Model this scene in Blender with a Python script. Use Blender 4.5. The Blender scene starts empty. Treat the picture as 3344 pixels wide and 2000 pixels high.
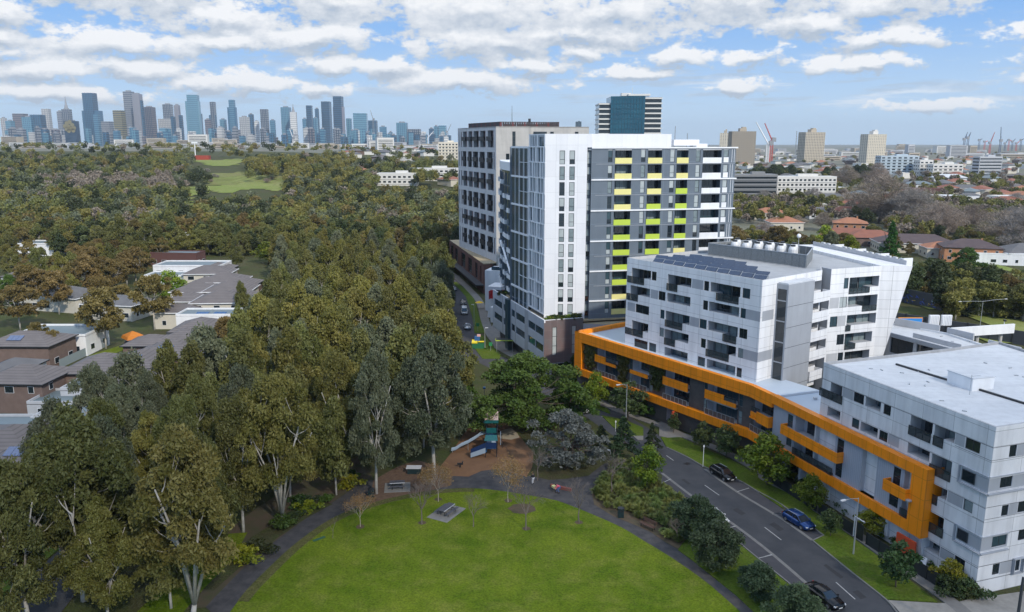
import bpy, bmesh, math, random
import numpy as np
from mathutils import Vector, Matrix
R=math.radians
scn=bpy.context.scene
COL=scn.collection
# ---------------------------------------------------------------- camera, sky, sun, exposure
CAMH=50.0; PITCH=R(11.6); FPX=2600.0
cam=bpy.data.cameras.new('camera'); camo=bpy.data.objects.new('camera',cam); COL.objects.link(camo)
camo.location=(0,0,CAMH); camo.rotation_euler=(R(90)-PITCH,0,0)
cam.sensor_width=36; cam.lens=FPX/3344*36; cam.clip_start=.5; cam.clip_end=60000
scn.camera=camo
SUN_EL=R(36); SUN_AZ=R(149)       # azimuth clockwise from +Y: the sun stands behind and to the right
sd=Vector((math.sin(SUN_AZ)*math.cos(SUN_EL),math.cos(SUN_AZ)*math.cos(SUN_EL),math.sin(SUN_EL)))
sl=bpy.data.lights.new('sun','SUN'); sl.energy=3.6; sl.angle=R(2.5); sl.color=(1,.93,.82)
so=bpy.data.objects.new('sun',sl); COL.objects.link(so); so.rotation_euler=(-sd).to_track_quat('-Z','Y').to_euler()
vs=scn.view_settings; vs.view_transform='Standard'; vs.look='None'; vs.exposure=0.08; vs.gamma=1; vs.use_curve_mapping=False
w=bpy.data.worlds.new('World'); scn.world=w; w.use_nodes=True
def sky_nodes():
    nt=w.node_tree; nt.nodes.clear(); N=nt.nodes.new; K=nt.links.new
    out=N('ShaderNodeOutputWorld'); bg=N('ShaderNodeBackground'); bg.inputs['Strength'].default_value=.12
    sky=N('ShaderNodeTexSky'); sky.sky_type='NISHITA'; sky.sun_disc=False; sky.sun_elevation=SUN_EL; sky.sun_rotation=SUN_AZ
    sky.altitude=50; sky.air_density=1.0; sky.dust_density=.6; sky.ozone_density=1.6
    tc=N('ShaderNodeTexCoord'); sx=N('ShaderNodeSeparateXYZ'); K(tc.outputs['Generated'],sx.inputs[0])
    def M(op,a,b=None,c=None,cl=False):
        m=N('ShaderNodeMath'); m.operation=op; m.use_clamp=cl
        for i,v in enumerate((a,b,c)):
            if v is None: continue
            if isinstance(v,(int,float)): m.inputs[i].default_value=v
            else: K(v,m.inputs[i])
        return m.outputs[0]
    def SS(x,lo,hi,a=0.,b=1.):
        m=N('ShaderNodeMapRange'); m.interpolation_type='SMOOTHSTEP'; K(x,m.inputs[0])
        for i,v in ((1,lo),(2,hi),(3,a),(4,b)): m.inputs[i].default_value=v
        return m.outputs[0]
    az=M('ARCTAN2',sx.outputs[0],sx.outputs[1]); el=M('ARCSINE',sx.outputs[2]); elp=M('MAXIMUM',el,0.0)
    e=M('ADD',elp,.05); u=M('DIVIDE',az,e); v=M('MULTIPLY',M('LOGARITHM',e,math.e),3.3)
    def noise(du,dv,su,sv,det,seed,rough=.55,dist=0.0):
        c=N('ShaderNodeCombineXYZ'); K(M('MULTIPLY',M('ADD',u,du),su),c.inputs[0]); K(M('MULTIPLY',M('ADD',v,dv),sv),c.inputs[1]); c.inputs[2].default_value=seed
        n=N('ShaderNodeTexNoise'); n.inputs['Scale'].default_value=1; n.inputs['Detail'].default_value=det
        n.inputs['Roughness'].default_value=rough; n.inputs['Distortion'].default_value=dist
        K(c.outputs[0],n.inputs['Vector']); return n.outputs[0]
    def dens(dv):
        big=noise(0,dv,.40,.55,1,CLOUD_SEED,.5); mid=noise(0,dv,1.5,2.0,2,CLOUD_SEED+3.3,.5); det=noise(0,dv,4.0,4.6,5,CLOUD_SEED+7.1,.6)
        return M('ADD',M('ADD',M('MULTIPLY',big,.42),M('MULTIPLY',mid,.36)),M('MULTIPLY',det,.22))
    # the banks of cumulus in view, each (azimuth, elevation, half width, half height) in milliradians; noise frays them
    BANKS=[(-620,158,62,26),(-552,130,48,18),(-472,164,60,26),(-395,160,75,24),(-322,138,92,20),(-235,120,92,17),(-205,163,105,26),(-45,152,148,30),(110,150,155,30),(265,158,138,28),(420,150,115,25),(75,128,140,14),
      (-57,114,80,24),(83,107,38,10),(-565,92,70,14),(-436,106,135,16),(-612,88,42,15),(-524,75,64,12),(-420,83,64,10),(-218,90,42,11),(197,99,44,11),(285,95,33,7),(420,112,68,9),(394,86,76,7),(-57,73,100,12),(-296,66,48,12),(-230,62,34,8),(-513,52,105,8),(-363,68,42,8),(586,86,48,9),(602,109,57,8),(590,68,48,9),(595,49,34,6),(264,65,38,5),(-612,60,48,9),(632,176,30,6),(150,82,60,5),(480,40,60,4),(-560,112,50,11),(-330,112,60,10),(-150,88,50,9),(-640,70,50,10),(30,92,50,9),(340,128,60,12),(0,118,60,12)]
    def pn(sa,se,det,seed,rough):
        c=N('ShaderNodeCombineXYZ'); K(M('MULTIPLY',az,sa),c.inputs[0]); K(M('MULTIPLY',el,se),c.inputs[1]); c.inputs[2].default_value=seed
        n=N('ShaderNodeTexNoise'); n.inputs['Scale'].default_value=1; n.inputs['Detail'].default_value=det; n.inputs['Roughness'].default_value=rough; K(c.outputs[0],n.inputs['Vector']); return n.outputs[0]
    nx=pn(17,26,4,1.5,.58); ny=pn(17,26,4,9.5,.58); fr=pn(34,62,5,5.5,.62)
    gx=M('ADD',az,M('MULTIPLY',M('SUBTRACT',nx,.5),M('MULTIPLY',e,.40))); gy=M('ADD',elp,M('MULTIPLY',M('SUBTRACT',ny,.5),M('MULTIPLY',e,.20)))
    def field(dy):
        c=N('ShaderNodeCombineXYZ'); K(gx,c.inputs[0]); K(M('ADD',gy,dy),c.inputs[1]); cur=None
        for (ca,ce,ra,re_) in BANKS:
            v_=N('ShaderNodeVectorMath'); v_.operation='MULTIPLY_ADD'; K(c.outputs[0],v_.inputs[0]); v_.inputs[1].default_value=(1000/(ra*1.12+9),1000/(re_*1.12+4.5),0); v_.inputs[2].default_value=(-ca/(ra*1.12+9),-ce/(re_*1.12+4.5),0)
            l_=N('ShaderNodeVectorMath'); l_.operation='LENGTH'; K(v_.outputs[0],l_.inputs[0])
            if cur is None: cur=l_.outputs['Value']
            else:
                q=N('ShaderNodeMath'); q.operation='SMOOTH_MIN'; q.inputs[2].default_value=.25; K(cur,q.inputs[0]); K(l_.outputs['Value'],q.inputs[1]); cur=q.outputs[0]
        return M('SUBTRACT',1.0,cur)
    f0=field(0.0); f1=field(.009)
    g0=M('SUBTRACT',dens(0.0),.49)
    hi=SS(elp,.175,.23)      # above the picture: a plain broken cloud deck
    ex=M('ADD',M('MULTIPLY',M('SUBTRACT',1.0,hi),M('ADD',M('MULTIPLY',f0,.20),M('ADD',M('MULTIPLY',M('SUBTRACT',fr,.5),.60),-.028))),M('MULTIPLY',hi,g0))
    mask=SS(ex,-.035,.065)
    slope=M('ADD',M('MULTIPLY',M('SUBTRACT',f0,f1),1.5),M('MULTIPLY',M('SUBTRACT',fr,.5),2.0))
    lit=M('ADD',.55,slope,cl=True)
    mixc=N('ShaderNodeMix'); mixc.data_type='RGBA'; K(lit,mixc.inputs[0])
    mixc.inputs[6].default_value=(3.8,4.4,5.2,1); mixc.inputs[7].default_value=(7.8,7.85,7.95,1)
    top=N('ShaderNodeVectorMath'); top.operation='SCALE'; K(mixc.outputs[2],top.inputs[0]); K(SS(el,.22,.9,1,1.75),top.inputs['Scale'])   # cloud overhead is brighter than cloud near the horizon
    hz=N('ShaderNodeMix'); hz.data_type='RGBA'; K(SS(elp,.0,.14,.95,.92),hz.inputs[0]); K(sky.outputs[0],hz.inputs[6])
    hb=N('ShaderNodeMix'); hb.data_type='RGBA'; K(SS(elp,0,.17),hb.inputs[0]); hb.inputs[6].default_value=(4.5,6.1,7.8,1); hb.inputs[7].default_value=(1.7,3.7,7.3,1); K(hb.outputs[2],hz.inputs[7])
    mx=N('ShaderNodeMix'); mx.data_type='RGBA'
    wisp=M('MULTIPLY',SS(pn(9,85,4,21.5,.6),.50,.66),SS(elp,.012,.05,0,.5)); wisp=M('MULTIPLY',wisp,SS(elp,.09,.13,1,.25))
    K(M('MAXIMUM',M('MULTIPLY',mask,SS(elp,.0,.05,.6,.97)),wisp),mx.inputs[0]); K(hz.outputs[2],mx.inputs[6]); K(top.outputs[0],mx.inputs[7])
    K(mx.outputs[2],bg.inputs['Color']); K(bg.outputs[0],out.inputs['Surface'])
CLOUD_SEED=4.7
sky_nodes()
# an unseen cloud added behind the camera to cast shade: its shadow lies over the lawn, the near street and the near block, the rest is sunlit
def added_shade_cloud():
    bm=bmesh.new(); bmesh.ops.create_icosphere(bm,subdivisions=5,radius=1.0)
    from mathutils import noise as mn
    for v in bm.verts:
        d=v.co.normalized(); k=1+.22*mn.noise(d*2.3)+.12*mn.noise(d*5.1+Vector((3,1,7))); v.co=Vector((d.x*k*205,d.y*k*92,max(d.z*k,-.35)*48))
    me=bpy.data.meshes.new('cloud'); bm.to_mesh(me); bm.free(); me.polygons.foreach_set('use_smooth',[True]*len(me.polygons)); o=bpy.data.objects.new('cloud',me); COL.objects.link(o)
    o.location=(sd.x/sd.z*760-5,sd.y/sd.z*760+32,760); m=bpy.data.materials.new('cloud white'); m.use_nodes=True; m.node_tree.nodes['Principled BSDF'].inputs['Base Color'].default_value=(.85,.86,.88,1); m.node_tree.nodes['Principled BSDF'].inputs['Roughness'].default_value=1; m.node_tree.nodes['Principled BSDF'].inputs['Alpha'].default_value=.30; me.materials.append(m)
    o['kind']='structure'; o['label']='unseen white cloud added overhead to shade the foreground'
added_shade_cloud()
# ---------------------------------------------------------------- where things stand: measured lines of sight turned into metres
_c,_s=math.cos(PITCH),math.sin(PITCH)
def ray(u,v):
    b=(v-1000)/FPX; return ((u-1672)/FPX,_c-b*_s,-_s-b*_c)
def sm(x,a,b):
    t=min(1,max(0,(x-a)/(b-a))); return t*t*(3-2*t)
def T(x,y):
    if y<290: return 0.0
    r=x/y; A=38-6*sm(r,-.34,-.12)-3*sm(r,-.12,-.03)-15*sm(r,-.01,.12)
    if y>1100: A=A+(32-A)*sm(y,1500,4500)*(1-sm(r,-.1,.1))
    return A*sm(y,300,1050)
def G(u,v,z=0.0):
    r=ray(u,v); t=(z-CAMH)/r[2]; return (r[0]*t,r[1]*t)
def GT(u,v,h=0.0):
    "ground point under full-size pixel u,v following the terrain"
    r=ray(u,v); t=60.0
    for i in range(4000):
        if CAMH+r[2]*t<=T(r[0]*t,r[1]*t)+h: break
        t*=1.003
    return (r[0]*t,r[1]*t,T(r[0]*t,r[1]*t))
def D(x,y): return (x*1.3478,y*1.3478)
def crop(x0,y0,sc): return lambda X,Y:(x0+X/sc,y0+Y/sc)
M1=crop(1850,750,2.0683); M2=crop(2500,900,2.4728); M3=crop(2500,1300,2.1197); M4=crop(1700,1300,2.12); M5=crop(700,1300,2.12)
R4=crop(1400,380,1.8552); Z3=crop(1880,450,3.709); Z4=crop(1850,1050,3.297); Z5=crop(2550,1350,2.968); Z6=crop(2900,1400,2.65)
L3=crop(900,700,2.12); L4=crop(1400,750,2.9675); S1=crop(0,200,2.0683); S2=crop(1100,250,2.2564); S3=crop(2200,350,2.1696); ZP=crop(1400,1200,2.968)
def project(x,y,z):
    d=y*_c+(CAMH-z)*_s; return (1672+FPX*x/d,1000+FPX*((CAMH-z)*_c-y*_s)/d)
def inpoly(px,py,P):
    c=False; j=len(P)-1
    for i in range(len(P)):
        if (P[i][1]>py)!=(P[j][1]>py) and px<(P[j][0]-P[i][0])*(py-P[i][1])/(P[j][1]-P[i][1])+P[i][0]: c=not c
        j=i
    return c
# ---------------------------------------------------------------- objects
def tag(o,label=None,cat=None,group=None,kind=None):
    if label: o['label']=label
    if cat: o['category']=cat
    if group: o['group']=group
    if kind: o['kind']=kind
    return o
def root(name,loc,label,cat,group=None,rz=0):
    o=bpy.data.objects.new(name,None); COL.objects.link(o); o.location=loc; o.rotation_euler=(0,0,rz); o.empty_display_size=.5
    return tag(o,label,cat,group)
class MB:
    def __init__(s): s.v=[];s.f=[];s.m=[];s.uv=[]
    def quad(s,p,m=0,uv=None):
        i=len(s.v); s.v+= [tuple(q) for q in p]; s.f.append(tuple(range(i,i+len(p)))); s.m.append(m); s.uv.append(uv)
    def box8(s,P,m=0):
        "P: 4 bottom (ccw from above) + 4 top"
        i=len(s.v); s.v+=[tuple(q) for q in P]
        for f in ((3,2,1,0),(4,5,6,7),(0,1,5,4),(1,2,6,5),(2,3,7,6),(3,0,4,7)):
            s.f.append(tuple(i+k for k in f)); s.m.append(m); s.uv.append(None)
    def box(s,c,d,m=0,rz=0,rx=0):
        hx,hy,hz=d[0]/2,d[1]/2,d[2]/2; cz,sz=math.cos(rz),math.sin(rz); cx,sx=math.cos(rx),math.sin(rx); P=[]
        for z in (-hz,hz):
            for x,y in ((-hx,-hy),(hx,-hy),(hx,hy),(-hx,hy)):
                y2,z2=y*cx-z*sx,y*sx+z*cx
                P.append((c[0]+x*cz-y2*sz,c[1]+x*sz+y2*cz,c[2]+z2))
        s.box8(P,m)
    def prism(s,poly,z0,z1,m=0,mt=None,bottom=True):
        a=sum(poly[i-1][0]*poly[i][1]-poly[i][0]*poly[i-1][1] for i in range(len(poly)))
        if a<0: poly=poly[::-1]
        n=len(poly); i=len(s.v); s.v+=[(p[0],p[1],z0) for p in poly]+[(p[0],p[1],z1) for p in poly]
        s.f.append(tuple(range(i+n,i+2*n))); s.m.append(m if mt is None else mt); s.uv.append(None)
        if bottom: s.f.append(tuple(range(i+n-1,i-1,-1))); s.m.append(m); s.uv.append(None)
        for k in range(n):
            j=(k+1)%n; s.f.append((i+k,i+j,i+n+j,i+n+k)); s.m.append(m); s.uv.append(None)
    def tube(s,P,rad,n=6,m=0,cap=True):
        P=[Vector(p) for p in P]; rings=[]
        for k,p in enumerate(P):
            d=(P[min(k+1,len(P)-1)]-P[max(k-1,0)]).normalized(); a=d.cross(Vector((0,0,1)) if abs(d.z)<.9 else Vector((1,0,0))).normalized(); b=d.cross(a)
            r=rad[k] if isinstance(rad,(list,tuple)) else rad; i=len(s.v)
            s.v+=[tuple(p+a*(r*math.cos(2*math.pi*q/n))+b*(r*math.sin(2*math.pi*q/n))) for q in range(n)]; rings.append(i)
        for k in range(len(P)-1):
            for q in range(n):
                s.f.append((rings[k]+q,rings[k+1]+q,rings[k+1]+(q+1)%n,rings[k]+(q+1)%n)); s.m.append(m); s.uv.append(None)
        if cap:
            s.f.append(tuple(rings[0]+q for q in range(n))); s.m.append(m); s.uv.append(None)
            s.f.append(tuple(rings[-1]+q for q in range(n-1,-1,-1))); s.m.append(m); s.uv.append(None)
    def build(s,name,mats,parent=None,smooth=False,org=None,fixn=True):
        if not s.f: return None
        if not isinstance(mats,(list,tuple)): mats=[mats]
        o3=org if org is not None else (tuple(parent_world(parent)) if parent else (0,0,0))
        me=bpy.data.meshes.new(name)
        me.from_pydata([(v[0]-o3[0],v[1]-o3[1],v[2]-o3[2]) for v in s.v],[],s.f)
        for m_ in mats: me.materials.append(m_)
        me.polygons.foreach_set('material_index',s.m)
        if any(u is not None for u in s.uv) or any('seamed' in m_ for m_ in mats):
            ul=me.uv_layers.new(name='UVMap'); dat=ul.data; k=0
            for f,u in zip(s.f,s.uv):
                if u is None:
                    P_=[Vector(s.v[q]) for q in f]; n_=(P_[1]-P_[0]).cross(P_[2]-P_[0]); fl_=abs(n_.z)>.7*n_.length
                    u=[((p.x,p.y) if fl_ else (p.x*.72+p.y*.69,p.z)) for p in P_]
                for q in range(len(f)): dat[k].uv=u[q]; k+=1
        if fixn:
            bm=bmesh.new(); bm.from_mesh(me); bmesh.ops.recalc_face_normals(bm,faces=bm.faces); bm.to_mesh(me); bm.free()
        if smooth: me.polygons.foreach_set('use_smooth',[True]*len(me.polygons))
        me.update(); o=bpy.data.objects.new(name,me); COL.objects.link(o)
        if parent: o.parent=parent
        return o
def parent_world(p):
    v=Vector((0,0,0))
    while p: v=v+p.location; p=p.parent
    return v
def dup(r,loc,rz=0,label=None,group=None,sc=1.0,cat=None):
    n=r.copy(); COL.objects.link(n); n.location=loc; n.rotation_euler=(0,0,rz); n.scale=(sc,sc,sc) if not isinstance(sc,tuple) else sc
    if label: n['label']=label
    if group: n['group']=group
    if cat: n['category']=cat
    for c in r.children:
        k=c.copy(); COL.objects.link(k); k.parent=n
        for g in c.children:
            q=g.copy(); COL.objects.link(q); q.parent=k
    return n
# ---------------------------------------------------------------- materials
_mats={}
def mat(name,col,rough=.7,col2=None,ns=3.0,amt=1.0,seam=None,seamcol=None,bump=0.0,metal=0.0,spec=.5,coords='Object',det=4,trans=0.0,tile=None,dirt=0.0,emit=None,alpha=1.0):
    """principled + noise variation between col and col2; seam=(w,h,width) panel joints in UV metres; dirt = streaks"""
    if name in _mats: return _mats[name]
    m=bpy.data.materials.new(name); m.use_nodes=True; nt=m.node_tree; b=nt.nodes['Principled BSDF']; N=nt.nodes.new; K=nt.links.new
    b.inputs['Roughness'].default_value=rough; b.inputs['Metallic'].default_value=metal; b.inputs['Specular IOR Level'].default_value=spec
    if alpha<1: b.inputs['Alpha'].default_value=alpha
    c4=tuple(col)+(1,); b.inputs['Base Color'].default_value=c4
    tc=N('ShaderNodeTexCoord'); cur=None
    def mixc(f,a,bb,mode='MIX'):
        x=N('ShaderNodeMix'); x.data_type='RGBA'; x.blend_type=mode
        if isinstance(f,(int,float)): x.inputs[0].default_value=f
        else: K(f,x.inputs[0])
        for i,q in ((6,a),(7,bb)):
            if isinstance(q,tuple): x.inputs[i].default_value=q
            else: K(q,x.inputs[i])
        return x.outputs[2]
    if col2 is not None:
        n=N('ShaderNodeTexNoise'); n.inputs['Scale'].default_value=1.0/ns; n.inputs['Detail'].default_value=det; n.inputs['Roughness'].default_value=.6
        K(tc.outputs[coords],n.inputs['Vector'])
        mr=N('ShaderNodeMapRange'); K(n.outputs[0],mr.inputs[0]); mr.inputs[1].default_value=.5-.2/amt; mr.inputs[2].default_value=.5+.2/amt
        cur=mixc(mr.outputs[0],c4,tuple(col2)+(1,))
        if bump:
            bp=N('ShaderNodeBump'); bp.inputs['Strength'].default_value=bump; bp.inputs['Distance'].default_value=.1; K(n.outputs[0],bp.inputs['Height']); K(bp.outputs[0],b.inputs['Normal'])
    if seam:
        m['seamed']=1
        br=N('ShaderNodeTexBrick'); br.offset=seam[3] if len(seam)>3 else 0.0; br.inputs['Scale'].default_value=1.0; br.inputs['Brick Width'].default_value=seam[0]; br.inputs['Row Height'].default_value=seam[1]
        br.inputs['Mortar Size'].default_value=seam[2]; br.inputs['Mortar Smooth'].default_value=.1; br.inputs['Bias'].default_value=0
        br.inputs['Color1'].default_value=(1,1,1,1); br.inputs['Color2'].default_value=(.93,.93,.94,1)
        sc_=seamcol or .45; br.inputs['Mortar'].default_value=(sc_,sc_,sc_,1)
        K(tc.outputs['UV'],br.inputs['Vector'])
        cur=mixc(1.0,cur if cur is not None else c4,br.outputs[0],'MULTIPLY')
    if dirt:
        n=N('ShaderNodeTexNoise'); mp=N('ShaderNodeMapping'); K(tc.outputs[coords],mp.inputs[0]); mp.inputs['Scale'].default_value=(1.1,1.1,.12)
        K(mp.outputs[0],n.inputs['Vector']); n.inputs['Detail'].default_value=6; n.inputs['Scale'].default_value=.9
        mr=N('ShaderNodeMapRange'); K(n.outputs[0],mr.inputs[0]); mr.inputs[1].default_value=.42; mr.inputs[2].default_value=.75; mr.inputs[3].default_value=1; mr.inputs[4].default_value=1-dirt
        cb=N('ShaderNodeCombineXYZ'); 
        for i in range(3): K(mr.outputs[0],cb.inputs[i])
        cur=mixc(1.0,cur if cur is not None else c4,cb.outputs[0],'MULTIPLY')
    if cur is not None: K(cur,b.inputs['Base Color'])
    if emit: b.inputs['Emission Color'].default_value=tuple(emit)+(1,); b.inputs['Emission Strength'].default_value=1
    _mats[name]=m; return m
def grassmat(name,a,b_,c,s1=9,s2=1.2):
    if name in _mats: return _mats[name]
    m=bpy.data.materials.new(name); m.use_nodes=True; nt=m.node_tree; b=nt.nodes['Principled BSDF']; N=nt.nodes.new; K=nt.links.new
    b.inputs['Roughness'].default_value=.9; b.inputs['Specular IOR Level'].default_value=.15
    tc=N('ShaderNodeTexCoord')
    def nz(s,d,dist=0):
        n=N('ShaderNodeTexNoise'); n.inputs['Scale'].default_value=1/s; n.inputs['Detail'].default_value=d; n.inputs['Roughness'].default_value=.65; n.inputs['Distortion'].default_value=dist; K(tc.outputs['Object'],n.inputs['Vector']); return n.outputs[0]
    def mr(x,lo,hi):
        q=N('ShaderNodeMapRange'); K(x,q.inputs[0]); q.inputs[1].default_value=lo; q.inputs[2].default_value=hi; return q.outputs[0]
    def mx(f,A,B):
        x=N('ShaderNodeMix'); x.data_type='RGBA'; K(f,x.inputs[0])
        for i,q in ((6,A),(7,B)):
            if isinstance(q,tuple): x.inputs[i].default_value=q+(1,)
            else: K(q,x.inputs[i])
        return x.outputs[2]
    big=nz(s1,5,.5); fine=nz(s2,6); vf=nz(.22,3)
    c1=mx(mr(big,.36,.64),a,b_); c2=mx(mr(fine,.48,.78),c1,c)
    hs=N('ShaderNodeHueSaturation'); K(c2,hs.inputs['Color']); v=N('ShaderNodeMapRange'); K(vf,v.inputs[0]); v.inputs[1].default_value=.3; v.inputs[2].default_value=.7; v.inputs[3].default_value=.62; v.inputs[4].default_value=1.4; K(v.outputs[0],hs.inputs['Value'])
    K(hs.outputs[0],b.inputs['Base Color'])
    bp=N('ShaderNodeBump'); bp.inputs['Strength'].default_value=.5; bp.inputs['Distance'].default_value=.12; K(vf,bp.inputs['Height']); K(bp.outputs[0],b.inputs['Normal'])
    _mats[name]=m; return m
def leafmat(name,a,b_,trans=.22,hv=.035,vv=.35):
    "foliage: colour between a and b_ by the clump's own tint, each plant a little different"
    if name in _mats: return _mats[name]
    m=bpy.data.materials.new(name); m.use_nodes=True; nt=m.node_tree; nt.nodes.clear(); N=nt.nodes.new; K=nt.links.new
    out=N('ShaderNodeOutputMaterial'); at=N('ShaderNodeAttribute'); at.attribute_name='tint'; oi=N('ShaderNodeObjectInfo')
    mx=N('ShaderNodeMix'); mx.data_type='RGBA'; K(at.outputs['Fac'],mx.inputs[0]); mx.inputs[6].default_value=tuple(a)+(1,); mx.inputs[7].default_value=tuple(b_)+(1,)
    hs=N('ShaderNodeHueSaturation'); K(mx.outputs[2],hs.inputs['Color'])
    def mr(lo,hi,src):
        q=N('ShaderNodeMapRange'); K(src,q.inputs[0]); q.inputs[3].default_value=lo; q.inputs[4].default_value=hi; return q.outputs[0]
    K(mr(.5-hv,.5+hv,oi.outputs['Random']),hs.inputs['Hue'])
    m2=N('ShaderNodeMath'); m2.operation='FRACT'; m3=N('ShaderNodeMath'); m3.operation='MULTIPLY'; K(oi.outputs['Random'],m3.inputs[0]); m3.inputs[1].default_value=17.3; K(m3.outputs[0],m2.inputs[0])
    K(mr(1-vv,1+vv,m2.outputs[0]),hs.inputs['Value'])
    d=N('ShaderNodeBsdfPrincipled'); d.inputs['Roughness'].default_value=.55; d.inputs['Specular IOR Level'].default_value=.3; t=N('ShaderNodeBsdfTranslucent'); ms=N('ShaderNodeMixShader'); ms.inputs[0].default_value=trans
    K(hs.outputs[0],d.inputs['Base Color']); K(hs.outputs[0],t.inputs['Color']); K(d.outputs[0],ms.inputs[1]); K(t.outputs[0],ms.inputs[2]); K(ms.outputs[0],out.inputs['Surface'])
    _mats[name]=m; return m
WHITE=mat('white panel cladding',(.82,.82,.82),.45,(.76,.765,.775),3,seam=(3.1,1.72,.03),seamcol=.55,dirt=.16)
WHITEP=mat('white render',(.76,.77,.78),.5,(.70,.71,.73),4,dirt=.12)
WHITEN=mat('white precast panel',(.74,.74,.75),.5,(.66,.67,.69),2,seam=(4.4,1.77,.03),seamcol=.5,dirt=.24)
GREYP=mat('grey cladding',(.36,.38,.41),.5,(.33,.345,.375),3,dirt=.1)
GREYL=mat('light grey cladding',(.47,.48,.50),.5,(.43,.44,.46),3,dirt=.1)
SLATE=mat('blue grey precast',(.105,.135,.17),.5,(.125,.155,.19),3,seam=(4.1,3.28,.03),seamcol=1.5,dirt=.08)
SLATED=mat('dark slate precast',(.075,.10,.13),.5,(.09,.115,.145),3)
CONC=mat('raw concrete',(.47,.455,.43),.8,(.41,.40,.38),2.5,seam=(3.4,3.3,.02),seamcol=.8,dirt=.15)
CONCB=mat('side wall concrete',(.56,.55,.54),.8,(.50,.49,.49),2.5,dirt=.12)
ORANGE=mat('orange panel',(.94,.275,.002),.5,(.88,.255,.002),2,seam=(1.35,2.6,.05),seamcol=.72,dirt=.18)
ORANGER=mat('orange red wall',(.55,.07,.02),.6)
LIMEY=mat('pale yellow balustrade',(.72,.66,.26),.4,(.68,.62,.24),2)
LIME=mat('lime green balustrade',(.46,.58,.06),.4,(.42,.54,.06),2)
BRICKD=mat('charcoal brick',(.055,.05,.05),.85,(.085,.075,.07),1.0)
BROWNP=mat('rusty brown panel',(.16,.105,.10),.55,(.12,.12,.125),3.5,seam=(1.55,2.05,.02),seamcol=1.6,dirt=.2)
BROWNB=mat('red brown brick',(.15,.06,.045),.85,(.10,.045,.035),1.5,dirt=.15)
STRIP=mat('silver ribbed cladding',(.50,.53,.57),.4,(.44,.47,.52),2,seam=(.42,50,.03),seamcol=.72)
RIB=mat('blue grey ribbed sheet',(.36,.39,.45),.45,(.33,.36,.42),2,seam=(.34,60,.03),seamcol=.72)
ROOFP=mat('pale membrane roof',(.60,.62,.64),.6,(.52,.54,.56),6,dirt=.12,seam=(90,1.1,.03),seamcol=.86); ROOFM=mat('grey membrane roof',(.40,.415,.43),.7,(.34,.355,.37),4,dirt=.15,seam=(90,1.6,.03),seamcol=.85)
ROOFB=mat('pale metal roof',(.50,.56,.62),.5,(.44,.50,.56),5)
GRAVEL=mat('gravel roof',(.42,.34,.22),.9,(.30,.24,.15),.5)
GL=[mat('dark window glass',(.012,.02,.027),.06,spec=.7),mat('teal window glass',(.03,.06,.075),.08,spec=.7),mat('curtained glass',(.22,.27,.28),.25,(.14,.18,.19),.8),mat('blind behind glass',(.42,.46,.46),.3,(.34,.38,.385),1.2)]
GLB=mat('blue curtain wall glass',(.045,.085,.115),.07,(.02,.04,.06),4,spec=.8)
FRAMED=mat('dark window frame',(.04,.045,.05),.4); FRAMEW=mat('pale window frame',(.62,.63,.64),.4)
BALG=mat('smoked balcony glass',(.03,.045,.05),.08,(.05,.07,.075),1.0,spec=.5,alpha=.5)
STEEL=mat('galvanised steel',(.42,.44,.46),.4,(.36,.38,.40),1,metal=.4); DARKM=mat('black metal',(.02,.022,.025),.45)
ASPH=mat('asphalt',(.034,.037,.044),.9,(.054,.056,.062),3.2,amt=1.2,bump=.15,det=8); ASPHP=mat('old path asphalt',(.040,.038,.041),.92,(.076,.070,.068),1.3,amt=1.3,det=8)
ASPHB=mat('parking asphalt',(.042,.042,.050),.9,(.058,.057,.063),1.4,det=8)
CONCF=mat('footpath concrete',(.20,.19,.175),.85,(.15,.14,.13),1.2,det=8); KERB=mat('kerb concrete',(.19,.185,.175),.85,(.14,.135,.13),.8)
PAINT=mat('road paint',(.42,.42,.41),.7,(.25,.25,.25),.4)
# ---------------------------------------------------------------- facade kit
rnd=random.Random(7)
class Fac:
    "a straight wall from p0 (left) to p1 (right) seen from outside; local coordinates s along, z up, n outwards"
    def __init__(s,p0,p1):
        s.p0=p0; dx,dy=p1[0]-p0[0],p1[1]-p0[1]; s.L=math.hypot(dx,dy); s.t=(dx/s.L,dy/s.L); s.n=(s.t[1],-s.t[0]); s.ang=math.atan2(dy,dx)
    def P(s,a,z,n=0.0): return (s.p0[0]+s.t[0]*a+s.n[0]*n,s.p0[1]+s.t[1]*a+s.n[1]*n,z)
    def W(s,q):
        r=ray(*q); dx,dy=s.t; det=r[0]*(-dy)+r[1]*dx; t=(s.p0[0]*(-dy)+s.p0[1]*dx)/det
        return ((t*r[0]-s.p0[0])*dx+(t*r[1]-s.p0[1])*dy, CAMH+r[2]*t)
    def box(s,mb,a0,a1,z0,z1,n0,n1,m=0):
        mb.box8([s.P(a0,z0,n1),s.P(a1,z0,n1),s.P(a1,z0,n0),s.P(a0,z0,n0),s.P(a0,z1,n1),s.P(a1,z1,n1),s.P(a1,z1,n0),s.P(a0,z1,n0)],m)
        # uv on the outward face only
        mb.uv[-4]=[(a0,z0),(a1,z0),(a1,z1),(a0,z1)]
    def face(s,mb,a0,a1,z0,z1,n=0.0,m=0):
        mb.quad([s.P(a0,z0,n),s.P(a1,z0,n),s.P(a1,z1,n),s.P(a0,z1,n)],m,[(a0,z0),(a1,z0),(a1,z1),(a0,z1)])
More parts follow.
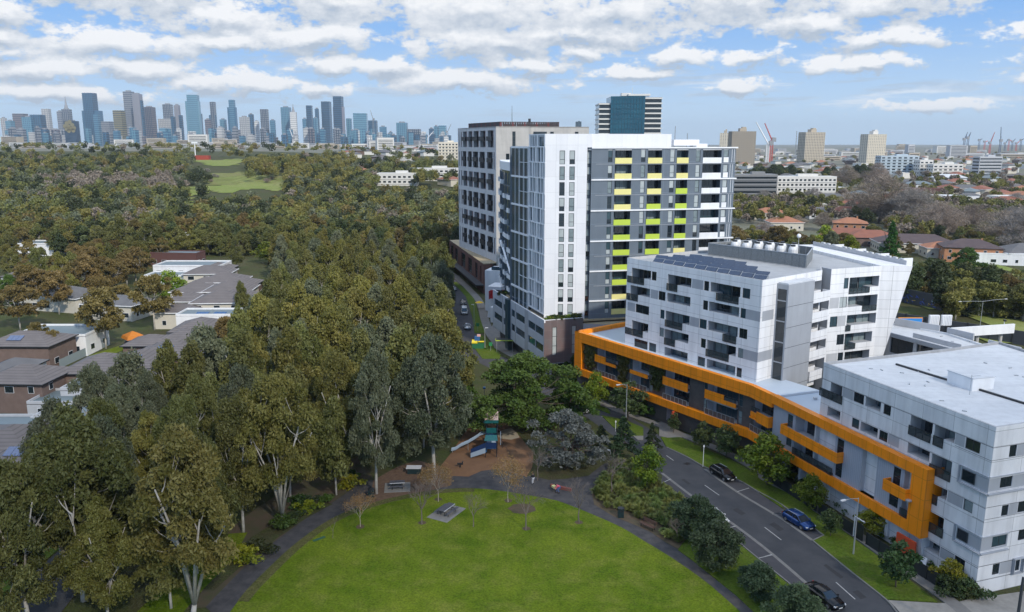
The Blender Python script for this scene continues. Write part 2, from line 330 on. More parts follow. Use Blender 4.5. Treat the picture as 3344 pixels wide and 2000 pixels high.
def wallgrid(mb,F,s0,s1,z0,z1,holes,cell=None,back=0,rev=0):
    "holes: (a0,a1,za,zb,depth). Makes the face, the reveals and the backs of the recesses"
    xs=sorted({round(v,3) for v in [s0,s1]+[h[0] for h in holes]+[h[1] for h in holes] if s0<=v<=s1})
    zs=sorted({round(v,3) for v in [z0,z1]+[h[2] for h in holes]+[h[3] for h in holes] if z0<=v<=z1})
    nx,nz=len(xs)-1,len(zs)-1; dep=[[0.0]*nz for _ in range(nx)]
    for i in range(nx):
        for j in range(nz):
            cx,cz=(xs[i]+xs[i+1])/2,(zs[j]+zs[j+1])/2
            for h in holes:
                if h[0]<cx<h[1] and h[2]<cz<h[3]: dep[i][j]=max(dep[i][j],h[4])
    for i in range(nx):
        j=0
        while j<nz:
            a0,a1=xs[i],xs[i+1]; d=dep[i][j]
            m=cell((a0+a1)/2,(zs[j]+zs[j+1])/2) if cell else 0
            k=j
            if d==0:
                while k+1<nz and dep[i][k+1]==0 and (cell((a0+a1)/2,(zs[k+1]+zs[k+2])/2) if cell else 0)==m: k+=1
                F.face(mb,a0,a1,zs[j],zs[k+1],0,m)
            else:
                za,zb=zs[j],zs[j+1]; F.face(mb,a0,a1,za,zb,-d,back)
                def nb(ii,jj): return dep[ii][jj] if 0<=ii<nx and 0<=jj<nz else 0.0
                for (ii,jj,pp) in ((i-1,j,'l'),(i+1,j,'r'),(i,j-1,'b'),(i,j+1,'t')):
                    e=nb(ii,jj)
                    if e<d:
                        if pp=='l': q=[F.P(a0,za,-e),F.P(a0,za,-d),F.P(a0,zb,-d),F.P(a0,zb,-e)]
                        if pp=='r': q=[F.P(a1,za,-d),F.P(a1,za,-e),F.P(a1,zb,-e),F.P(a1,zb,-d)]
                        if pp=='b': q=[F.P(a0,za,-e),F.P(a1,za,-e),F.P(a1,za,-d),F.P(a0,za,-d)]
                        if pp=='t': q=[F.P(a0,zb,-d),F.P(a1,zb,-d),F.P(a1,zb,-e),F.P(a0,zb,-e)]
                        mb.quad(q,rev)
            j=k+1
def window(r,F,a0,a1,z0,z1,depth=.16,nv=1,nh=0,name='window',frame=None,glass=None,bw=.06,hpos=None,noff=0.0):
    "frame with its glass pane"
    if a1-a0<.15 or z1-z0<.15: return None
    mb=MB(); n0,n1=-depth+noff+.02,-depth+noff+.09
    F.box(mb,a0+.005,a0+bw,z0+.005,z1-.005,n0,n1); F.box(mb,a1-bw,a1-.005,z0+.005,z1-.005,n0,n1)
    F.box(mb,a0+bw,a1-bw,z0+.005,z0+bw,n0,n1); F.box(mb,a0+bw,a1-bw,z1-bw,z1-.005,n0,n1)
    for i in range(1,nv+0):
        x=a0+(a1-a0)*i/nv; F.box(mb,x-bw*.4,x+bw*.4,z0+bw,z1-bw,n0,n1-.01)
    hz=[hpos] if hpos is not None else [z0+(z1-z0)*i/(nh+1) for i in range(1,nh+1)]
    for z in hz: F.box(mb,a0+bw,a1-bw,z-bw*.5,z+bw*.5,n0+.005,n1-.015)
    o=mb.build(name,frame or FRAMED,r,fixn=False)
    g=MB()
    gl=glass if glass is not None else rnd.choice([0,0,0,0,1,1,2])
    if isinstance(gl,tuple) and len(gl)==2:       # upper and lower pane differ
        zz=hpos or (z0+z1)/2; F.face(g,a0+bw*.5,a1-bw*.5,zz,z1-bw*.5,n0+.03,0); F.face(g,a0+bw*.5,a1-bw*.5,z0+bw*.5,zz,n0+.03,1); ms=[GL[gl[0]],GL[gl[1]]]
    else:
        F.face(g,a0+bw*.5,a1-bw*.5,z0+bw*.5,z1-bw*.5,n0+.03,0); ms=[GL[gl] if isinstance(gl,int) else gl]
    p=g.build('pane',ms,o,org=tuple(parent_world(r)),fixn=False)
    return o
def balus(r,F,a0,a1,z0,z1,kind,n=.04,th=.12,side=0.0):
    "balustrade: kind = material (solid box) or 'dark'/'glass' with posts and a rail"
    mb=MB()
    if kind in ('dark','glass','mesh'):
        F.box(mb,a0,a1,z0+.06,z1-.05,n,n+.03,0)
        F.box(mb,a0,a1,z1-.05,z1,n-.02,n+.06,1); F.box(mb,a0,a1,z0,z0+.06,n-.02,n+.05,1)
        k=max(1,int((a1-a0)/.9))
        for i in range(k+1):
            x=a0+(a1-a0-.05)*i/k; F.box(mb,x,x+.05,z0+.06,z1-.05,n+.03,n+.07,1)
        if side:
            F.box(mb,a1-.03,a1,z0,z1-.02,n-side,n-.02,0); F.box(mb,a0,a0+.03,z0,z1-.02,n-side,n-.02,0)
        ms=[BALG,DARKM] if kind!='mesh' else [mat('brown mesh',(.07,.05,.045),.7,(.12,.09,.08),.3),STEEL]
    else:
        F.box(mb,a0,a1,z0,z1,n,n+th,0); ms=[kind]
        if side: F.box(mb,a1-th,a1,z0,z1-.004,n-side,n,0); F.box(mb,a0,a0+th,z0,z1-.004,n-side,n,0)
    return mb.build('balustrade',ms,r,fixn=False)
def inset(P,d):
    n=len(P); a=sum(P[i-1][0]*P[i][1]-P[i][0]*P[i-1][1] for i in range(n)); sg=1 if a>0 else -1; out=[]
    for i in range(n):
        p0,p1,p2=Vector(P[i-1]),Vector(P[i]),Vector(P[(i+1)%n]); e1=(p1-p0).normalized(); e2=(p2-p1).normalized()
        n1=Vector((-e1.y,e1.x))*sg; n2=Vector((-e2.y,e2.x))*sg; b=n1+n2; k=1+n1.dot(n2)
        out.append(tuple(p1+b*(d/max(k,.35))))
    return out
def shell(mb,poly,z0,zr,par=.5,th=.3,m=0,skip=(),mcap=None):
    "plain outside walls (edges not in skip) plus a parapet ring; the roof itself is separate"
    n=len(poly); I=inset(poly,th); zt=zr+par
    for i in range(n):
        j=(i+1)%n; a,b=poly[i],poly[j]; L=math.hypot(b[0]-a[0],b[1]-a[1])
        if i not in skip: mb.quad([(a[0],a[1],z0),(b[0],b[1],z0),(b[0],b[1],zt),(a[0],a[1],zt)],m,[(0,z0),(L,z0),(L,zt),(0,zt)])
        mc=m if mcap is None else mcap
        mb.quad([(a[0],a[1],zt),(b[0],b[1],zt),(I[j][0],I[j][1],zt),(I[i][0],I[i][1],zt)],mc,[(0,0),(.01,0),(.01,.01),(0,.01)])
        mb.quad([(I[i][0],I[i][1],zr-.05),(I[j][0],I[j][1],zr-.05),(I[j][0],I[j][1],zt),(I[i][0],I[i][1],zt)],mc,[(0,0),(.01,0),(.01,.01),(0,.01)])
def roofpart(r,poly,z,m,name='roof'):
    mb=MB(); mb.prism(inset(poly,.28),z-.3,z,0); return mb.build(name,m,r)
def cx(F,cr,X,Y): return F.W(cr(X,Y))[0]
# ================================================================ the tall white and slate tower
def tower_white():
    FA=Fac((16.8,171.0),(49.2,178.2)); FW=Fac((7.0,171.0),(16.8,171.0)); P0=(7.0,171.0)
    r=root('apartment_tower',(20,172,0),'tall white and slate grey apartment tower with yellow and lime balconies','apartment tower')
    # --- slate facade
    rows=[49.0-.35-3.28*k for k in range(12)]   # window tops
    holes=[]; zb=12.0
    cols=[(3.69,4.66),(11.1,12.1),(17.8,18.85),(23.8,24.8)]; bal=[(5.25,9.0),(12.7,15.9),(19.35,22.0)]
    for k,zt in enumerate(rows):
        if zt-3<zb: break
        for a,b in cols: holes.append((a,b,zt-2.75,zt-.1,.16))
        for a,b in bal: holes.append((a,b,zt-2.2,zt,1.9))
        holes.append((25.4,29.8,zt-2.2,zt,1.9)); holes.append((30.35,31.45,zt-1.75,zt-.1,.16))
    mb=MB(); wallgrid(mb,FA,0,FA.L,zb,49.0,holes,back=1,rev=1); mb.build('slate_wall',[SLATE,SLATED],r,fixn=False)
    yel={}; pat=["YYYW","YYYW","YYLW","YLLW","LLLW","LLLW","LLYW","LLLW","LLLW","YYYW","YYYW","YYYW"]
    yc=['YYYYLLLLLYYY','YYYLLLLLLLYY','YYLLLLYYYYYY']
    for k,zt in enumerate(rows):
        if zt-3<zb: break
        for a,b in cols:
            g=rnd.choice([(2,2),(3,3),(3,0),(3,0),(0,0),(1,0),(3,3),(1,3)])
            window(r,FA,a,b,zt-2.75,zt-.1,nh=1,hpos=zt-1.75,glass=g,bw=.07)
        for i,(a,b) in enumerate(bal):
            c=yc[i][k]; balus(r,FA,a-.03,b+.03,zt-3.05,zt-1.85,LIMEY if c=='Y' else LIME,n=.0,th=.14)
            window(r,FA,a+.9,b-.02,zt-2.2,zt-.15,depth=1.9,nv=3,name='sliding_door',glass=rnd.choice([0,0,1,2]))
        balus(r,FA,25.38,29.82,zt-3.05,zt-1.85,WHITEP,n=0,th=.14)
        window(r,FA,26.2,29.78,zt-2.2,zt-.15,depth=1.9,nv=4,name='sliding_door',glass=rnd.choice([0,1,0]))
        window(r,FA,30.35,31.45,zt-1.75,zt-.1,glass=rnd.choice([2,3,0,3]),bw=.07)
    pm=MB(); bm_=MB()
    for k in range(11):
        zt=rows[k]; FA.box(pm,30.35,31.5,zt-2.9,zt-1.8,0,.06)
        off=0 if k%2 else .35
        for q in (0,.55): FA.box(pm,31.95+off*.9+q,32.03+off*.9+q,zt-2.9,zt-.05,0,.035)
    pm.build('white_infill_panel',WHITEP,r,fixn=False)
    for z in (48.93,42.25,35.69,29.13,22.57,16.0):
        FA.box(bm_,-.0,FA.L+.4,z-.16,z+.14,.003,.22)
    bm_.build('string_course',WHITEP,r,fixn=False)
    thin=MB()
    for z in (45.53,38.97,32.41,25.85,19.3): FA.box(thin,1.0,FA.L,z-.04,z+.04,.002,.05)
    thin.build('slate_joint',GREYP,r,fixn=False)
    # --- white front
    hs=[]; wr=[48.35-3.3*k for k in range(12)]; wc=[(3.05,4.2),(5.15,6.3)]
    for k,zt in enumerate(wr):
        if zt-2.9<12: break
        for a,b in wc: hs.append((a,b,zt-2.85,zt,.2))
    mb=MB(); wallgrid(mb,FW,0,FW.L-.9,12,51.8,hs,back=0); 
    for zt in [48.35-3.3*k-3.2 for k in range(0,11)]: pass
    # recessed strip with windows between white and slate
    mb.build('white_wall',[mat('white tower panel',(.77,.77,.78),.45,(.72,.73,.75),6,seam=(2.3,3.3,.022),seamcol=.70,dirt=.05)],r,fixn=False)
    for k,zt in enumerate(wr):
        if zt-2.9<12: break
        for i,(a,b) in enumerate(wc):
            window(r,FW,a,b,zt-2.85,zt,depth=.2,nh=1,hpos=zt-1.85,glass=rnd.choice([(3,3),(3,0),(3,3),(2,2),(0,0),(3,2)]),bw=.1)
    FS=Fac((15.95,171.25),(16.8,171.0)); st=MB(); st.quad([(15.9,171,12),(15.9,171.9,12),(15.9,171.9,49.0),(15.9,171,49.0)]); st.quad([(15.9,171.9,12),(16.8,171.9,12),(16.8,171.9,49),(15.9,171.9,49)])
    st.quad([(16.8,171.9,12),(16.8,171,12),(16.8,171,49),(16.8,171.9,49)]); st.build('recessed_strip',SLATED,r)
    F2=Fac((15.9,171.9),(16.8,171.9))
    for k,zt in enumerate(wr):
        if zt-2.9<12: break
        window(r,F2,.05,.85,zt-2.8,zt-.1,depth=-.05,nh=1,hpos=zt-1.7,glass=rnd.choice([(3,0),(3,3),(2,0),(3,2)]),bw=.07)
    # --- upper white block, sides and roofs
    wb=MB()
    up=[(7.0,171.0),(34.6,171.0+5.0),(33.0,184.5),(6.0,180.5),(3.9,179.9)]
    # front above the slate: slanted box
    wb.quad([(15.9,171,49.0),(16.8,171.0,49.0),(16.8,171.0,51.8),(15.9,171,51.8)],0,[(0,49),(1,49),(1,51.8),(0,51.8)])
    FU=Fac((16.8,171.3),(34.4,175.4)); FU.face(wb,0,FU.L,48.9,51.8)
    FR=Fac((34.4,175.4),(32.2,184.5)); FR.face(wb,0,FR.L,48.9,51.8)
    FB=Fac((32.2,184.5),(3.8,180.8)); FB.face(wb,0,FB.L,48.9,51.8)
    wb.build('upper_wall',[mat('white tower top',(.77,.77,.78),.45,(.73,.735,.75),6,seam=(3.4,9,.022),seamcol=.75,dirt=.05)],r,fixn=False)
    mb=MB(); mb.prism([(7.2,171.2),(16.8,171.3),(34.3,175.5),(32.2,184.3),(4,180.6)],51.2,51.6); mb.build('roof',ROOFP,r)
    rp=[(16.8,171.0),(49.2,178.2),(45.5,190.5),(3.0,196),(-.9,192.5),(3.8,180.8),(32,184.5),(34.4,175.4)]
    mb=MB(); mb.prism([(16.8,171.05),(49.15,178.25),(45.5,190.5),(0,194),(3.7,181)],48.4,48.75); mb.build('roof',ROOFP,r)
    ob=MB(); FE=Fac((49.2,178.2),(45.5,190.5)); FE.face(ob,0,FE.L,12,49.0); FK=Fac((45.5,190.5),(-.5,192.5)); FK.face(ob,0,FK.L,12,49.0); ob.build('rear_wall',SLATE,r,fixn=False)
    # --- left side: white fins, then curtain wall
    FF=Fac((3.8,180.8),(7.0,171.0)); FG=Fac((0.0,191.8),(3.8,180.8))
    fb=MB(); FF.face(fb,0,FF.L,12,51.8,-.35,1); fb.build('fin_backing',[WHITEP,GLB],r,fixn=False)
    fl=MB()
    for k in range(13):
        z=49.1-3.28*k
        if z<12.5: break
        FF.box(fl,0,FF.L,z-.12,z+.12,-.34,.06)
    FF.box(fl,0,FF.L,51.55,51.8,-1.2,.06); fl.build('floor_edge',WHITEP,r,fixn=False)
    xs=[0.1,1.9,3.6,5.1,6.9,8.6,9.7]
    for k in range(12):
        zt=51.6 if k==0 else 48.98-3.28*(k-1); zb_=49.2 if k==0 else zt-3.04
        if zb_<12: break
        f=MB()
        for i,x in enumerate(xs):
            xx=x+(.45 if (k%2 and i%3) else 0); wd=.35 if (i+k)%3 else .8
            if k==0 and 3<i<6: continue
            FF.box(f,xx,min(xx+wd,FF.L-.02),zb_,zt,-.33,.05)
        f.build('fin',WHITEP,r,fixn=False)
    f=MB(); FG.face(f,0,FG.L,12,48.9,0,0); 
    f.build('curtain_wall',GLB,r,fixn=False)
    f=MB()
    for z,h in ((48.95,.22),(42.3,.2),(35.75,.2),(29.2,.2),(22.6,.2),(16.1,.2)): FG.box(f,-.1,FG.L+.1,z-h,z+h,.0,.25)
    for z in (45.6,39,32.5,25.9,19.3): FG.box(f,5,FG.L,z-.06,z+.06,.0,.1)
    for i,x in enumerate((2.2,4.9,5.4,7.9,8.4,10.6)):
        FG.box(f,x,x+.14,12,48.8,.0,.06)
    FG.box(f,FG.L-.3,FG.L,12,48.9,0,.12)
    f.build('mullion_grid',WHITEP,r,fixn=False)
    # --- lower curved wing behind with white balconies
    wg=[(.3,193.5),(-.9,199),(-1.9,205),(-2.6,211),(-3.1,218),(-3.3,226)]
    wl=MB(); acc=0
    for a,b in zip(wg[:-1],wg[1:]):
        L=math.hypot(b[0]-a[0],b[1]-a[1]); wl.quad([(b[0],b[1],10),(a[0],a[1],10),(a[0],a[1],43.2),(b[0],b[1],43.2)],0,[(acc+L,10),(acc,10),(acc,43.2),(acc+L,43.2)]); acc+=L
    wl.quad([(-3.3,226,10),(20,232,10),(20,232,45),(-3.3,226,45)],1,[(0,10),(24,10),(24,45),(0,45)])
    wl.build('wing_glazing',[GLB,SLATED],r,fixn=False)
    cap=MB(); cap.prism([(.5,193.2),(-.95,199),(-2,205),(-2.7,211),(-3.2,218),(-3.45,226.3),(6,228),(8,196)],43.2,45.3); cap.build('wing_parapet',WHITEP,r)
    for k in range(9):
        zt=42.6-3.28*k
        fr=MB()
        for a,b in zip(wg[:-1],wg[1:]):
            F=Fac(b,a); F.box(fr,0,F.L,zt-3.2,zt-2.95,0,.12,0)
            for x in (.1,.5): F.box(fr,F.L*x,F.L*x+.12,zt-3,zt,0,.14,0)
        fr.build('wing_floor_edge',SLATED,r,fixn=False)
        for q,(a,b) in enumerate(zip(wg[:-1],wg[1:])):
            if (q+k)%3==0 or (k==0 and q<2): continue
            F=Fac(b,a); balus(r,F,.3,F.L*(.55+.35*((q+k)%2)),zt-3.0,zt-1.9,WHITEP,n=.5,th=.1,side=.5)
    dg=MB()
    for a,b,z0,z1 in ((wg[2],wg[0],23.2,17.5),(wg[3],wg[2],24.4,23.0)):
        dg.tube([(a[0]-.3,a[1],z0),(b[0]-.3,b[1],z1)],.35,4)
    dg.build('wing_band',WHITEP,r)
    # rooftop odds
    mb=MB(); mb.box((38.5,182,50.0),(6,3,1.3),0,R(12)); mb.box((42,184,49.4),(3.5,3,.7),0,R(12)); mb.build('plant_box',WHITEP,r)
    # --- podium
    pd=[(6.9,166.9),(-.6,186.7),(-5.0,204.1)]
    FP=Fac((-5.0,204.1),(6.9,166.9)); 
    hs=[]; segs=[(1.2,8.2),(9.4,12.4),(15.9,18.6),(19.4,26.0),(28.6,33.3),(33.5,38.6)]
    for zt in (10.55,7.0):
        for a,b in segs: hs.append((a,b,zt-1.75,zt,.25))
    mb=MB(); wallgrid(mb,FP,0,FP.L,2.9,12.5,hs,cell=lambda x,z:1 if (8.3<x<9.3 or 26.1<x<28.5 or 18.7<x<19.3) else 0,back=0)
    mb.build('podium_wall',[STRIP,GREYP],r,fixn=False)
    for zt in (10.55,7.0):
        for a,b in segs: window(r,FP,a,b,zt-1.75,zt,depth=.25,nv=max(2,int((b-a)/1.3)),name='podium_window',glass=rnd.choice([GLB,0,1]))
    mb=MB(); FP.box(mb,13.0,15.2,0,12.6,-.6,.7); mb.build('dark_blade',mat('dark teal blade',(.02,.05,.065),.3),r,fixn=False)
    FQ=Fac((6.9,166.9),(15.6,169.9)); hs=[(1.95,3.0,4.6,10.9,.25),(6.5,7.55,4.6,10.9,.25)]
    mb=MB(); wallgrid(mb,FQ,0,FQ.L,2.9,12.5,hs); mb.build('rusty_panel_wall',[BROWNP],r,fixn=False)
    for h in hs: window(r,FQ,h[0],h[1],h[2],h[3],depth=.2,nh=2,glass=3,name='podium_window',bw=.1)
    poly=[(6.9,166.9),(15.6,169.9),(20,171.2),(49,178),(48,190),(2,200),(-5,204.1)]
    mb=MB(); mb.prism(inset(poly,.02),2.7,2.88); mb.build('podium_soffit',GREYP,r)
    mb=MB(); mb.prism(inset(poly,.25),11.6,12.0); mb.build('podium_roof',GRAVEL,r)
    mb=MB(); mb.quad([(15.6,169.9,2.9),(22,168.8,2.9),(22,168.8,11.2),(15.6,169.9,11.2)],0); mb.quad([(22,168.8,0),(49,176,0),(49,176,11.2),(22,168.8,11.2)],0)
    mb.build('podium_rear_wall',GREYP,r)
    mb=MB(); mb.prism([(15.6,170),(22,168.8),(49,176),(48,190),(16,180)],10.9,11.2); mb.build('gravel_roof',GRAVEL,r)
    mb=MB()
    FP.box(mb,0,FP.L,12.0,12.6,-.3,-.003); FQ.box(mb,0.31,FQ.L,12.0,12.597,-.3,-.003); mb.build('podium_parapet',WHITEP,r,fixn=False)
    core=MB(); core.prism([(9,172),(30,174),(30,186),(0,196),(-3,200),(6,176)],0,2.7); core.build('undercroft_core',BRICKD,r)
    col=MB()
    for s_ in (2,8,21,27,33,37): p=FP.P(s_,0,-1.5); col.tube([p,(p[0],p[1],2.75)],.28,8)
    for s_ in (2,6): p=FQ.P(s_,0,-1.0); col.tube([p,(p[0],p[1],2.75)],.28,8)
    col.build('undercroft_column',CONC,r)
    return r
# ================================================================ the grey concrete tower behind it
def tower_grey():
    r=root('apartment_tower',(0,285,0),'tall raw concrete tower with dark red recessed balconies behind the white tower','apartment tower')
    F=Fac((-20.6,310),(-5.3,268)); top=55.2; pit=7.15
    A=[(1.0,1.9),(3.9,5.0),(6.9,11.6),(13.8,18.4),(20.0,26.0),(27.8,33.7),(36.2,42.2)]
    holes=[]; recs=[]
    for k in range(6):
        zt=54.0-pit*k; zb=zt-5.6
        if zb<10: zb=10.3
        sh=0 if k%2==0 else 0
        for i,(a,b) in enumerate(A):
            if k%2 and i>=2: a,b=a-.9,b-.9
            d=.35 if i<2 else 1.5
            holes.append((a,b,zb,zt,d)); recs.append((k,i,a,b,zb,zt,d))
        if k%2: holes.append((42.3,43.2,zb,zt,.35)); recs.append((k,7,42.3,43.2,zb,zt,.35))
    mb=MB(); wallgrid(mb,F,0,F.L,10,top,holes,back=1,rev=2); mb.build('side_wall',[CONCB,mat('loggia back',(.40,.42,.44),.6),mat('loggia reveal',(.34,.34,.35),.7)],r,fixn=False)
    RED=mat('dark red louvre',(.09,.012,.014),.6); BLK=mat('black steel balcony',(.018,.014,.016),.5)
    for k,i,a,b,zb,zt,d in recs:
        mb=MB()
        if d<1: F.box(mb,a+.1,b-.05,zb+.05,zt-.05,-.3,-.2,1 if i%2==0 else 0)
        else:
            if k%2==0: F.box(mb,b-1.5,b-.02,zb+.02,zt-.02,-.5,-.25,0); F.box(mb,a+.05,a+.5,zb,zt,-1.35,-1.2,1)
            else: F.box(mb,a+.02,a+1.4,zb+.02,zt-.02,-.5,-.25,1)
        mb.build('louvre',[RED,BLK],r,fixn=False)
        if d>1:
            zm=(zb+zt)/2-.45
            mb=MB(); F.box(mb,a-(.3 if k%2==0 else -.9),b-(.5 if k%2==0 else .2),zm-.15,zm+1.3,-.4,.55); mb.build('balcony',BLK,r,fixn=False)
            wx=(a+.2,b-1.6) if k%2==0 else (a+1.5,b-.1)
            window(r,F,wx[0],wx[1],zb+.2,zt-.2,depth=1.5,nh=2,glass=rnd.choice([2,3,1,2]),frame=FRAMEW,name='loggia_window')
    FR=Fac((-5.3,268),(5.8,271.0)); FR2=Fac((6.4,273.5),(26.2,277.2))
    mb=MB(); wallgrid(mb,FR,0,FR.L,0,top,[(5.6,6.7,48.6,53.6,.3),(3.4,4.6,43.6,46.4,.3)]); FR2.face(mb,0,FR2.L,0,top)
    mb.quad([(5.8,271,0),(6.4,273.5,0),(6.4,273.5,top),(5.8,271,top)],0,[(0,0),(2.5,0),(2.5,top),(0,top)])
    wallb=Fac((26.2,277.2),(18,322)); wallb.face(mb,0,wallb.L,0,top); wc=Fac((18,322),(-20.6,310)); wc.face(mb,0,wc.L,0,top)
    mb.build('front_wall',[CONC],r,fixn=False)
    window(r,FR,5.6,6.7,48.6,53.6,depth=.3,nh=2,glass=0,bw=.1); window(r,FR,3.4,4.6,43.6,46.4,depth=.3,nh=1,glass=0,bw=.1)
    for a,b in ((.8,5.4),(6.6,7.8),(15.2,16.4)):
        window(r,FR2,a,b,52.6,53.6,depth=-.12,nv=1 if b-a<2 else 3,glass=0)
    P=[(-20.6,310),(-5.3,268),(5.8,271),(6.4,273.5),(26.2,277.2),(18,322)]
    mb=MB(); mb.prism(P,54.9,55.25); mb.build('roof',CONC,r)
    mb=MB(); FS=Fac((-18,303),(-4,272)); 
    q=[(-16,300),(-4,273),(16,277.5),(10,310)]
    for i in range(4):
        f=Fac(q[i],q[(i+1)%4]); n=int(f.L/.8)
        for j in range(n): f.box(mb,f.L*j/n,f.L*(j+.8)/n,55.3,56.7,-.1,0,0 if (j*7)%5 else 1)
        f.box(mb,0,f.L,56.7,56.85,-.15,.05,2)
    mb.build('plant_screen',[mat('rooftop screen',(.03,.022,.025),.6),mat('rust screen',(.10,.02,.02),.6),DARKM],r,fixn=False)
    mb=MB(); mb.tube([(0,285,55),(0,285,62.5)],[.12,.05],5); mb.tube([(6,280,55),(6,280,58)],.5,6); mb.build('mast',DARKM,r)
    # podium of red brown brick with awning
    FP=Fac((-26.0,330),(-9.6,264)); hs=[(3,9,3.4,8.9,.5),(13,19,3.4,8.9,.5),(27,35,3.4,8.9,.5),(41,48,3.4,8.9,.5),(54,58,3.4,8.9,.5),(62.5,64.5,3.4,8.9,.5)]
    mb=MB(); wallgrid(mb,FP,0,FP.L,0,10.3,hs,back=1)
    mb.quad([(-9.6,264,0),(-6.5,266,0),(-6.5,266,10.3),(-9.6,264,10.3)]); mb.build('brick_podium',[BROWNB,GL[0]],r,fixn=False)
    for h in hs: window(r,FP,h[0],h[1],h[2],h[3],depth=.4,nv=3,nh=1,glass=0,name='podium_window')
    mb=MB(); mb.prism([(-26,330),(-9.6,264),(-5.5,266.5),(-5.3,268),(-20.6,310),(-20,332)],10.0,10.28); mb.build('gravel_roof',GRAVEL,r)
    mb=MB(); FP.box(mb,0,FP.L+.5,2.9,3.25,.02,2.6); mb.build('awning',mat('charcoal awning',(.04,.045,.055),.5),r,fixn=False)
    # white stepped terraces with a red panel at the foot
    mb=MB(); mb.box((-4.2,240,6.2),(5.5,9,12.4),0,R(-17)); mb.box((-3.2,229.5,4.6),(6,7,9.2),0,R(-17)); mb.box((-2.6,222.5,2.2),(5.5,6,4.4),0,R(-17)); mb.build('white_terrace',WHITEP,r)
    mb=MB(); mb.box((-6.3,225.9,7.0),(.12,2.2,2.4),0,R(-17)); mb.box((-3.6,225.6,7.2),(3.4,.12,2.3),1,R(-17)); mb.box((-5.6,225.2,7.2),(1.3,.14,2.5),0,R(-17)); mb.build('entry_panel',[mat('red panel',(.42,.01,.015),.4),GLB],r)
    mb=MB(); mb.box((-4.0,236,13),(4.5,.08,1.1),0,R(-17)); mb.build('glass_balustrade',GLB,r)
    return r
# ================================================================ the middle white block with staggered balconies
def staggered(r,F,cr,rows,zt0,pitch,h,floor,wallmats,z0,z1,greys,s0=0.0,smax=None,depth=1.7,cell_extra=None,gl=None):
    """rows: list of (ymid,[(kind,X0,X1)]) in crop pixels; w window, b recessed balcony, d dark balustrade, p grey panel"""
    holes=[]; todo=[]; pan=[]
    for k,(ym,its) in enumerate(rows):
        zt=zt0-pitch*k; zb=zt-h; zf=zt-floor
        for it in its:
            a=F.W(cr(it[1],ym))[0] if cr else it[1]; b=F.W(cr(it[2],ym))[0] if cr else it[2]
            a=max(a,.02 if it[0]!='d' else -.6); b=min(b,F.L-.02 if it[0]!='p' else F.L)
            if it[0]=='w': holes.append((a,b,zb,zt,.14)); todo.append(('w',a,b,zb,zt))
            if it[0]=='b':
                holes.append((a,b,zb,zt,depth)); w=b-a
                if w>5: todo.append(('D',a+.5,a+w*.5,zf+.05,zt-.05)); todo.append(('D',a+w*.54,b-.05,zf+.05,zt-.05))
                else: todo.append(('D',a+w*.22,b-.05,zf+.05,zt-.05))
                holes.append((a,b,zf,zb,depth)); holes.append((a,b,zf-.001,zf,0)) ; todo.append(('B',a,b,zf,zb))
            if it[0]=='d': todo.append(('d',a,b,zf,zb))
            if it[0]=='p': pan.append((a,b,zb,zt))
    # the parts of a recess without a dark balustrade get a solid upstand
    darks=[(t[1],t[2],t[3]) for t in todo if t[0]=='d']
    ups=[]
    for t in [t for t in todo if t[0]=='B']:
        segs=[(t[1],t[2])]
        for d in darks:
            if abs(d[2]-t[3])<.05:
                ns=[]
                for s_ in segs:
                    if d[1]<=s_[0] or d[0]>=s_[1]: ns.append(s_); continue
                    if d[0]>s_[0]+.05: ns.append((s_[0],d[0]))
                    if d[1]<s_[1]-.05: ns.append((d[1],s_[1]))
                segs=ns
        for s_ in segs: ups.append((s_[0],s_[1],t[3],t[4]))
    def isup(x,z): return any(u[0]<x<u[1] and u[2]<z<u[3] for u in ups)
    hh=[h_ for h_ in holes if h_[4]>0]
    # remove solid upstands from the holes: split the lower hole pieces
    fin=[]
    for h_ in hh:
        if h_[4]>1 and any(abs(h_[2]-u[2])<.01 and u[0]>=h_[0]-.01 and u[1]<=h_[1]+.01 for u in ups) :
            cuts=sorted([(u[0],u[1]) for u in ups if abs(h_[2]-u[2])<.01 and u[0]>=h_[0]-.01 and u[1]<=h_[1]+.01]); x=h_[0]
            for c in cuts:
                if c[0]>x+.05: fin.append((x,c[0],h_[2],h_[3],h_[4]))
                x=c[1]
            if h_[1]>x+.05: fin.append((x,h_[1],h_[2],h_[3],h_[4]))
        else: fin.append(h_)
    def cell(x,z):
        if cell_extra:
            c=cell_extra(x,z)
            if c is not None: return c
        return 1 if any(p[0]<x<p[1] and p[2]<z<p[3] for p in pan+greys) else 0
    extra=[(p[0],p[1],p[2],p[3],0) for p in pan+greys]
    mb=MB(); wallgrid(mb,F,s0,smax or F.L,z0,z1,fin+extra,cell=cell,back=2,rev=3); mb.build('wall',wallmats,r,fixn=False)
    for t in todo:
        if t[0]=='w': window(r,F,t[1],t[2],t[3],t[4],nv=1 if t[2]-t[1]<1.3 else 2,glass=rnd.choice(gl or [0,0,1,1,2,0,3,0]))
        if t[0]=='D': window(r,F,t[1],t[2],t[3],t[4],depth=depth,nv=max(1,int((t[2]-t[1])/1.1)),name='sliding_door',glass=rnd.choice([0,1,1,0,2,2,0]),noff=.06)
        if t[0]=='d': balus(r,F,t[1],t[2],t[3]+.02,t[4]+.02,'dark',n=.06,side=.1)
REV=mat('balcony reveal',(.42,.43,.45),.6); BKW=mat('balcony back wall',(.14,.15,.165),.6)
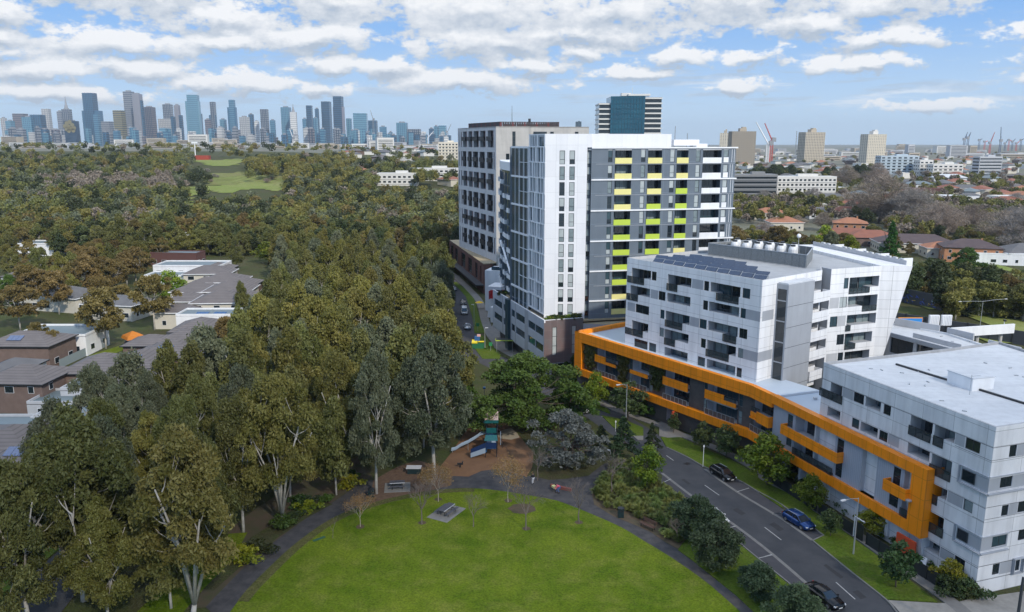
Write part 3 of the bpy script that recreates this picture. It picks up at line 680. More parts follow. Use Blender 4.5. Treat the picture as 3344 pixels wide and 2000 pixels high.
def middle_block():
    r=root('apartment_block',(35,140,0),'white mid rise block with staggered dark glass balconies and rooftop solar panels','apartment block')
    F=Fac((22.0,150.7),(39.9,125.0)); c=M1; TOP=28.5
    rows=[(390-60,[('b',440,570),('d',413,525),('w',575,607),('b',685,845),('d',680,752),('p',850,925),('w',932,965),('b',975,1180),('d',1018,1172),('w',1195,1247)]),
          (455,[('b',430,563),('d',407,483),('p',568,618),('w',622,668),('b',680,838),('w',925,958),('b',965,1172),('w',1182,1217),('p',1217,1330)]),
          (600,[('w',465,555),('p',410,462),('w',632,660),('b',668,832),('d',668,785),('p',835,897),('w',900,948),('b',958,1162),('d',1063,1155),('w',1172,1227)]),
          (715,[('b',440,550),('d',397,515),('w',628,657),('b',660,825),('d',663,735),('w',910,943),('b',952,1150),('d',948,1105),('w',1165,1200),('p',1200,1330)]),
          (850,[('w',455,545),('w',555,603),('b',660,818),('w',888,937),('b',950,1145),('w',1155,1190)])]
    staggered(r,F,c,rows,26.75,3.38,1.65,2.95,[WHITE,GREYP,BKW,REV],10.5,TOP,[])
    F2=Fac((39.9,125.0),(53.4,135.4)); L=F2.L
    rows2=[(380,[('b',1650,1722)]),(540,[('p',1325,1400),('b',1625,1700)]),(660,[('b',1620,1695)]),(800,[('p',1290,1390),('b',1610,1690)]),(930,[('b',1595,1680)])]
    staggered(r,F2,c,rows2,26.75,3.38,1.65,2.95,[WHITE,GREYP,BKW,REV],8,TOP,[])
    for k in range(4):
        zt=26.75-3.38*k; a=F2.W(c(1545-k*9,480+135*k))[0]; balus(r,F2,a,L-.2+.9,zt-3.35,zt-1.6,WHITE,n=1.3,th=.15,side=1.3)
        mb=MB(); F2.box(mb,a,L+.6,zt-3.35,zt-3.1,.01,1.29); mb.build('balcony_slab',WHITEP,r,fixn=False)
    balus(r,F2,F2.W(c(1590,980))[0],L,9.6,11.3,WHITE,n=1.3,th=.15,side=1.3)
    # stair tower
    mb=MB(); F2.box(mb,4.0,11.4,9,27.6,.0,2.2,0); F2.box(mb,3.96,4.0,10,26.8,.3,1.9,1); F2.box(mb,4.2,11.2,27.6,27.8,.2,2.0,2)
    for z in (24.0,20.5,17.1,13.7,10.4): F2.box(mb,4.003,11.42,z-.03,z+.03,.1,2.215,3)
    for z in (24.9,21.5,18,14.6,11.3): F2.box(mb,3.92,3.97,z-.1,z+.1,.3,1.9,0)
    mb.build('stair_tower',[GREYP,GL[0],ROOFP,FRAMED],r,fixn=False)
    # wing with the leaning end
    F3=Fac((55.4,136.5),(65.9,140.4)); L3_=F3.L
    ret=Fac((54.6,139.0),(55.4,136.5)); mb=MB(); ret.face(mb,0,ret.L,6,TOP); 
    r2=Fac((53.4,135.4),(54.6,139)); r2.face(mb,0,r2.L,6,TOP); mb.build('grey_return_wall',[GREYP],r,fixn=False)
    rows3=[(350,[('w',1875,1905),('b',1912,2110),('d',1912,2050)]),(480,[('p',1778,1840),('w',1845,1895),('b',1900,2098),('d',2000,2095)]),(610,[('w',1780,1830),('p',1832,1885),('b',1893,2088),('d',1887,1920)]),(745,[('w',1825,1873),('b',1878,2060),('d',1880,1950)]),(880,[('p',1752,1825),('w',1830,1865),('b',1875,2040)])]
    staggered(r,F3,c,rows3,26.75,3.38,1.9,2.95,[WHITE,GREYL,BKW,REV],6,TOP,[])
    # leaning white end slab: wide at the top, narrow at the foot
    e0=(65.9,140.4); e1=(70.2,137.5); q0=F3.W(c(2215,650)); 
    mb=MB(); zb=12.0
    A_=[(65.9,140.4),(70.2,137.5),(62.0,171.0),(57.0,166)]
    top=[(65.9,140.4,TOP+.003),(71.2,140.0,TOP+.003),(65,170.6,TOP+.003),(60,170,TOP+.003)]; bot=[(65.9,140.38,6),(66.3,140.37,6),(61.5,170,6),(58,168,6)]
    mb.box8(bot+top); mb.build('leaning_end_wall',WHITE,r)
    poly=[(22.0,150.7),(39.9,125.0),(53.4,135.4),(54.6,139.0),(55.4,136.5),(65.9,140.4),(70.8,140.05),(64.8,170.4),(50,168),(36.5,160.2)]
    mb=MB(); shell(mb,poly,6,TOP-.6,.6,.3,skip=(0,1,2,3,4,5,6)); mb.build('rear_wall',WHITE,r)
    mb=MB(); mb.prism(inset(poly,.29),TOP-1.0,TOP-.55); mb.build('roof',ROOFM,r)
    return r,F
def solar_array():
    F=Fac((22.0,150.7),(39.9,125.0)); SP=mat('solar panel blue',(.016,.030,.062),.15,(.03,.05,.095),.6,spec=.8); n=0
    lay=[(-1.6,5.0,30.4,10),(-4.6,6.5,25.5,8),(-7.4,8,21,5)]
    for n0,a0,a1,k in lay:
        for i in range(k):
            s_=a0+(a1-a0)*(i+.5)/k; p=F.P(s_,27.95,n0-.9); r=root('solar_panel',p,'tilted blue solar panel on steel feet on the roof of the white mid rise block','solar panel','solar panels on the roof of the middle block',rz=F.ang+R(20))
            mb=MB(); mb.box((0,0,.85),(2.3,2.0,.07),0,0,R(33)); mb.build('panel',SP,r,org=(0,0,0))
            mb=MB(); mb.box((0,0,.90),(2.3,.05,.03),0,0,R(28))
            for x in (-1.12,1.12): mb.box((x,0,.9),(.06,2.0,.04),0,0,R(28))
            for x in (-.9,.9):
                mb.tube([(x,-.85,0),(x,-.85,.42)],.03,4); mb.tube([(x,.85,0),(x,.85,1.25)],.03,4); mb.box((x,0,.03),(.05,2,.05))
            mb.build('rack',STEEL,r,org=(0,0,0))
def plant_enclosure():
    q=[(39.2,158.2),(52.6,140.8),(57.6,151.5),(49.5,163.5)]
    r=root('plant_screen',(48,152,27.9),'grey perforated metal screen around the rooftop cooling plant','screen')
    SC=mat('perforated screen',(.20,.215,.22),.6,(.13,.14,.145),.25)
    for i in range(4):
        f=Fac(q[i],q[(i+1)%4]); mb=MB(); n=int(f.L/1.4)
        for j in range(n): f.box(mb,f.L*j/n+.02,f.L*(j+1)/n-.02,28.1,30.3,-.04,.04)
        mb.build('screen_panel',SC,r,fixn=False)
        mb=MB(); f.box(mb,0,f.L,30.3,30.42,-.08,.08)
        for j in range(n+1): p=f.P(min(f.L*j/n,f.L),27.9,-.1); mb.tube([p,(p[0],p[1],30.4)],.05,4)
        mb.build('screen_frame',STEEL,r,fixn=False)
    W_=mat('white plant casing',(.66,.67,.68),.4,(.55,.56,.57),1)
    pro=None
    for j in range(2):
        for i in range(6):
            p=(43.6+1.75*i+j*1.5,157.0-1.5*i+j*3.6-2.0,27.95)
            lab='white round topped cooling unit inside the grey rooftop screen'
            if pro is None:
                pro=root('cooling_unit',p,lab,'cooling unit','cooling units behind the roof screen')
                mb=MB(); mb.tube([(0,0,0),(0,0,2.6),(0,0,3.0),(0,0,3.2)],[.78,.78,.62,.25],12); mb.build('casing',W_,pro,org=(0,0,0))
                mb=MB(); mb.tube([(0,0,3.05),(0,0,3.4)],.45,10); mb.build('fan_cowl',DARKM,pro,org=(0,0,0))
                mb=MB(); mb.box((0,-.55,1),(.7,.3,1.6)); mb.build('intake',STEEL,pro,org=(0,0,0))
            else: dup(pro,p,label=lab)
    # outdoor units along the far parapet
    e=Fac((64.2,169.5),(70.4,141.2)); pro=None
    for i,s_ in enumerate((2.5,4.3,6.2,9.8,11.4,13.2,16.5,18.2,20,23.2,25,26.8)):
        p=e.P(s_,27.95,-1.0)
        if i==0:
            pro=root('condenser_unit',p,'white boxy condenser unit in the row along the far roof edge','condenser','condenser units along the roof edge',rz=e.ang)
            mb=MB(); mb.box((0,0,.75),(1.05,.42,1.4)); mb.build('casing',W_,pro,org=(0,0,0))
            mb=MB(); mb.tube([(0,-.22,1.05),(0,-.26,1.05)],.28,10); mb.tube([(0,-.22,.45),(0,-.26,.45)],.28,10); mb.build('fan_grille',DARKM,pro,org=(0,0,0))
        else: dup(pro,p,rz=e.ang)
        if i%3==2: 
            pass
    r=root('roof_screen_wall',e.P(13,27.9,-.2),'low pale parapet screen behind the condenser units','screen wall')
    mb=MB(); e.box(mb,0,e.L,27.9,29.3,-.35,-.2); mb.build('panel',GREYL,r,fixn=False)
    mb=MB(); 
    for s_ in (7.7,14.8,21.6,28): e.box(mb,s_,s_+.15,27.9,29.6,-2.2,-.36)
    mb.build('divider',WHITEP,r,fixn=False)
    # weather station
    p=(60.0,166,28.0); r=root('weather_station',p,'small mast with a white dome on the roof edge','mast')
    mb=MB(); mb.tube([(0,0,0),(0,0,2.6)],.06,5); mb.tube([(0,0,1.4),(.9,0,0)],.03,4); mb.tube([(0,0,1.4),(-.9,0,0)],.03,4); mb.build('pole',STEEL,r,org=(0,0,0))
    bm=bmesh.new(); bmesh.ops.create_icosphere(bm,subdivisions=2,radius=.45); me=bpy.data.meshes.new('dome'); bm.to_mesh(me); bm.free(); me.materials.append(WHITEP); o=bpy.data.objects.new('dome',me); COL.objects.link(o); o.parent=r; o.location=(0,0,2.9)
# ================================================================ the orange framed low block
VINE=leafmat('climbing vine leaves',(.055,.07,.012),(.10,.095,.02),.15)
def leafquads(P,Nv,size,rs,asp=1.6,droop=None):
    "P (n,3) centres -> arrays of quad corners; Nv: preferred axis or None"
    n=len(P); d=rs.normal(size=(n,3)); 
    if droop is not None: d[:,2]-=droop
    d/=np.linalg.norm(d,axis=1)[:,None]; q=rs.normal(size=(n,3)); b=np.cross(d,q); b/=np.linalg.norm(b,axis=1)[:,None]+1e-9
    s=size*(.6+.8*rs.random(n))[:,None]; d=d*s*asp*.5; b=b*s*.5
    V=np.stack([P-d-b*.35,P+b-d*.1,P+d+b*.15,P-b+d*.1],1).reshape(-1,3); return V
def quadmesh(name,V,tint,m):
    n=len(V)//4; me=bpy.data.meshes.new(name); me.vertices.add(n*4); me.vertices.foreach_set('co',V.astype(np.float32).ravel())
    me.loops.add(n*4); me.loops.foreach_set('vertex_index',np.arange(n*4,dtype=np.int32)); me.polygons.add(n)
    me.polygons.foreach_set('loop_start',np.arange(0,n*4,4,dtype=np.int32)); me.polygons.foreach_set('loop_total',np.full(n,4,dtype=np.int32))
    me.update(calc_edges=True); a=me.attributes.new('tint','FLOAT','POINT'); a.data.foreach_set('value',np.repeat(tint,4).astype(np.float32)); me.materials.append(m); return me
def vine(r,F,a0,a1,z0,z1,n,seed):
    rs=np.random.RandomState(seed); m=900; a=rs.uniform(a0,a1,m); z=z1-(z1-z0)*rs.random(m)**1.15; w=(a1-a0)/2; keep=np.abs(a-(a0+w))<w*(.55+.45*((z-z0)/(z1-z0))+.25*np.sin(z*3+seed)); a,z=a[keep],z[keep]
    P=np.array([F.P(x,y,n+rs.uniform(.02,.4)) for x,y in zip(a,z)]); V=leafquads(P,None,.42,rs,1.3,.8)
    V-=np.array(parent_world(r)); o=bpy.data.objects.new('vine',quadmesh('vine',V,rs.random(len(P)),VINE)); COL.objects.link(o); o.parent=r
def orange_block():
    r=root('apartment_block',(30,125,0),'low apartment block wrapped in a bright orange frame with vine covered dark brick','apartment block')
    c=Z4; F=Fac((13.0,160.6),(38.4,123.1)); L=F.L
    # frame: top band, bottom band, left post (real depth)
    OB=lambda f_,*a:(lambda q:(f_.box(q,*a),q.build('orange_band',ORANGE,r,fixn=False)))(MB())
    OB(F,0,L,9.75,11.75,-.9,0); OB(F,0,2.25,4.1,9.74,-.9,0); OB(F,0,L,2.7,4.1,-.9,0)
    B=Fac((38.4,123.1),(40.2,117.8)); OB(B,0,B.L,9.75,11.75,-.9,0); OB(B,0,B.L,2.7,4.1,-.9,0)
    # recessed wall behind the frame with balconies
    base=Fac(F.P(0,0,-.9)[:2],F.P(L,0,-.9)[:2])
    cols=[('v',2.3,6.3),('b',6.4,12.5,'L'),('v',12.6,16.0),('w',15.9,16.6),('b',16.8,21.3,'C'),('w',21.5,22.3),('v',21.8,25.5),('b',25.6,31.5,'S'),('br',31.5,35.0),('w',34.9,35.5),('b',35.7,42.3,'R'),('w',42.5,43.3),('br',43.3,46)]
    holes=[]
    for t in cols:
        if t[0]=='b': holes+= [(t[1],t[2],7.3,9.75,1.6),(t[1],t[2],4.1,6.6,1.6)]
        if t[0]=='w': holes+= [(t[1],t[2],7.3,9.5,.12),(t[1],t[2],4.3,6.5,.12)]
    holes.append((26.2,29.0,0.02,2.6,1.5))
    mb=MB(); wallgrid(mb,base,0,L,-1.5,11.0,holes,back=1,rev=1,cell=lambda x,z:0); mb.build('brick_wall',[BRICKD,mat('balcony side wall',(.42,.43,.46),.6)],r,fixn=False)
    for t in cols:
        if t[0]=='b':
            a,b=t[1],t[2]
            for z in (4.1,7.3):
                window(r,base,a+.8,b-.1,z+.05,z+2.35,depth=1.6,nv=int((b-a)/1.1),name='sliding_door',glass=rnd.choice([0,1,0]),noff=.05)
            balus(r,base,a,b,4.1,5.15,'mesh',n=.55)
        if t[0]=='w':
            window(r,base,t[1],t[2],7.3,9.5,depth=.12,nh=1,glass=1); window(r,base,t[1],t[2],4.3,6.5,depth=.12,nh=1,glass=2)
        if t[0]=='v': vine(r,base,t[1],t[2],4.3 if t[1]<20 else 5.0,9.7,.05,int(t[1]*7))
    def ob(a0,a1,z0,z1): q=MB(); base.box(q,a0,a1,z0,z1,.5,.68); q.build('orange_balustrade',ORANGE,r,fixn=False)
    ob(6.3,9.6,7.0,8.15); ob(9.6,12.6,6.7,7.25); ob(6.3,9.6,6.7,6.995)
    ob(16.7,21.5,6.75,7.45); ob(25.5,31.6,6.8,8.3); ob(35.6,39.8,6.9,8.45); ob(39.8,42.4,6.9,7.6)
    mb=MB()
    for t in cols:
        if t[0]=='b': base.box(mb,t[1],t[2],6.62,6.85,-1.55,.49)
    mb.build('balcony_slab',GREYP,r,fixn=False)
    for a,b in ((9.6,12.5),(39.8,42.3)): balus(r,base,a,b,7.3,8.4,'dark',n=.5)
    # bend piece
    b2=Fac(B.P(-.3,0,-.9)[:2],B.P(B.L,0,-.9)[:2]); mb=MB(); wallgrid(mb,b2,0,b2.L,-1.5,11,[(.6,5.4,7.2,9.75,1.4),(.6,5.4,4.1,6.5,1.4)],back=1,rev=1); mb.build('brick_wall',[BRICKD,mat('balcony side wall',(.4,.4,.4))],r,fixn=False)
    window(r,b2,.9,5.2,7.2,9.6,depth=1.4,nv=4,name='sliding_door',glass=0,noff=.05); window(r,b2,.9,5.2,4.2,6.4,depth=1.4,nv=4,name='sliding_door',glass=1,noff=.05)
    mb=MB(); b2.box(mb,.5,2.6,6.7,7.4,.5,.7); b2.box(mb,2.6,5.7,6.3,8.0,.9,1.1); b2.box(mb,5.5,5.7,6.3,7.996,-.2,.9); b2.box(mb,.5,5.6,6.35,6.6,-.2,.9); mb.build('orange_balustrade',ORANGE,r,fixn=False)
    balus(r,b2,.3,5.6,4.1,5.15,'mesh',n=.5); balus(r,b2,.5,2.6,7.4,8.3,'dark',n=.5)
    # second straight run
    H=Fac((40.2,117.8),(49.5,89.0)); L=H.L
    OB(H,0.003,L,10.45,11.75,-1.1,0); OB(H,28.0,L,4.2,10.449,-1.1,0); OB(H,.003,L,2.85,4.2,-1.1,0)
    E_=Fac((49.5,89.0),(52.1,90.0)); mb=MB(); E_.face(mb,0,E_.L,2.85,11.75); mb.build('orange_end_wall',ORANGE,r,fixn=False)
    hb=Fac(H.P(0,0,-.5)[:2],H.P(L,0,-.5)[:2]); tz,bz=10.45,4.2
    holes=[(3.5,4.7,7.9,9.9,.15),(3.5,4.7,4.9,6.9,.15),(5.3,14.0,7.6,tz,1.6),(5.3,14.0,bz,6.9,1.6),(14.4,15.7,7.7,10.0,.15),(14.4,15.7,4.5,6.9,.15),(19.2,21.9,bz,tz,1.1),(24.7,25.9,7.4,10.0,.15),(24.4,25.9,4.7,7.0,.15),(26.5,28.6,7.6,tz,1.5),(26.5,28.6,bz,6.9,1.5)]
    mb=MB(); wallgrid(mb,hb,0,L-1.5,2.9,tz+.1,holes,back=1,rev=1); mb.build('ribbed_wall',[RIB,mat('balcony side wall',(.42,.43,.46))],r,fixn=False)
    for a,b,z0,z1,d in holes:
        if d<1: window(r,hb,a,b,z0,z1,depth=d,nh=1,glass=rnd.choice([0,1]))
        elif b-a>3:
            window(r,hb,a+.9,a+4.0,z0+.05,z1-.2,depth=d,nv=3,name='sliding_door',glass=0,noff=.05); window(r,hb,a+5.2,b-.1,z0+.05,z1-.2,depth=d,nv=3,name='sliding_door',glass=0,noff=.05)
            mb=MB(); hb.box(mb,a+4.3,a+4.6,z0,z1,-d,-.02); mb.build('dividing_wall',GREYL,r,fixn=False)
        elif z1-z0>5: window(r,hb,a+.9,b-.15,z0+.3,6.9,depth=d,nh=1,glass=1,noff=.05); window(r,hb,a+.9,b-.15,7.9,z1-.2,depth=d,nh=1,glass=1,noff=.05)
        else: window(r,hb,a+.5,b-.1,z0+.05,z1-.2,depth=d,nv=2,name='sliding_door',glass=0,noff=.05)
    mb=MB(); hb.box(mb,3.4,15.8,6.85,8.35,1.0,1.15); hb.box(mb,3.4,3.55,6.85,8.347,0,.999); hb.box(mb,15.65,15.8,6.85,8.347,0,.999); mb.build('orange_balustrade',ORANGE,r,fixn=False); mb=MB(); hb.box(mb,24.3,28.0,6.85,8.3,1.0,1.15); hb.box(mb,24.3,24.45,6.85,8.297,0,.999); hb.box(mb,27.85,28,6.85,8.297,0,.999); mb.build('orange_balustrade',ORANGE,r,fixn=False)
    mb=MB(); hb.box(mb,3.56,15.64,6.9,7.1,-.3,.99); hb.box(mb,24.46,28.5,6.9,7.1,-.3,.99); mb.build('balcony_slab',GREYL,r,fixn=False)
    balus(r,hb,5.3,14.0,4.2,5.3,'glass',n=.2); balus(r,hb,26.5,28.5,4.2,5.3,'glass',n=.2); balus(r,hb,28.0,28.6,7.6,8.6,'glass',n=.2)
    # ground floor wall behind terraces, left end and roof
    g=Fac(H.P(0,0,-2.2)[:2],H.P(L,0,-2.2)[:2]); hs=[(2,5.5,.2,2.5,.3),(8,11.5,.2,2.5,.3),(14.5,17,.2,2.5,.3),(20,23,.2,2.5,.3),(25.5,29,.2,2.5,.3)]
    mb=MB(); wallgrid(mb,g,0,L,-1.5,2.9,hs,back=1,rev=0); mb.build('ground_floor_wall',[mat('ground floor render',(.30,.30,.32),.7),GL[0]],r,fixn=False)
    for h in hs: window(r,g,h[0],h[1],h[2],h[3],depth=.3,nv=3,glass=0,name='sliding_door')
    mb=MB()
    for s_ in (6.5,12.8,18.5,24,29.5): p=H.P(s_,0,-1.9); mb.box((p[0],p[1],1.45),(.5,1.9,2.9),0,H.ang)
    mb.build('party_wall',WHITEP,r)
    e0=(26.8,170.9); q=Fac(e0,(13.0,160.6)); OB(q,0,q.L-.002,10.9,11.75,-.9,0); OB(q,0,q.L-.002,2.7,10.899,-.6,-.3)
    mb=MB(); mb.prism([F.P(.5,0,-.85)[:2],F.P(F.L,0,-.85)[:2],B.P(B.L,0,-.85)[:2],H.P(L-.5,0,-1.05)[:2],(56,95),(50,122),(42,135),(30,160),(26.5,169.5)],10.5,10.95); mb.build('roof',ROOFB,r)
    mb=MB(); mb.tube([(41.8,119.2,11.0),(53.0,123.3,11.0)],.22,4); mb.box((47,118,11.15),(.5,.5,.4)); mb.build('roof_kerb',GREYL,r)
    mb=MB(); q2=Fac(F.P(28.6,0,-.7)[:2],F.P(28.6,0,-2.3)[:2]); 
    p=base.P(28.9,0,-.2); mb.box((p[0],p[1],1.3),(.3,3.2,2.55),0,F.ang); mb.build('orange_red_entry_wall',ORANGER,r)
    p=H.P(29.0,0,-.2); mb=MB(); mb.box((p[0]-.4,p[1]+.6,1.0),(3.0,.25,2.2),0,H.ang); mb.build('orange_red_entry_wall',ORANGER,r)
    r.location=(29.49,122.88,.85); r.scale=(.983,.983,.983)
    return r,F,H
# ================================================================ the near white block on the right
def near_block():
    r=root('apartment_block',(55,95,0),'near white apartment block with grey window bands and a pale flat roof','apartment block')
    F=Fac((43.5,107.2),(52.1,81.3)); TOP=20.0
    I=None
    rows=[('x',[('b',1.75,4.0),('d',-.3,4.2),('p',4.1,6.1),('w',6.2,8.05),('b1',8.35,11.0),('w',11.5,12.7),('b',15.9,19.2),('d',15.8,19.1),('b1',19.5,22.35),('d',19.5,20.9),('p',22.4,23.7),('w',23.8,25.7)]),
          ('x',[('b',1.5,4.0),('w',6.3,7.6),('b1',7.9,10.9),('w',11.2,12.6),('p',12.7,14.5),('b1',15.9,19.2),('b',19.55,22.4),('d',19.4,22.4),('p',23.7,25.7)]),
          ('x',[('b1',20.2,22.2),('d',19.6,21.0),('p',22.3,24.4),('w',24.5,25.7)]),
          ('x',[('b',19.7,22.2),('d',19.5,22.3)]),
          ('x',[('b',19.4,22.1),('p',22.2,24.1),('w',24.2,25.6)])]
    # reuse the staggered builder with explicit positions
    R2=[]
    for k,(y,its) in enumerate(rows):
        R2.append((0,[(('b' if i[0]=='b1' else i[0]),i[1],i[2]) for i in its]))
    greys=[(23.7,F.L,12.45,14.0),(24.0,F.L,5.4,6.9)]
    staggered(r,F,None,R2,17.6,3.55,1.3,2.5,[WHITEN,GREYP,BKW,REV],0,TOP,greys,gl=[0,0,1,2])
    window(r,F,23.9,25.6,12.6,13.9,depth=-.02,nv=1,glass=0); window(r,F,24.2,25.6,5.55,6.8,depth=-.02,nv=1,glass=0)
    for a,z0,z1 in ((23.6,12.3,14.15),(23.9,5.2,7.05)):
        mb=MB(); F.box(mb,a,F.L+.12,z0-.12,z0,.0,.32); F.box(mb,a,F.L+.12,z1,z1+.1,.0,.14); F.box(mb,a-.1,a,z0-.12,z1+.1,0,.3); mb.build('grey_window_hood',GREYP,r,fixn=False)
    mb=MB()
    for z,a,b in ((17.62,0,F.L),(16.12,22.5,F.L),(14.06,12.8,22.3),(10.52,22.3,F.L),(8.95,25.8,F.L),(7.0,22.3,24),(3.35,22.2,F.L),(1.7,25.7,F.L)): F.box(mb,a,b,z-.025,z+.025,.002,.006)
    mb.build('shadow_joint',FRAMED,r,fixn=False)
    G2=Fac((52.1,81.3),(72,87.9)); 
    items=[(2.4,3.45,16.23,17.6,1),(5.2,6.6,16.23,17.6,1),(1.65,3.4,12.7,13.95,2),(6.2,7.6,12.7,13.95,2),(2.4,3.4,9.25,10.55,1),(4.8,6.2,9.3,10.6,1),(1.6,3.75,5.6,6.9,2),(5.45,7.2,5.8,7.1,1),(2.2,3.25,2.1,3.45,1),(5.3,6.3,2.0,3.5,1)]
    greys2=[(3.5,5.2,16.23,17.6),(0,6,12.5,14.0),(3.45,4.75,9.25,10.6),(0,3.9,5.4,6.95),(3.3,5.25,2.0,3.5)]
    hl=[(a,b,z0,z1,.14) for a,b,z0,z1,_ in items]
    def cell(x,z): return 1 if any(g[0]<x<g[1] and g[2]<z<g[3] for g in greys2) else 0
    mb=MB(); wallgrid(mb,G2,0,G2.L,-.4,TOP,hl+[(g[0],g[1],g[2],g[3],0) for g in greys2],cell=cell); mb.build('wall',[WHITEN,GREYP],r,fixn=False)
    for a,b,z0,z1,nv in items: window(r,G2,a,b,z0,z1,nv=nv,glass=rnd.choice([0,0,1]))
    for b,z0,z1 in ((6.05,12.3,14.15),(3.95,5.2,7.05)):
        mb=MB(); G2.box(mb,-.12,b,z0-.12,z0,.0,.32); G2.box(mb,-.1,b,z1,z1+.1,.0,.14); mb.build('grey_window_hood',GREYP,r,fixn=False)
    mb=MB(); G2.box(mb,5.1,5.2,1.8,3.7,0,.35); G2.box(mb,5.2,6.5,1.8,1.9,0,.35); G2.box(mb,5.2,6.5,3.6,3.7,0,.35); G2.box(mb,6.5,6.6,1.8,3.7,0,.35); mb.build('grey_window_hood',GREYP,r,fixn=False)
    mb=MB()
    for z in (17.62,16.15,10.62,9.2,7.1,3.5,1.7): G2.box(mb,.01,G2.L,z-.025,z+.025,.002,.006)
    mb.build('shadow_joint',FRAMED,r,fixn=False)
    poly=[(43.5,107.2),(52.1,81.3),(72,87.9),(80,92),(75,119),(65.0,114.8)]
    mb=MB(); shell(mb,poly,0,TOP-.35,.35,.25,skip=(0,1)); mb.build('wall',WHITEN,r,fixn=False)
    mb=MB(); mb.prism(inset(poly,.24),TOP-.9,TOP-.34); mb.build('roof',ROOFP,r)
    mb=MB(); K=Fac((53.5,107.0),(62.3,86.0)); K.box(mb,0,K.L,TOP-.36,TOP-.1,-.12,.12); mb.build('box_gutter',DARKM,r,fixn=False)
    ls=MB()
    rs=random.Random(3)
    for i in range(26):
        u_,v_=rs.random(),rs.random(); x=45+u_*25; y=86+v_*22
        if inpoly(x,y,inset(poly,1.2)): ls.box((x,y,TOP-.28),(.5,.12,.12),0,rs.random()*3)
    ls.build('roof_vent',STEEL,r)
    mb=MB(); mb.box((58.3,97.3,TOP+.45),(3.4,3.9,1.6),0,R(16)); mb.box((58.3,97.3,TOP+1.3),(3.6,4.1,.12),1,R(16)); mb.build('roof_box',[WHITEP,ROOFP],r)
    mb=MB(); mb.tube([(56.2,93.6,TOP-.35),(56.2,93.6,TOP+2.2)],.04,5); mb.tube([(56.2,93.6,TOP+2.0),(57.6,94.1,TOP+2.0)],.03,4); mb.build('vent_pipe',STEEL,r)
    # lower terraces at the orange building's end
    return r,F,G2
def far_right_block():
    r=root('apartment_block',(75,140,0),'low grey rendered block with a wide pale roof behind the near white block','apartment block')
    z=15.6
    F1=Fac((67.3,150.4),(76.9,127.8))
    hs=[(7.5,12.5,z-3.8,z-.9,.4),(13.2,16.5,z-3.6,z-.9,.4),(17.5,21,z-3.4,z-.9,.4)]
    mb=MB(); wallgrid(mb,F1,0,F1.L,0,z,hs,back=0); mb.build('grey_wall',GREYL,r,fixn=False)
    for h in hs: window(r,F1,h[0],h[1],h[2],h[3],depth=.35,nv=3,glass=0)
    mb=MB(); F1.box(mb,3.5,F1.L,z-.7,z+.02,.0,.5); mb.build('fascia',GREYP,r,fixn=False)
    poly=[(67.3,150.4),(76.9,127.8),(84,122),(110,130),(84.2,131.0),(80.6,143.8),(74.5,151.2)]
    poly=[(67.3,150.4),(76.9,127.8),(80,112),(108,120),(100,131),(83.8,126.2),(80.4,143.0),(74.4,151.3)]
    mb=MB(); shell(mb,poly,0,z-.35,.35,.25,skip=(0,)); mb.build('wall',WHITEP,r,fixn=False)
    mb=MB(); mb.prism(inset(poly,.2),z-.8,z-.34); mb.build('roof',ROOFP,r)
    for p_,q_,h_,t_ in (((74.2,150.6),(79.5,144.2),1.1,.25),((80.2,142.9),(82.4,138.2),1.0,.3),((82.3,133.6),(84.6,128.4),1.0,.3),((72.5,140),(76.5,131.5),.7,.25)):
        mb=MB(); f_=Fac(p_,q_); f_.box(mb,0,f_.L,z-.3,z+h_,-t_,0); mb.build('upstand',GREYL,r,fixn=False)
    mb=MB(); rs=random.Random(5)
    for i in range(14): mb.box((72+rs.random()*10,118+rs.random()*26,z-.26),(.5,.15,.12),0,rs.random()*3)
    mb.build('roof_vent',STEEL,r)
    # pale beam (footbridge) behind
    r2=root('footbridge_beam',(92,150,0),'pale horizontal footbridge beam beyond the grey block','footbridge')
    mb=MB(); f=Fac(GT(*M2(1490,450))[:2],GT(*M2(1500,440))[:2])
    zz=13.2; p=G(*M2(1490,462),zz); q=G(*M2(2012,428),zz); f=Fac(p,q); f.box(mb,0,f.L,zz-1.0,zz+.9,-.4,0); f.box(mb,0,f.L,zz-1,zz-.8,-2.4,-.41); mb.build('beam',WHITEP,r2,fixn=False)
    mb=MB(); 
    for s_ in (2,f.L/2,f.L-2): pp=f.P(s_,0,-1.2); mb.tube([pp,(pp[0],pp[1],zz-1)],.35,8)
    mb.build('column',CONC,r2)
    q=(q[0]-2.5,q[1]-.4,zz+.9); cr=root('security_camera',q,'small white camera on a short post on the footbridge beam','camera'); mb=MB(); mb.tube([(0,0,0),(0,0,.7)],.06,5); mb.build('post',WHITEP,cr,org=(0,0,0)); mb=MB(); mb.box((0,-.1,.85),(.35,.6,.3)); mb.build('housing',DARKM,cr,org=(0,0,0))
    # two louvred billboard backs
    for X,l in ((1350,'left one of two white louvred roof cowls'),(1450,'right one of two white louvred roof cowls')):
        x,y=G(*M2(X,445),14.9); rr=root('roof_cowl',(x,y,14.9),l,'cowl','white louvred cowls')
        mb=MB(); mb.box((0,0,2.0),(1.9,.5,2.0))
        for k in range(6): mb.box((-.75+k*.3,-.28,2.0),(.14,.1,1.8))
        mb.build('louvre_panel',WHITEP,rr,org=(0,0,0)); mb=MB()
        for x_ in (-.8,.8): mb.tube([(x_,-.4,0),(x_,-.4,1.1)],.06,5); mb.tube([(x_,.4,0),(x_,.4,1.1)],.06,5)
        mb.build('leg',DARKM,rr,org=(0,0,0))
    x,y=G(*M2(1165,395),13); s=root('blue_sign',(x,y,11),'blue sign board with a white panel and orange edge behind the white block','sign')
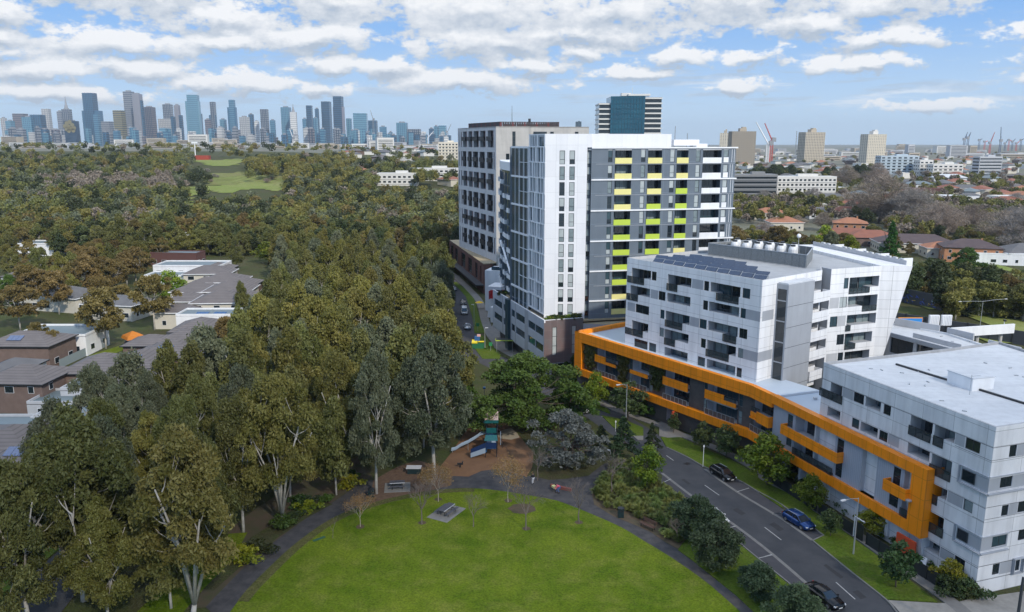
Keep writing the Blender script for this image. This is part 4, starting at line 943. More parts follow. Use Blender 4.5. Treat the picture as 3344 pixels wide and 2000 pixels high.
    mb=MB(); mb.box((0,0,2.6),(5.0,.25,1.7),0,0); mb.box((.1,-.14,2.6),(4.6,.05,1.35),1); mb.build('board',[mat('sign orange edge',(.6,.25,.05)),mat('sign blue',(.02,.22,.60))],s,org=(0,0,0)); mb=MB()
    mb.tube([(-2,0,-11),(-2,0,1.8)],.1,5); mb.tube([(2,0,-11),(2,0,1.8)],.1,5); mb.build('post',STEEL,s,org=(0,0,0))
# ================================================================ ground, lawn, paths and road
GROUNDM=grassmat('rough park ground',(.050,.062,.020),(.070,.062,.032),(.060,.085,.020),14,2.5)
LAWNM=grassmat('mown lawn',(.070,.116,.003),(.128,.166,.010),(.168,.176,.030),8,3.2)
VERGEM=grassmat('verge grass',(.062,.108,.008),(.085,.118,.012),(.098,.112,.026),5,1.2)
MEADM=grassmat('sunlit coloured meadow grass',(.165,.21,.045),(.22,.23,.08),(.13,.18,.03),22,6)  # sunlit brightness is put into the grass colour itself
MULCH=mat('bark mulch',(.10,.055,.035),.95,(.16,.10,.06),.6,det=8,bump=.4)
PLAYM=mat('playground bark',(.21,.108,.05),.95,(.155,.078,.038),1.8,det=9,bump=.3)
SAND=mat('sand',(.36,.31,.23),.95,(.38,.32,.23),1.5)
BEDM=mat('bed litter',(.12,.075,.045),.95,(.065,.06,.03),.9,det=8)
SUBM=mat('distant suburb ground',(.17,.15,.12),.95,(.10,.115,.07),60,det=6)
def terrain():
    ys=[-60,0,40,70,100,130,160,200,250,290]+list(np.linspace(320,1200,36))+list(np.geomspace(1300,14000,22)); rs_=np.linspace(-1.15,1.15,93)
    V=[];Fc=[]
    for y in ys:
        for q in rs_:
            x=q*max(y,160); V.append((x,y,T(x,y)-.02))
    n=len(rs_)
    for j in range(len(ys)-1):
        for i in range(n-1): a=j*n+i; Fc.append((a,a+1,a+n+1,a+n))
    me=bpy.data.meshes.new('ground'); me.from_pydata(V,[],Fc); me.materials.append(GROUNDM); me.materials.append(SUBM)
    for p in me.polygons:
        c=p.center; p.material_index=1 if (c.y>1150 or (c.x/max(c.y,1)>.03 and c.y>380)) else 0; p.use_smooth=True
    o=bpy.data.objects.new('ground',me); COL.objects.link(o); tag(o,'park and suburb ground rising towards the hill','ground',kind='structure')
def sheet(name,pix,z,m,label,cat,kind='structure',th=0.0):
    P=[G(*q,z) for q in pix]; mb=MB()
    if th: mb.prism(P,z-th,z,0)
    else: mb.quad([(p[0],p[1],z) for p in P])
    o=mb.build(name,m); 
    if o.data.polygons[0].normal.z<0 and not th: o.data.flip_normals()
    return tag(o,label,cat,kind=kind)
def smoothline(P,n=6):
    out=[]
    for i in range(len(P)-1):
        p0=P[max(i-1,0)];p1=P[i];p2=P[i+1];p3=P[min(i+2,len(P)-1)]
        for k in range(n):
            t=k/n; out.append(tuple(.5*((2*p1[a])+(-p0[a]+p2[a])*t+(2*p0[a]-5*p1[a]+4*p2[a]-p3[a])*t*t+(-p0[a]+3*p1[a]-3*p2[a]+p3[a])*t**3) for a in (0,1)))
    out.append(tuple(P[-1])); return out
def offset(P,d):
    out=[]
    for i in range(len(P)):
        a=Vector(P[max(i-1,0)]); b=Vector(P[min(i+1,len(P)-1)]); t=(b-a).normalized(); out.append((P[i][0]-t.y*d,P[i][1]+t.x*d))
    return out
def ribbon(name,P,wd,z,m,label,cat,th=0.0,off=0.0,kind='structure'):
    a=offset(P,off+wd/2); b=offset(P,off-wd/2); mb=MB()
    for i in range(len(P)-1):
        q=[(b[i][0],b[i][1],z),(b[i+1][0],b[i+1][1],z),(a[i+1][0],a[i+1][1],z),(a[i][0],a[i][1],z)]
        mb.quad(q)
        if th:
            for e in (a,b): mb.quad([(e[i][0],e[i][1],z-th),(e[i+1][0],e[i+1][1],z-th),(e[i+1][0],e[i+1][1],z),(e[i][0],e[i][1],z)])
    o=mb.build(name,m,fixn=False)
    return tag(o,label,cat,kind=kind)
terrain()
# lawn oval and the path that rings it: the inner edge as measured, closed behind the camera side
innerL=[M5(*q) for q in [(60,1560),(110,1484),(230,1330),(390,1170),(530,1040),(700,910),(850,820),(1000,760),(1150,715),(1300,680),(1500,645),(1750,628),(1950,642),(2150,672),(2332,705)]]
innerR=[M4(*q) for q in [(300,730),(500,810),(700,900),(850,990),(1000,1080),(1150,1180),(1300,1290),(1450,1420),(1520,1484),(1600,1570)]]
INNER=smoothline([G(*q) for q in innerL+innerR],4)
outerL=[M5(*q) for q in [(-60,1450),(0,1385),(150,1230),(250,1130),(400,1010),(600,860),(760,760),(900,670),(1000,600),(1060,570),(1105,570),(1100,620),(1080,700),(1100,735),(1250,690),(1500,640),(1640,605)]]
outerM=[M5(*q) for q in [(1640,540),(1760,545),(1850,505),(1970,490),(2060,520),(2160,545)]]+[M4(*q) for q in [(60,540),(200,570),(330,560),(470,540),(560,470),(640,420),(680,450),(600,520),(520,600),(490,640),(510,740),(640,820),(800,885),(900,930),(1000,1000),(1090,1050),(1200,1130),(1350,1250),(1500,1370),(1620,1484),(1720,1570)]]
OUTER=[G(*q) for q in outerL]+[G(*q) for q in outerM]
tag_p=[]
mb=MB(); mb.quad([(p[0],p[1],.03) for p in INNER+OUTER[::-1]]); o=mb.build('path',ASPHP); tag(o,'dark asphalt path curving round the lawn','path',kind='structure')
lawn=[(p[0],p[1]) for p in INNER]+[(40,45),(-45,45)]
mb=MB(); mb.prism(lawn,-.02,.07,0); o=mb.build('lawn',LAWNM); tag(o,'bright green mown oval lawn','lawn',kind='structure')
# worn straw edge of the lawn beside the path
STRAW=grassmat('dry lawn edge',(.105,.098,.034),(.075,.085,.02),(.13,.115,.045),3,.8)
ribbon('lawn_edge',INNER[6:46],1.3,.082,STRAW,'dry straw coloured edge of the lawn along the path','grass',off=-.6)
for k,q,rx,ry in ((0,M5(2130,770),1.7,1.0),(1,M5(1010,895),.5,.4),(2,M5(1550,705),.5,.35),(3,M5(2035,715),.5,.4),(4,M5(2160,908),.5,.35),(5,M4(403,865),.5,.35),(6,M5(1438,868),.5,.35)):
    x,y=G(*q); n=14; P=[(x+rx*1.1*math.cos(a*6.283/n)*(1+.12*math.sin(a*3)),y+ry*1.6*math.sin(a*6.283/n)) for a in range(n)]
    mb=MB(); mb.quad([(p[0],p[1],.085) for p in P]); o=mb.build('bare_earth_patch',BEDM); tag(o,'bare earth patch in the lawn','ground',kind='structure')
sheet('mulch_bed',[M5(*q) for q in [(1100,570),(1260,480),(1400,430),(1650,500),(1640,605),(1500,640),(1250,692),(1100,735),(1080,700)]],.035,MULCH,'bark mulch bed under the trees beside the path','mulch')
sheet('playground_surface',[M5(*q) for q in [(1640,540),(1560,480),(1640,380),(1740,230),(1830,120),(1900,60),(1960,110),(2100,250),(2210,380),(2200,480),(2160,545),(2060,520),(1970,490),(1850,505),(1760,545)]],.04,PLAYM,'orange brown bark surface of the playground','playground surface')
sheet('sand_pit',[ZP(*q) for q in [(655,650),(720,605),(800,590),(860,640),(880,680),(800,702),(690,690)]],.06,SAND,'pale sand patch behind the play tower','sand')
sheet('woodland_floor',[M5(*q) for q in [(-60,1450),(0,1385),(250,1130),(600,860),(1000,600),(1105,560),(1000,400),(700,500),(300,760),(-300,1200),(-400,1484)]],.02,mat('leaf litter',(.095,.06,.042),.95,(.055,.06,.022),2.2,det=8),'brown leaf litter beside the path','ground')
sheet('grass_strip',[M5(*q) for q in [(0,1330),(250,1110),(420,980),(640,830),(820,735),(700,700),(480,830),(260,960),(60,1150),(-100,1320)]],.04,GROUNDM,'rough grass strip between the path and the wood','grass')
sheet('garden_bed',[M4(*q) for q in [(490,640),(560,540),(640,440),(780,470),(960,600),(1180,745),(1160,960),(1090,1045),(1000,995),(900,928),(800,883),(640,818),(510,738)]],.045,BEDM,'planted garden bed between the path and the street','garden bed')
sheet('verge_lawn',[M4(*q) for q in [(1090,1050),(1160,960),(1185,820),(980,610),(1010,600),(1190,748),(1450,960),(1640,1112),(1740,1195),(1960,1375),(2065,1484),(2160,1580),(1730,1580),(1620,1484),(1500,1370),(1350,1250),(1200,1130)]],.12,VERGEM,'grass strip between the path and the parking bays','grass',th=.14)
# the road
ROADC=smoothline([G(*q) for q in [M3(900,1660),M3(620,1400),M3(120,985),M4(1325,640),M4(1000,425),M4(800,260),M4(600,130),M4(450,20)]],6)
cl=[G(*M4(500,60)),G(*L4(470,1290)),G(*L4(400,1150)),G(*L4(390,950)),G(*L4(330,760)),G(*L4(250,600)),G(*L4(190,480)),G(*L4(150,380)),G(*L4(160,250)),G(*L4(170,160))]
cl=[G(*M4(560,110)),(13.5,150),(4.0,166),(-4.5,180)]+[G(*L4(*q)) for q in [(372,1160),(365,940),(318,780),(262,610),(215,480)]]+[(-27.0,335),(-30,372),(-36,430)]
FAR=smoothline(cl,5)
ribbon('road',ROADC,7.6,.012,ASPH,'dark asphalt street with white dashes','road')
ribbon('side_street',FAR,7.4,.006,ASPHB,'street running away past the tall towers','road')
RE=[G(*M3(*q)) for q in [(1000,1560),(905,1484),(830,1400),(600,1215),(325,992)]]
KR=smoothline(RE,4)
bayR=[G(*q) for q in [M3(325,992),M3(400,958),M3(110,742),M4(1810,770),M4(1640,652),M4(1500,570),M4(1290,492)]]
sheet('parking_bay',[M3(325,990),M3(400,955),M4(1815,768),M4(1640,648),M4(1500,568),M4(1290,488),M4(1275,500),M4(1500,655),M4(1800,835),M4(2020,990)],.016,ASPHB,'asphalt parking bays on the building side of the street','parking bay')
sheet('parking_bay',[M4(970,590),M4(985,520),M4(1200,690),M4(1480,880),M4(1740,1080),M4(2040,1335),M4(2180,1450),M4(2200,1590),M4(2065,1484),M4(1960,1372),M4(1740,1190),M4(1640,1110),M4(1450,955),M4(1180,742)],.016,ASPHB,'asphalt parking bays on the park side of the street','parking bay')
def pline(pix): return smoothline([G(*q) for q in pix],4)
chR=pline([M4(1275,492),M4(1500,652),M4(1800,832),M4(2025,990)]); ribbon('channel',chR,.45,.022,KERB,'pale concrete channel along the building side','road channel')
chL=pline([M4(980,522),M4(1200,690),M4(1480,880),M4(1740,1080),M4(2040,1338),M4(2200,1475)]); ribbon('channel',chL,.45,.022,KERB,'pale concrete channel along the park side','road channel')
def kerb(pix,l): ribbon('kerb',pline(pix),.18,.15,KERB,l,'kerb',th=.15)
kerb([M3(960,1540),M3(905,1484),M3(830,1398),M3(600,1215),M3(325,992)],'kerb of the wide grass verge'); kerb([M3(325,992),M3(402,956)],'short kerb at the end of the bays')
kerb([M3(402,956),M3(110,742),M4(1640,650),M4(1500,568),M4(1290,488),M4(1150,410),M4(1010,345)],'kerb between parking bays and verge'); kerb([M4(965,590),M4(1180,742),M4(1450,957),M4(1640,1112),M4(1740,1192),M4(1960,1373),M4(2065,1484),M4(2160,1570)],'kerb on the park side')
def dash(a,b,w_=.14):
    a,b=Vector(G(*a)),Vector(G(*b)); t=(b-a).normalized(); nn=Vector((-t.y,t.x))*w_/2; mb=MB(); mb.quad([tuple(q)+(.027,) for q in (a-nn,b-nn,b+nn,a+nn)]); o=mb.build('road_marking',PAINT); 
    return tag(o,'white painted line on the street','road marking',kind='structure')
for a,b in [(M4(1275,605),M4(1375,675)),(M4(1690,897),M4(1805,985)),(M3(487,1277),M3(620,1395)),(M4(1010,400),M4(1060,435))]: dash(a,b)
for a,b in [(M4(1500,650),M4(1582,625)),(M4(1742,806),M4(1800,795)),(M4(1650,1110),M4(1742,1088)),(M4(1955,1337),M4(2012,1324)),(M4(1440,902),M4(1490,888)),(M4(980,590),M4(1040,562)),(M3(0,1097),M3(42,1085)),(M3(50,806),M3(105,794)),(M4(560,130),M4(640,160))]: dash(a,b)
DKA=mat('newer asphalt patch',(.024,.025,.028),.9,(.034,.034,.038),.8,det=8)
for q in ([M4(1500,760),M4(1560,800),M4(1530,815),M4(1468,775)],[M3(60,860),M3(130,910),M3(95,925),M3(25,875)],[M3(420,1150),M3(540,1240),M3(520,1252),M3(400,1160)],[M4(1130,560),M4(1180,595),M4(1160,600),M4(1112,566)],[M3(640,1330),M3(700,1380),M3(660,1395),M3(600,1342)]): sheet('road_patch',q,.020,DKA,'darker repair patch in the street','road patch')
sheet('pit_cover',[M4(1125,452),M4(1160,445),M4(1185,458),M4(1150,466)],.026,DARKM,'dark drain grate in the street','drain')
# verge on the building side, footpath, planting strip
sheet('verge_lawn',[M3(330,985),M3(402,950),M3(110,738),M4(1815,762),M4(1640,645),M4(1500,562),M4(1290,482),M4(1150,400),M4(1010,338),M4(970,270),M4(1100,270),M4(1250,340),M4(1450,425),M4(1650,540),M4(1900,690),M4(2120,830),M3(200,700),M3(400,825),M3(600,965),M3(830,1130),M3(1010,1270),M3(1190,1410),M3(830,1390),M3(600,1208)],.12,VERGEM,'grass verge between the street and the footpath','grass',th=.12)
sheet('verge_lawn',[M4(620,110),M4(500,60),M4(440,10),M4(440,-30),M4(540,0),M4(620,95)],.12,VERGEM,'far end of the grass verge','grass',th=.12)
sheet('verge_lawn',[M4(720,150),M4(620,130),M4(560,120),M4(640,200),M4(770,262),M4(850,268),M4(850,205)],.12,VERGEM,'small grass verge between the trees','grass',th=.12)
FOOT=smoothline([G(*q) for q in [M3(1420,1540),M3(1290,1420),M3(895,1140),M3(560,900),M3(400,800),M3(210,670),M3(0,565),M4(1675,520),M4(1450,395),M4(1270,318),M4(1110,255),M4(960,190),M4(800,135),M4(640,75),M4(440,0),M4(330,-50)]],5)
ribbon('footpath',FOOT,1.7,.135,CONCF,'pale concrete footpath in front of the buildings','footpath',th=.14)
sheet('entry_path',[M4(960,170),M4(990,150),M4(1050,200),M4(1120,270),M4(1020,275),M4(960,262)],.14,CONCF,'concrete entry path to the orange building','footpath',th=.14)
sheet('crossing_path',[M4(780,262),M4(850,262),M4(850,292),M4(810,290)],.14,CONCF,'small concrete ramp at the kerb','footpath',th=.1)
sheet('driveway',[M3(1190,1420),M3(850,1400),M3(900,1450),M3(1000,1560),M3(1500,1640),M3(1900,1600),M3(1900,1330),M3(1789,1338),M3(1540,1375),M3(1440,1385),M3(1310,1418)],.13,mat('pale driveway',(.30,.28,.25),.9,(.22,.205,.185),.8,det=9),'pale exposed aggregate driveway','driveway',th=.1)
F5=smoothline([(-4.5,197),G(*L4(740,1180)),G(*L4(680,1120)),G(*L4(600,1020)),G(*L4(545,880)),G(*L4(515,760)),G(*L4(480,680)),G(*L4(400,590)),G(*L4(320,510)),G(*L4(240,440)),G(*L4(150,380))][1:],5)
ribbon('footpath',F5,2.4,.12,CONCF,'concrete footpath beside the tall towers','footpath',th=.12)
sheet('verge_lawn',[L4(*q) for q in [(520,1250),(430,1130),(440,1060),(470,1010),(540,1035),(590,1090),(640,1150),(700,1215),(690,1250)]],.1,VERGEM,'grass patch beside the podium','grass',th=.1)
sheet('verge_lawn',[L4(*q) for q in [(445,1005),(425,860),(395,750),(360,650),(290,570),(225,510),(270,510),(350,570),(440,660),(460,740),(500,870),(545,1000)]],.1,VERGEM,'long grass verge beside the side street','grass',th=.1)
sheet('plaza',[L4(*q) for q in [(560,1000),(640,1150),(800,1240),(960,1240),(900,1100),(780,1000),(640,900)]],.05,CONCF,'shaded paving below the podium','paving')
# meadow on the hill, coloured as sunlit: grass following the ground
def meadow(pix,l,m=None):
    P=[GT(*q) for q in pix]; xs=[p[0] for p in P]; ys=[p[1] for p in P]; pl=[(p[0],p[1]) for p in P]; mb=MB(); st=6.0
    x=min(xs)
    while x<max(xs):
        y=min(ys)
        while y<max(ys):
            jx,jy=st*1.6*math.sin(x*.11+y*.07),st*2.2*math.sin(y*.05+x*.13)
            if inpoly(x+st/2+jx,y+st/2+jy,pl): mb.quad([(x,y,T(x,y)+.25),(x+st,y,T(x+st,y)+.25),(x+st,y+st,T(x+st,y+st)+.25),(x,y+st,T(x,y+st)+.25)])
            y+=st
        x+=st
    o=mb.build('meadow',m or MEADM,fixn=False); tag(o,l,'meadow',kind='structure'); return pl
MEAD=[[S1(*q) for q in [(1210,870),(1330,845),(1500,830),(1900,815),(1960,840),(1870,880),(1640,880),(1340,875),(1335,1010),(1265,1010),(1262,890)]],
      [S1(*q) for q in [(1150,672),(1350,662),(1650,668),(1700,690),(1600,712),(1380,700)]],
      [S1(*q) for q in [(1450,800),(1700,770),(1950,790),(1900,815),(1500,830)]]]
MEAD.append([S1(*q) for q in [(1340,790),(1560,750),(1900,760),(2150,790),(2350,800),(2330,840),(1960,835),(1500,830),(1330,840)]])
meadow(MEAD[0],'bright meadow coloured as sunlit in the middle of the wood'); meadow(MEAD[1],'narrow meadow coloured as sunlit on the hill'); meadow(MEAD[2],'olive grass slope above the meadow'); meadow(MEAD[3],'pale grass slope right of the meadow',grassmat('pale slope grass',(.14,.16,.04),(.20,.19,.075),(.11,.14,.03),24,6))  # the slope right of the meadow gets a paler grass
meadow([D(*q) for q in [(2340,640),(2420,645),(2500,665),(2500,700),(2440,690),(2350,660)]],'bright green reserve beyond the noise wall')
meadow([D(*q) for q in [(2210,735),(2300,750),(2500,800),(2500,835),(2350,790),(2200,750)]],'grass strip on top of the noise wall bank')
# ================================================================ plants
BARKG=mat('pale gum bark',(.50,.48,.44),.8,(.30,.27,.23),.8,det=6); BARKB=mat('brown bark',(.12,.09,.065),.9,(.07,.05,.04),.6); TWIG=mat('bare grey twig',(.20,.16,.135),.9,(.14,.11,.095),.8)
def crownmesh(name,blobs,nleaf,size,m,seed,droop=.5,asp=1.7,shell_=.45,inner=.5):
    rs=np.random.RandomState(seed); VV=[];TT=[]
    for (x,y,z,rx,ry,rz) in blobs:
        n=int(nleaf*max(.4,(rx*ry*rz)**.5)) if nleaf>0 else 0
        d=rs.normal(size=(n,3)); d/=np.linalg.norm(d,axis=1)[:,None]; d[:,2]=np.where(d[:,2]<-.35,-d[:,2]*.6,d[:,2])
        rr=(shell_+(1-shell_)*rs.random(n)**.6)[:,None]; P=np.array([x,y,z])+d*rr*np.array([rx,ry,rz])
        P+=rs.normal(size=(n,3))*.08*rx
        VV.append(leafquads(P,None,size,rs,asp,droop)); b=rs.random(); TT.append(np.clip(b*.75+.25*rs.random(n)+.10*(rs.random(n)-.5),0,1))
    return quadmesh(name,np.concatenate(VV),np.concatenate(TT),m)
def limbs(mb,blobs,h,r0,fork,seed,nl=4,spread=.5,frac=.8,mi=0,lean=0.0):
    rs=random.Random(seed); top=(lean*fork,rs.uniform(-.3,.3),fork); mb.tube([(0,0,-.2),(top[0]*.5,top[1]*.4,fork*.5),top],[r0,r0*.82,r0*.7],7,mi)
    cx_=[(b[0],b[1],b[2]) for b in blobs]; 
    L=[]
    zmax=max(c[2] for c in cx_)
    for i in range(nl):
        a=6.283*(i+rs.random()*.6)/nl; q=rs.uniform(.25,.55)*spread*h*.5; zz=fork+(zmax-fork)*rs.uniform(.45,.8); tip=(top[0]+math.cos(a)*q,top[1]+math.sin(a)*q,zz)
        mid=(top[0]+(tip[0]-top[0])*.35,top[1]+(tip[1]-top[1])*.35,fork+(zz-fork)*.5); mb.tube([top,mid,tip],[r0*.62,r0*.42,r0*.2],6,mi); L.append((mid,tip))
    for c in cx_:
        if rs.random()>frac: continue
        m_,t_=min(L,key=lambda e:(e[1][0]-c[0])**2+(e[1][1]-c[1])**2+.3*(e[1][2]-c[2])**2); f_=min(.95,max(.0,(c[2]-1.5-m_[2])/max(.5,t_[2]-m_[2]))); s0=tuple(m_[k]+(t_[k]-m_[k])*f_*rs.uniform(.6,1) for k in range(3))
        s1=tuple(s0[k]*.5+c[k]*.5+(0,0,-.4)[k] for k in range(3)); mb.tube([s0,s1,c],[r0*.22,r0*.15,r0*.05],4,mi,cap=False)
def envelope(n,h,rad,z0,seed,top=.9,flat=1.0,bs=(.09,.14),vert=1.25,umb=0.0):
    "clump positions filling an uneven ovoid crown"
    rs=random.Random(seed); out=[]; tries=0; ph=[rs.random()*6.28 for _ in range(4)]
    while len(out)<n and tries<n*60:
        tries+=1; t=rs.random(); z=z0+(h-z0)*t; prof=math.sin(math.pi*min(1,(t*.86+.12)))**.7*(1-.35*t*(1-umb)); a=rs.random()*6.283
        lob=1+.28*math.sin(2*a+ph[0]+t*2)+.18*math.sin(3*a+ph[1]-t*3); r=rad*prof*lob*(rs.random()**.38); b=h*rs.uniform(*bs)
        x,y=math.cos(a)*r,math.sin(a)*r
        if any((x-o[0])**2+(y-o[1])**2+(z-o[2])**2<(b*.62)**2*1.6 for o in out): continue
        out.append((x,y,z,b,b,b*vert))
    return out
PROTO={}
HID=[]
def proto(key,name,blobs,nleaf,size,leafm,seed,bark=BARKG,droop=.5,trunk=True,r0=.3,fork=5,nl=4,spread=.5,asp=1.7,frac=.8,shell_=.45,lean=0.0,cname='crown'):
    cm=crownmesh(cname,blobs,nleaf,size,leafm,seed,droop,asp,shell_); parts=[(cname,cm)]
    if trunk:
        mb=MB(); limbs(mb,blobs,max(b[2] for b in blobs),r0,fork,seed,nl,spread,frac,lean=lean)
        me=bpy.data.meshes.new('trunk'); me.from_pydata(mb.v,[],mb.f); me.materials.append(bark); me.polygons.foreach_set('use_smooth',[True]*len(me.polygons)); parts.append(('trunk',me))
    PROTO.setdefault(key,[]).append((name,parts,max(b[2]+b[5]*.8 for b in blobs)))
def plant(key,x,y,h,label,cat,group=None,z=None,v=None,rz=None,wide=1.0,rng=random.Random(11)):
    P=PROTO[key]; name,parts,h0=P[(v if v is not None else rng.randrange(len(P)))%len(P)]; s=h/h0
    r=root(name,(x,y,T(x,y) if z is None else z),label,cat,group,rz=rng.random()*6.28 if rz is None else rz); r.scale=(s*wide,s*wide,s)
    for n,me in parts:
        o=bpy.data.objects.new(n,me); COL.objects.link(o); o.parent=r
    return r
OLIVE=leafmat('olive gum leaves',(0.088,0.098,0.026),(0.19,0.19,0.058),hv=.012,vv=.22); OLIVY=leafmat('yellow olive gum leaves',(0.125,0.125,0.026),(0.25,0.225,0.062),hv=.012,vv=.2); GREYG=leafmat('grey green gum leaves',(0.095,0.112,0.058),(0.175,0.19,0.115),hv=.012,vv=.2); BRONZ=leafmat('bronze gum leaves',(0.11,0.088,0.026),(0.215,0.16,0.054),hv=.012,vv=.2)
DARKG=leafmat('dark evergreen leaves',(0.036,0.056,0.02),(0.085,0.105,0.04),hv=.012); FRESH=leafmat('fresh green leaves',(.044,.092,.014),(.088,.142,.026),hv=.015); BLUEG=leafmat('blue grey leaves',(.135,.145,.13),(.235,.24,.215)); CITR=leafmat('yellow green leaves',(.10,.15,.010),(.26,.27,.02))
TWIGL=leafmat('brown twigs',(0.19,0.155,0.125),(0.30,0.245,0.20),.05,.01,.2); AUTL=leafmat('autumn twigs',(.27,.165,.05),(.22,.14,.06),.1,.015,.15); TUFT=leafmat('strappy leaves',(0.12,0.15,0.035),(0.235,0.265,0.075)); CYP=leafmat('cypress leaves',(.03,.075,.008),(.06,.12,.015)); GREYT=leafmat('grey feathery twigs',(.21,.195,.18),(.33,.30,.275),.05,.01,.15)
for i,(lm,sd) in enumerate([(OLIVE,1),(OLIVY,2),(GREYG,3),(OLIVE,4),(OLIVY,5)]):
    proto('gumN','gum_tree',envelope(76,20,5.6,4.6,sd,bs=(.038,.080),vert=1.5),330,.19,lm,sd,r0=.34,fork=4.6,nl=5,frac=.5,spread=.85,droop=1.2,asp=2.3,shell_=.3)
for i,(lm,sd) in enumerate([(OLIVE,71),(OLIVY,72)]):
    proto('gumW','gum_tree',envelope(72,20,5.8,6.6,sd,bs=(.036,.074),vert=1.55),300,.19,lm,sd,r0=.36,fork=1.6,nl=6,frac=.5,spread=.95,droop=1.2,asp=2.3,shell_=.3)
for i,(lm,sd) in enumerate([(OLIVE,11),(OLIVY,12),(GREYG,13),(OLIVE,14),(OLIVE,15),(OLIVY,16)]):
    proto('gumM','gum_tree',envelope(60,17,5.2,3.0,sd,bs=(.052,.098),vert=1.3),130,.31,lm,sd,r0=.27,fork=4.2,frac=.5,spread=.75,droop=.9,asp=1.9,shell_=.35)
for i,(lm,sd) in enumerate([(BRONZ,21),(BRONZ,22)]):
    proto('bronze','gum_tree',envelope(50,14,5.2,4.5,sd,bs=(.07,.115),vert=.95,umb=1.0),95,.36,lm,sd,r0=.24,fork=4.5,spread=.8,droop=.5)
for i,(lm,sd) in enumerate([(OLIVE,31),(DARKG,32),(OLIVY,33),(BRONZ,34)]):
    proto('treeF','tree',envelope(26,12,4.8,1.6,sd,bs=(.10,.165),vert=1.0),120,.42,lm,sd,r0=.25,fork=3,droop=.2,asp=1.4,frac=.4)
proto('dark','evergreen_tree',envelope(40,12,4.4,1.6,41,bs=(.09,.14)),100,.38,DARKG,41,bark=BARKB,fork=2.5)
proto('dark','evergreen_tree',envelope(40,12,3.6,1.6,42,bs=(.09,.14)),100,.38,DARKG,42,bark=BARKB,fork=2.5)
proto('fresh','broadleaf_tree',envelope(95,11,6.4,1.0,43,bs=(.06,.11),vert=1.1),330,.19,FRESH,43,bark=BARKB,fork=2,spread=.9,droop=.9)
proto('blue','wattle_tree',envelope(60,8,5.3,.9,44,bs=(.08,.125),vert=.9),190,.22,BLUEG,44,bark=BARKB,fork=1.5,spread=1.0,droop=.1)
proto('bush','round_shrub',envelope(46,4.2,2.1,.5,45,bs=(.12,.19),vert=1),520,.115,leafmat('deep green shrub leaves',(0.034,0.062,0.028),(0.085,0.125,0.058)),45,bark=BARKB,r0=.12,fork=.7,droop=.0)
proto('citrus','street_tree',envelope(26,4.6,1.7,1.3,46,bs=(.11,.18),vert=.95),260,.15,CITR,46,bark=BARKB,r0=.09,fork=1.3,droop=.2)
proto('green','street_tree',envelope(26,5.0,1.6,1.3,47,bs=(.10,.17),vert=1),150,.20,leafmat('street tree leaves',(.035,.065,.02),(.075,.11,.035)),47,bark=BARKB,r0=.09,fork=1.4,droop=.3)
proto('cone','conifer_tree',[(math.cos(a*2.4)*(1-t)*2.6*q,math.sin(a*2.4)*(1-t)*2.6*q,.5+t*9.2,.75*(1.15-t*.8),.75*(1.15-t*.8),.9*(1.1-t*.6)) for a,(t,q) in enumerate([(k/46,(.25+.75*((k*37)%10)/10)) for k in range(46)])],170,.22,CYP,48,bark=BARKB,r0=.2,fork=2,droop=-.4)
proto('pine','pine_tree',[(math.cos(a*2.1)*(1-t)*3.4*q,math.sin(a*2.1)*(1-t)*3.4*q,1.2+t*8.6,1.0*(1.1-t*.75),1.0*(1.1-t*.75),.42) for a,(t,q) in enumerate([(k/40,(.3+.7*((k*29)%10)/10)) for k in range(40)])],190,.24,leafmat('dark pine needles',(.03,.055,.025),(.06,.085,.03)),49,bark=BARKB,r0=.22,fork=3,droop=-.2)
proto('shrub','shrub',envelope(12,1.7,1.3,.3,50,bs=(.25,.38),vert=.8),220,.16,FRESH,50,trunk=False,cname='foliage'); proto('shrub','shrub',envelope(12,1.7,1.3,.3,51,bs=(.25,.38),vert=.8),220,.16,CITR,51,trunk=False,cname='foliage')
proto('shrub','shrub',envelope(12,1.6,1.4,.3,52,bs=(.25,.38),vert=.8),220,.16,leafmat('olive shrub leaves',(.04,.06,.02),(.08,.10,.03)),52,trunk=False,cname='foliage')
def baretree(key,name,h,rad,seed,mtw,levels=5,r0=.12,bark=TWIG,leaf=None,ln=0,nb=3,fork=.28):
    rs=random.Random(seed); mb=MB(); tips=[]
    def go(p,d,L,r,k):
        q=p+d*L; m_=p+d*(L*.5)+Vector((rs.uniform(-1,1),rs.uniform(-1,1),rs.uniform(-1,1)))*L*.06
        mb.tube([p,m_,q],[r,r*.82,r*.62],5 if k==0 else (4 if k<3 else 3),0,cap=False)
        if k>=levels: tips.append(q); return
        for i in range(nb if k else nb+1):
            a=rs.random()*6.283; sp=rs.uniform(.35,.75) if k else rs.uniform(.35,.6); u=d.cross(Vector((math.cos(a),math.sin(a),.3))).normalized(); nd=(d*math.cos(sp)+u*math.sin(sp)+Vector((0,0,.12))).normalized()
            go(q if i<nb-1 or k==0 else p+d*L*.7,nd,L*rs.uniform(.62,.82),r*.6,k+1)
    go(Vector((0,0,0)),Vector((0,0,1)),h*fork,r0,0)
    me=bpy.data.meshes.new('branches'); me.from_pydata(mb.v,[],mb.f); me.materials.append(bark); parts=[('branches',me)]
    zt=max(t.z for t in tips)
    if leaf is not None:
        R_=np.random.RandomState(seed); P=np.repeat(np.array([tuple(t) for t in tips]),ln,0); P=P+R_.normal(size=P.shape)*.35*rad/3; parts.append(('foliage',quadmesh('foliage',leafquads(P,None,.055,R_,3.0),R_.random(len(P)),leaf)))
    PROTO.setdefault(key,[]).append((name,parts,zt))
for sd in (1,2,3): baretree('bare','bare_tree',5,2,sd,None,5,.07)
for sd in (4,5): baretree('autumn','young_tree',4.5,2,sd,None,5,.05,leaf=AUTL,ln=7,bark=mat('pale young bark',(.40,.34,.27),.8))
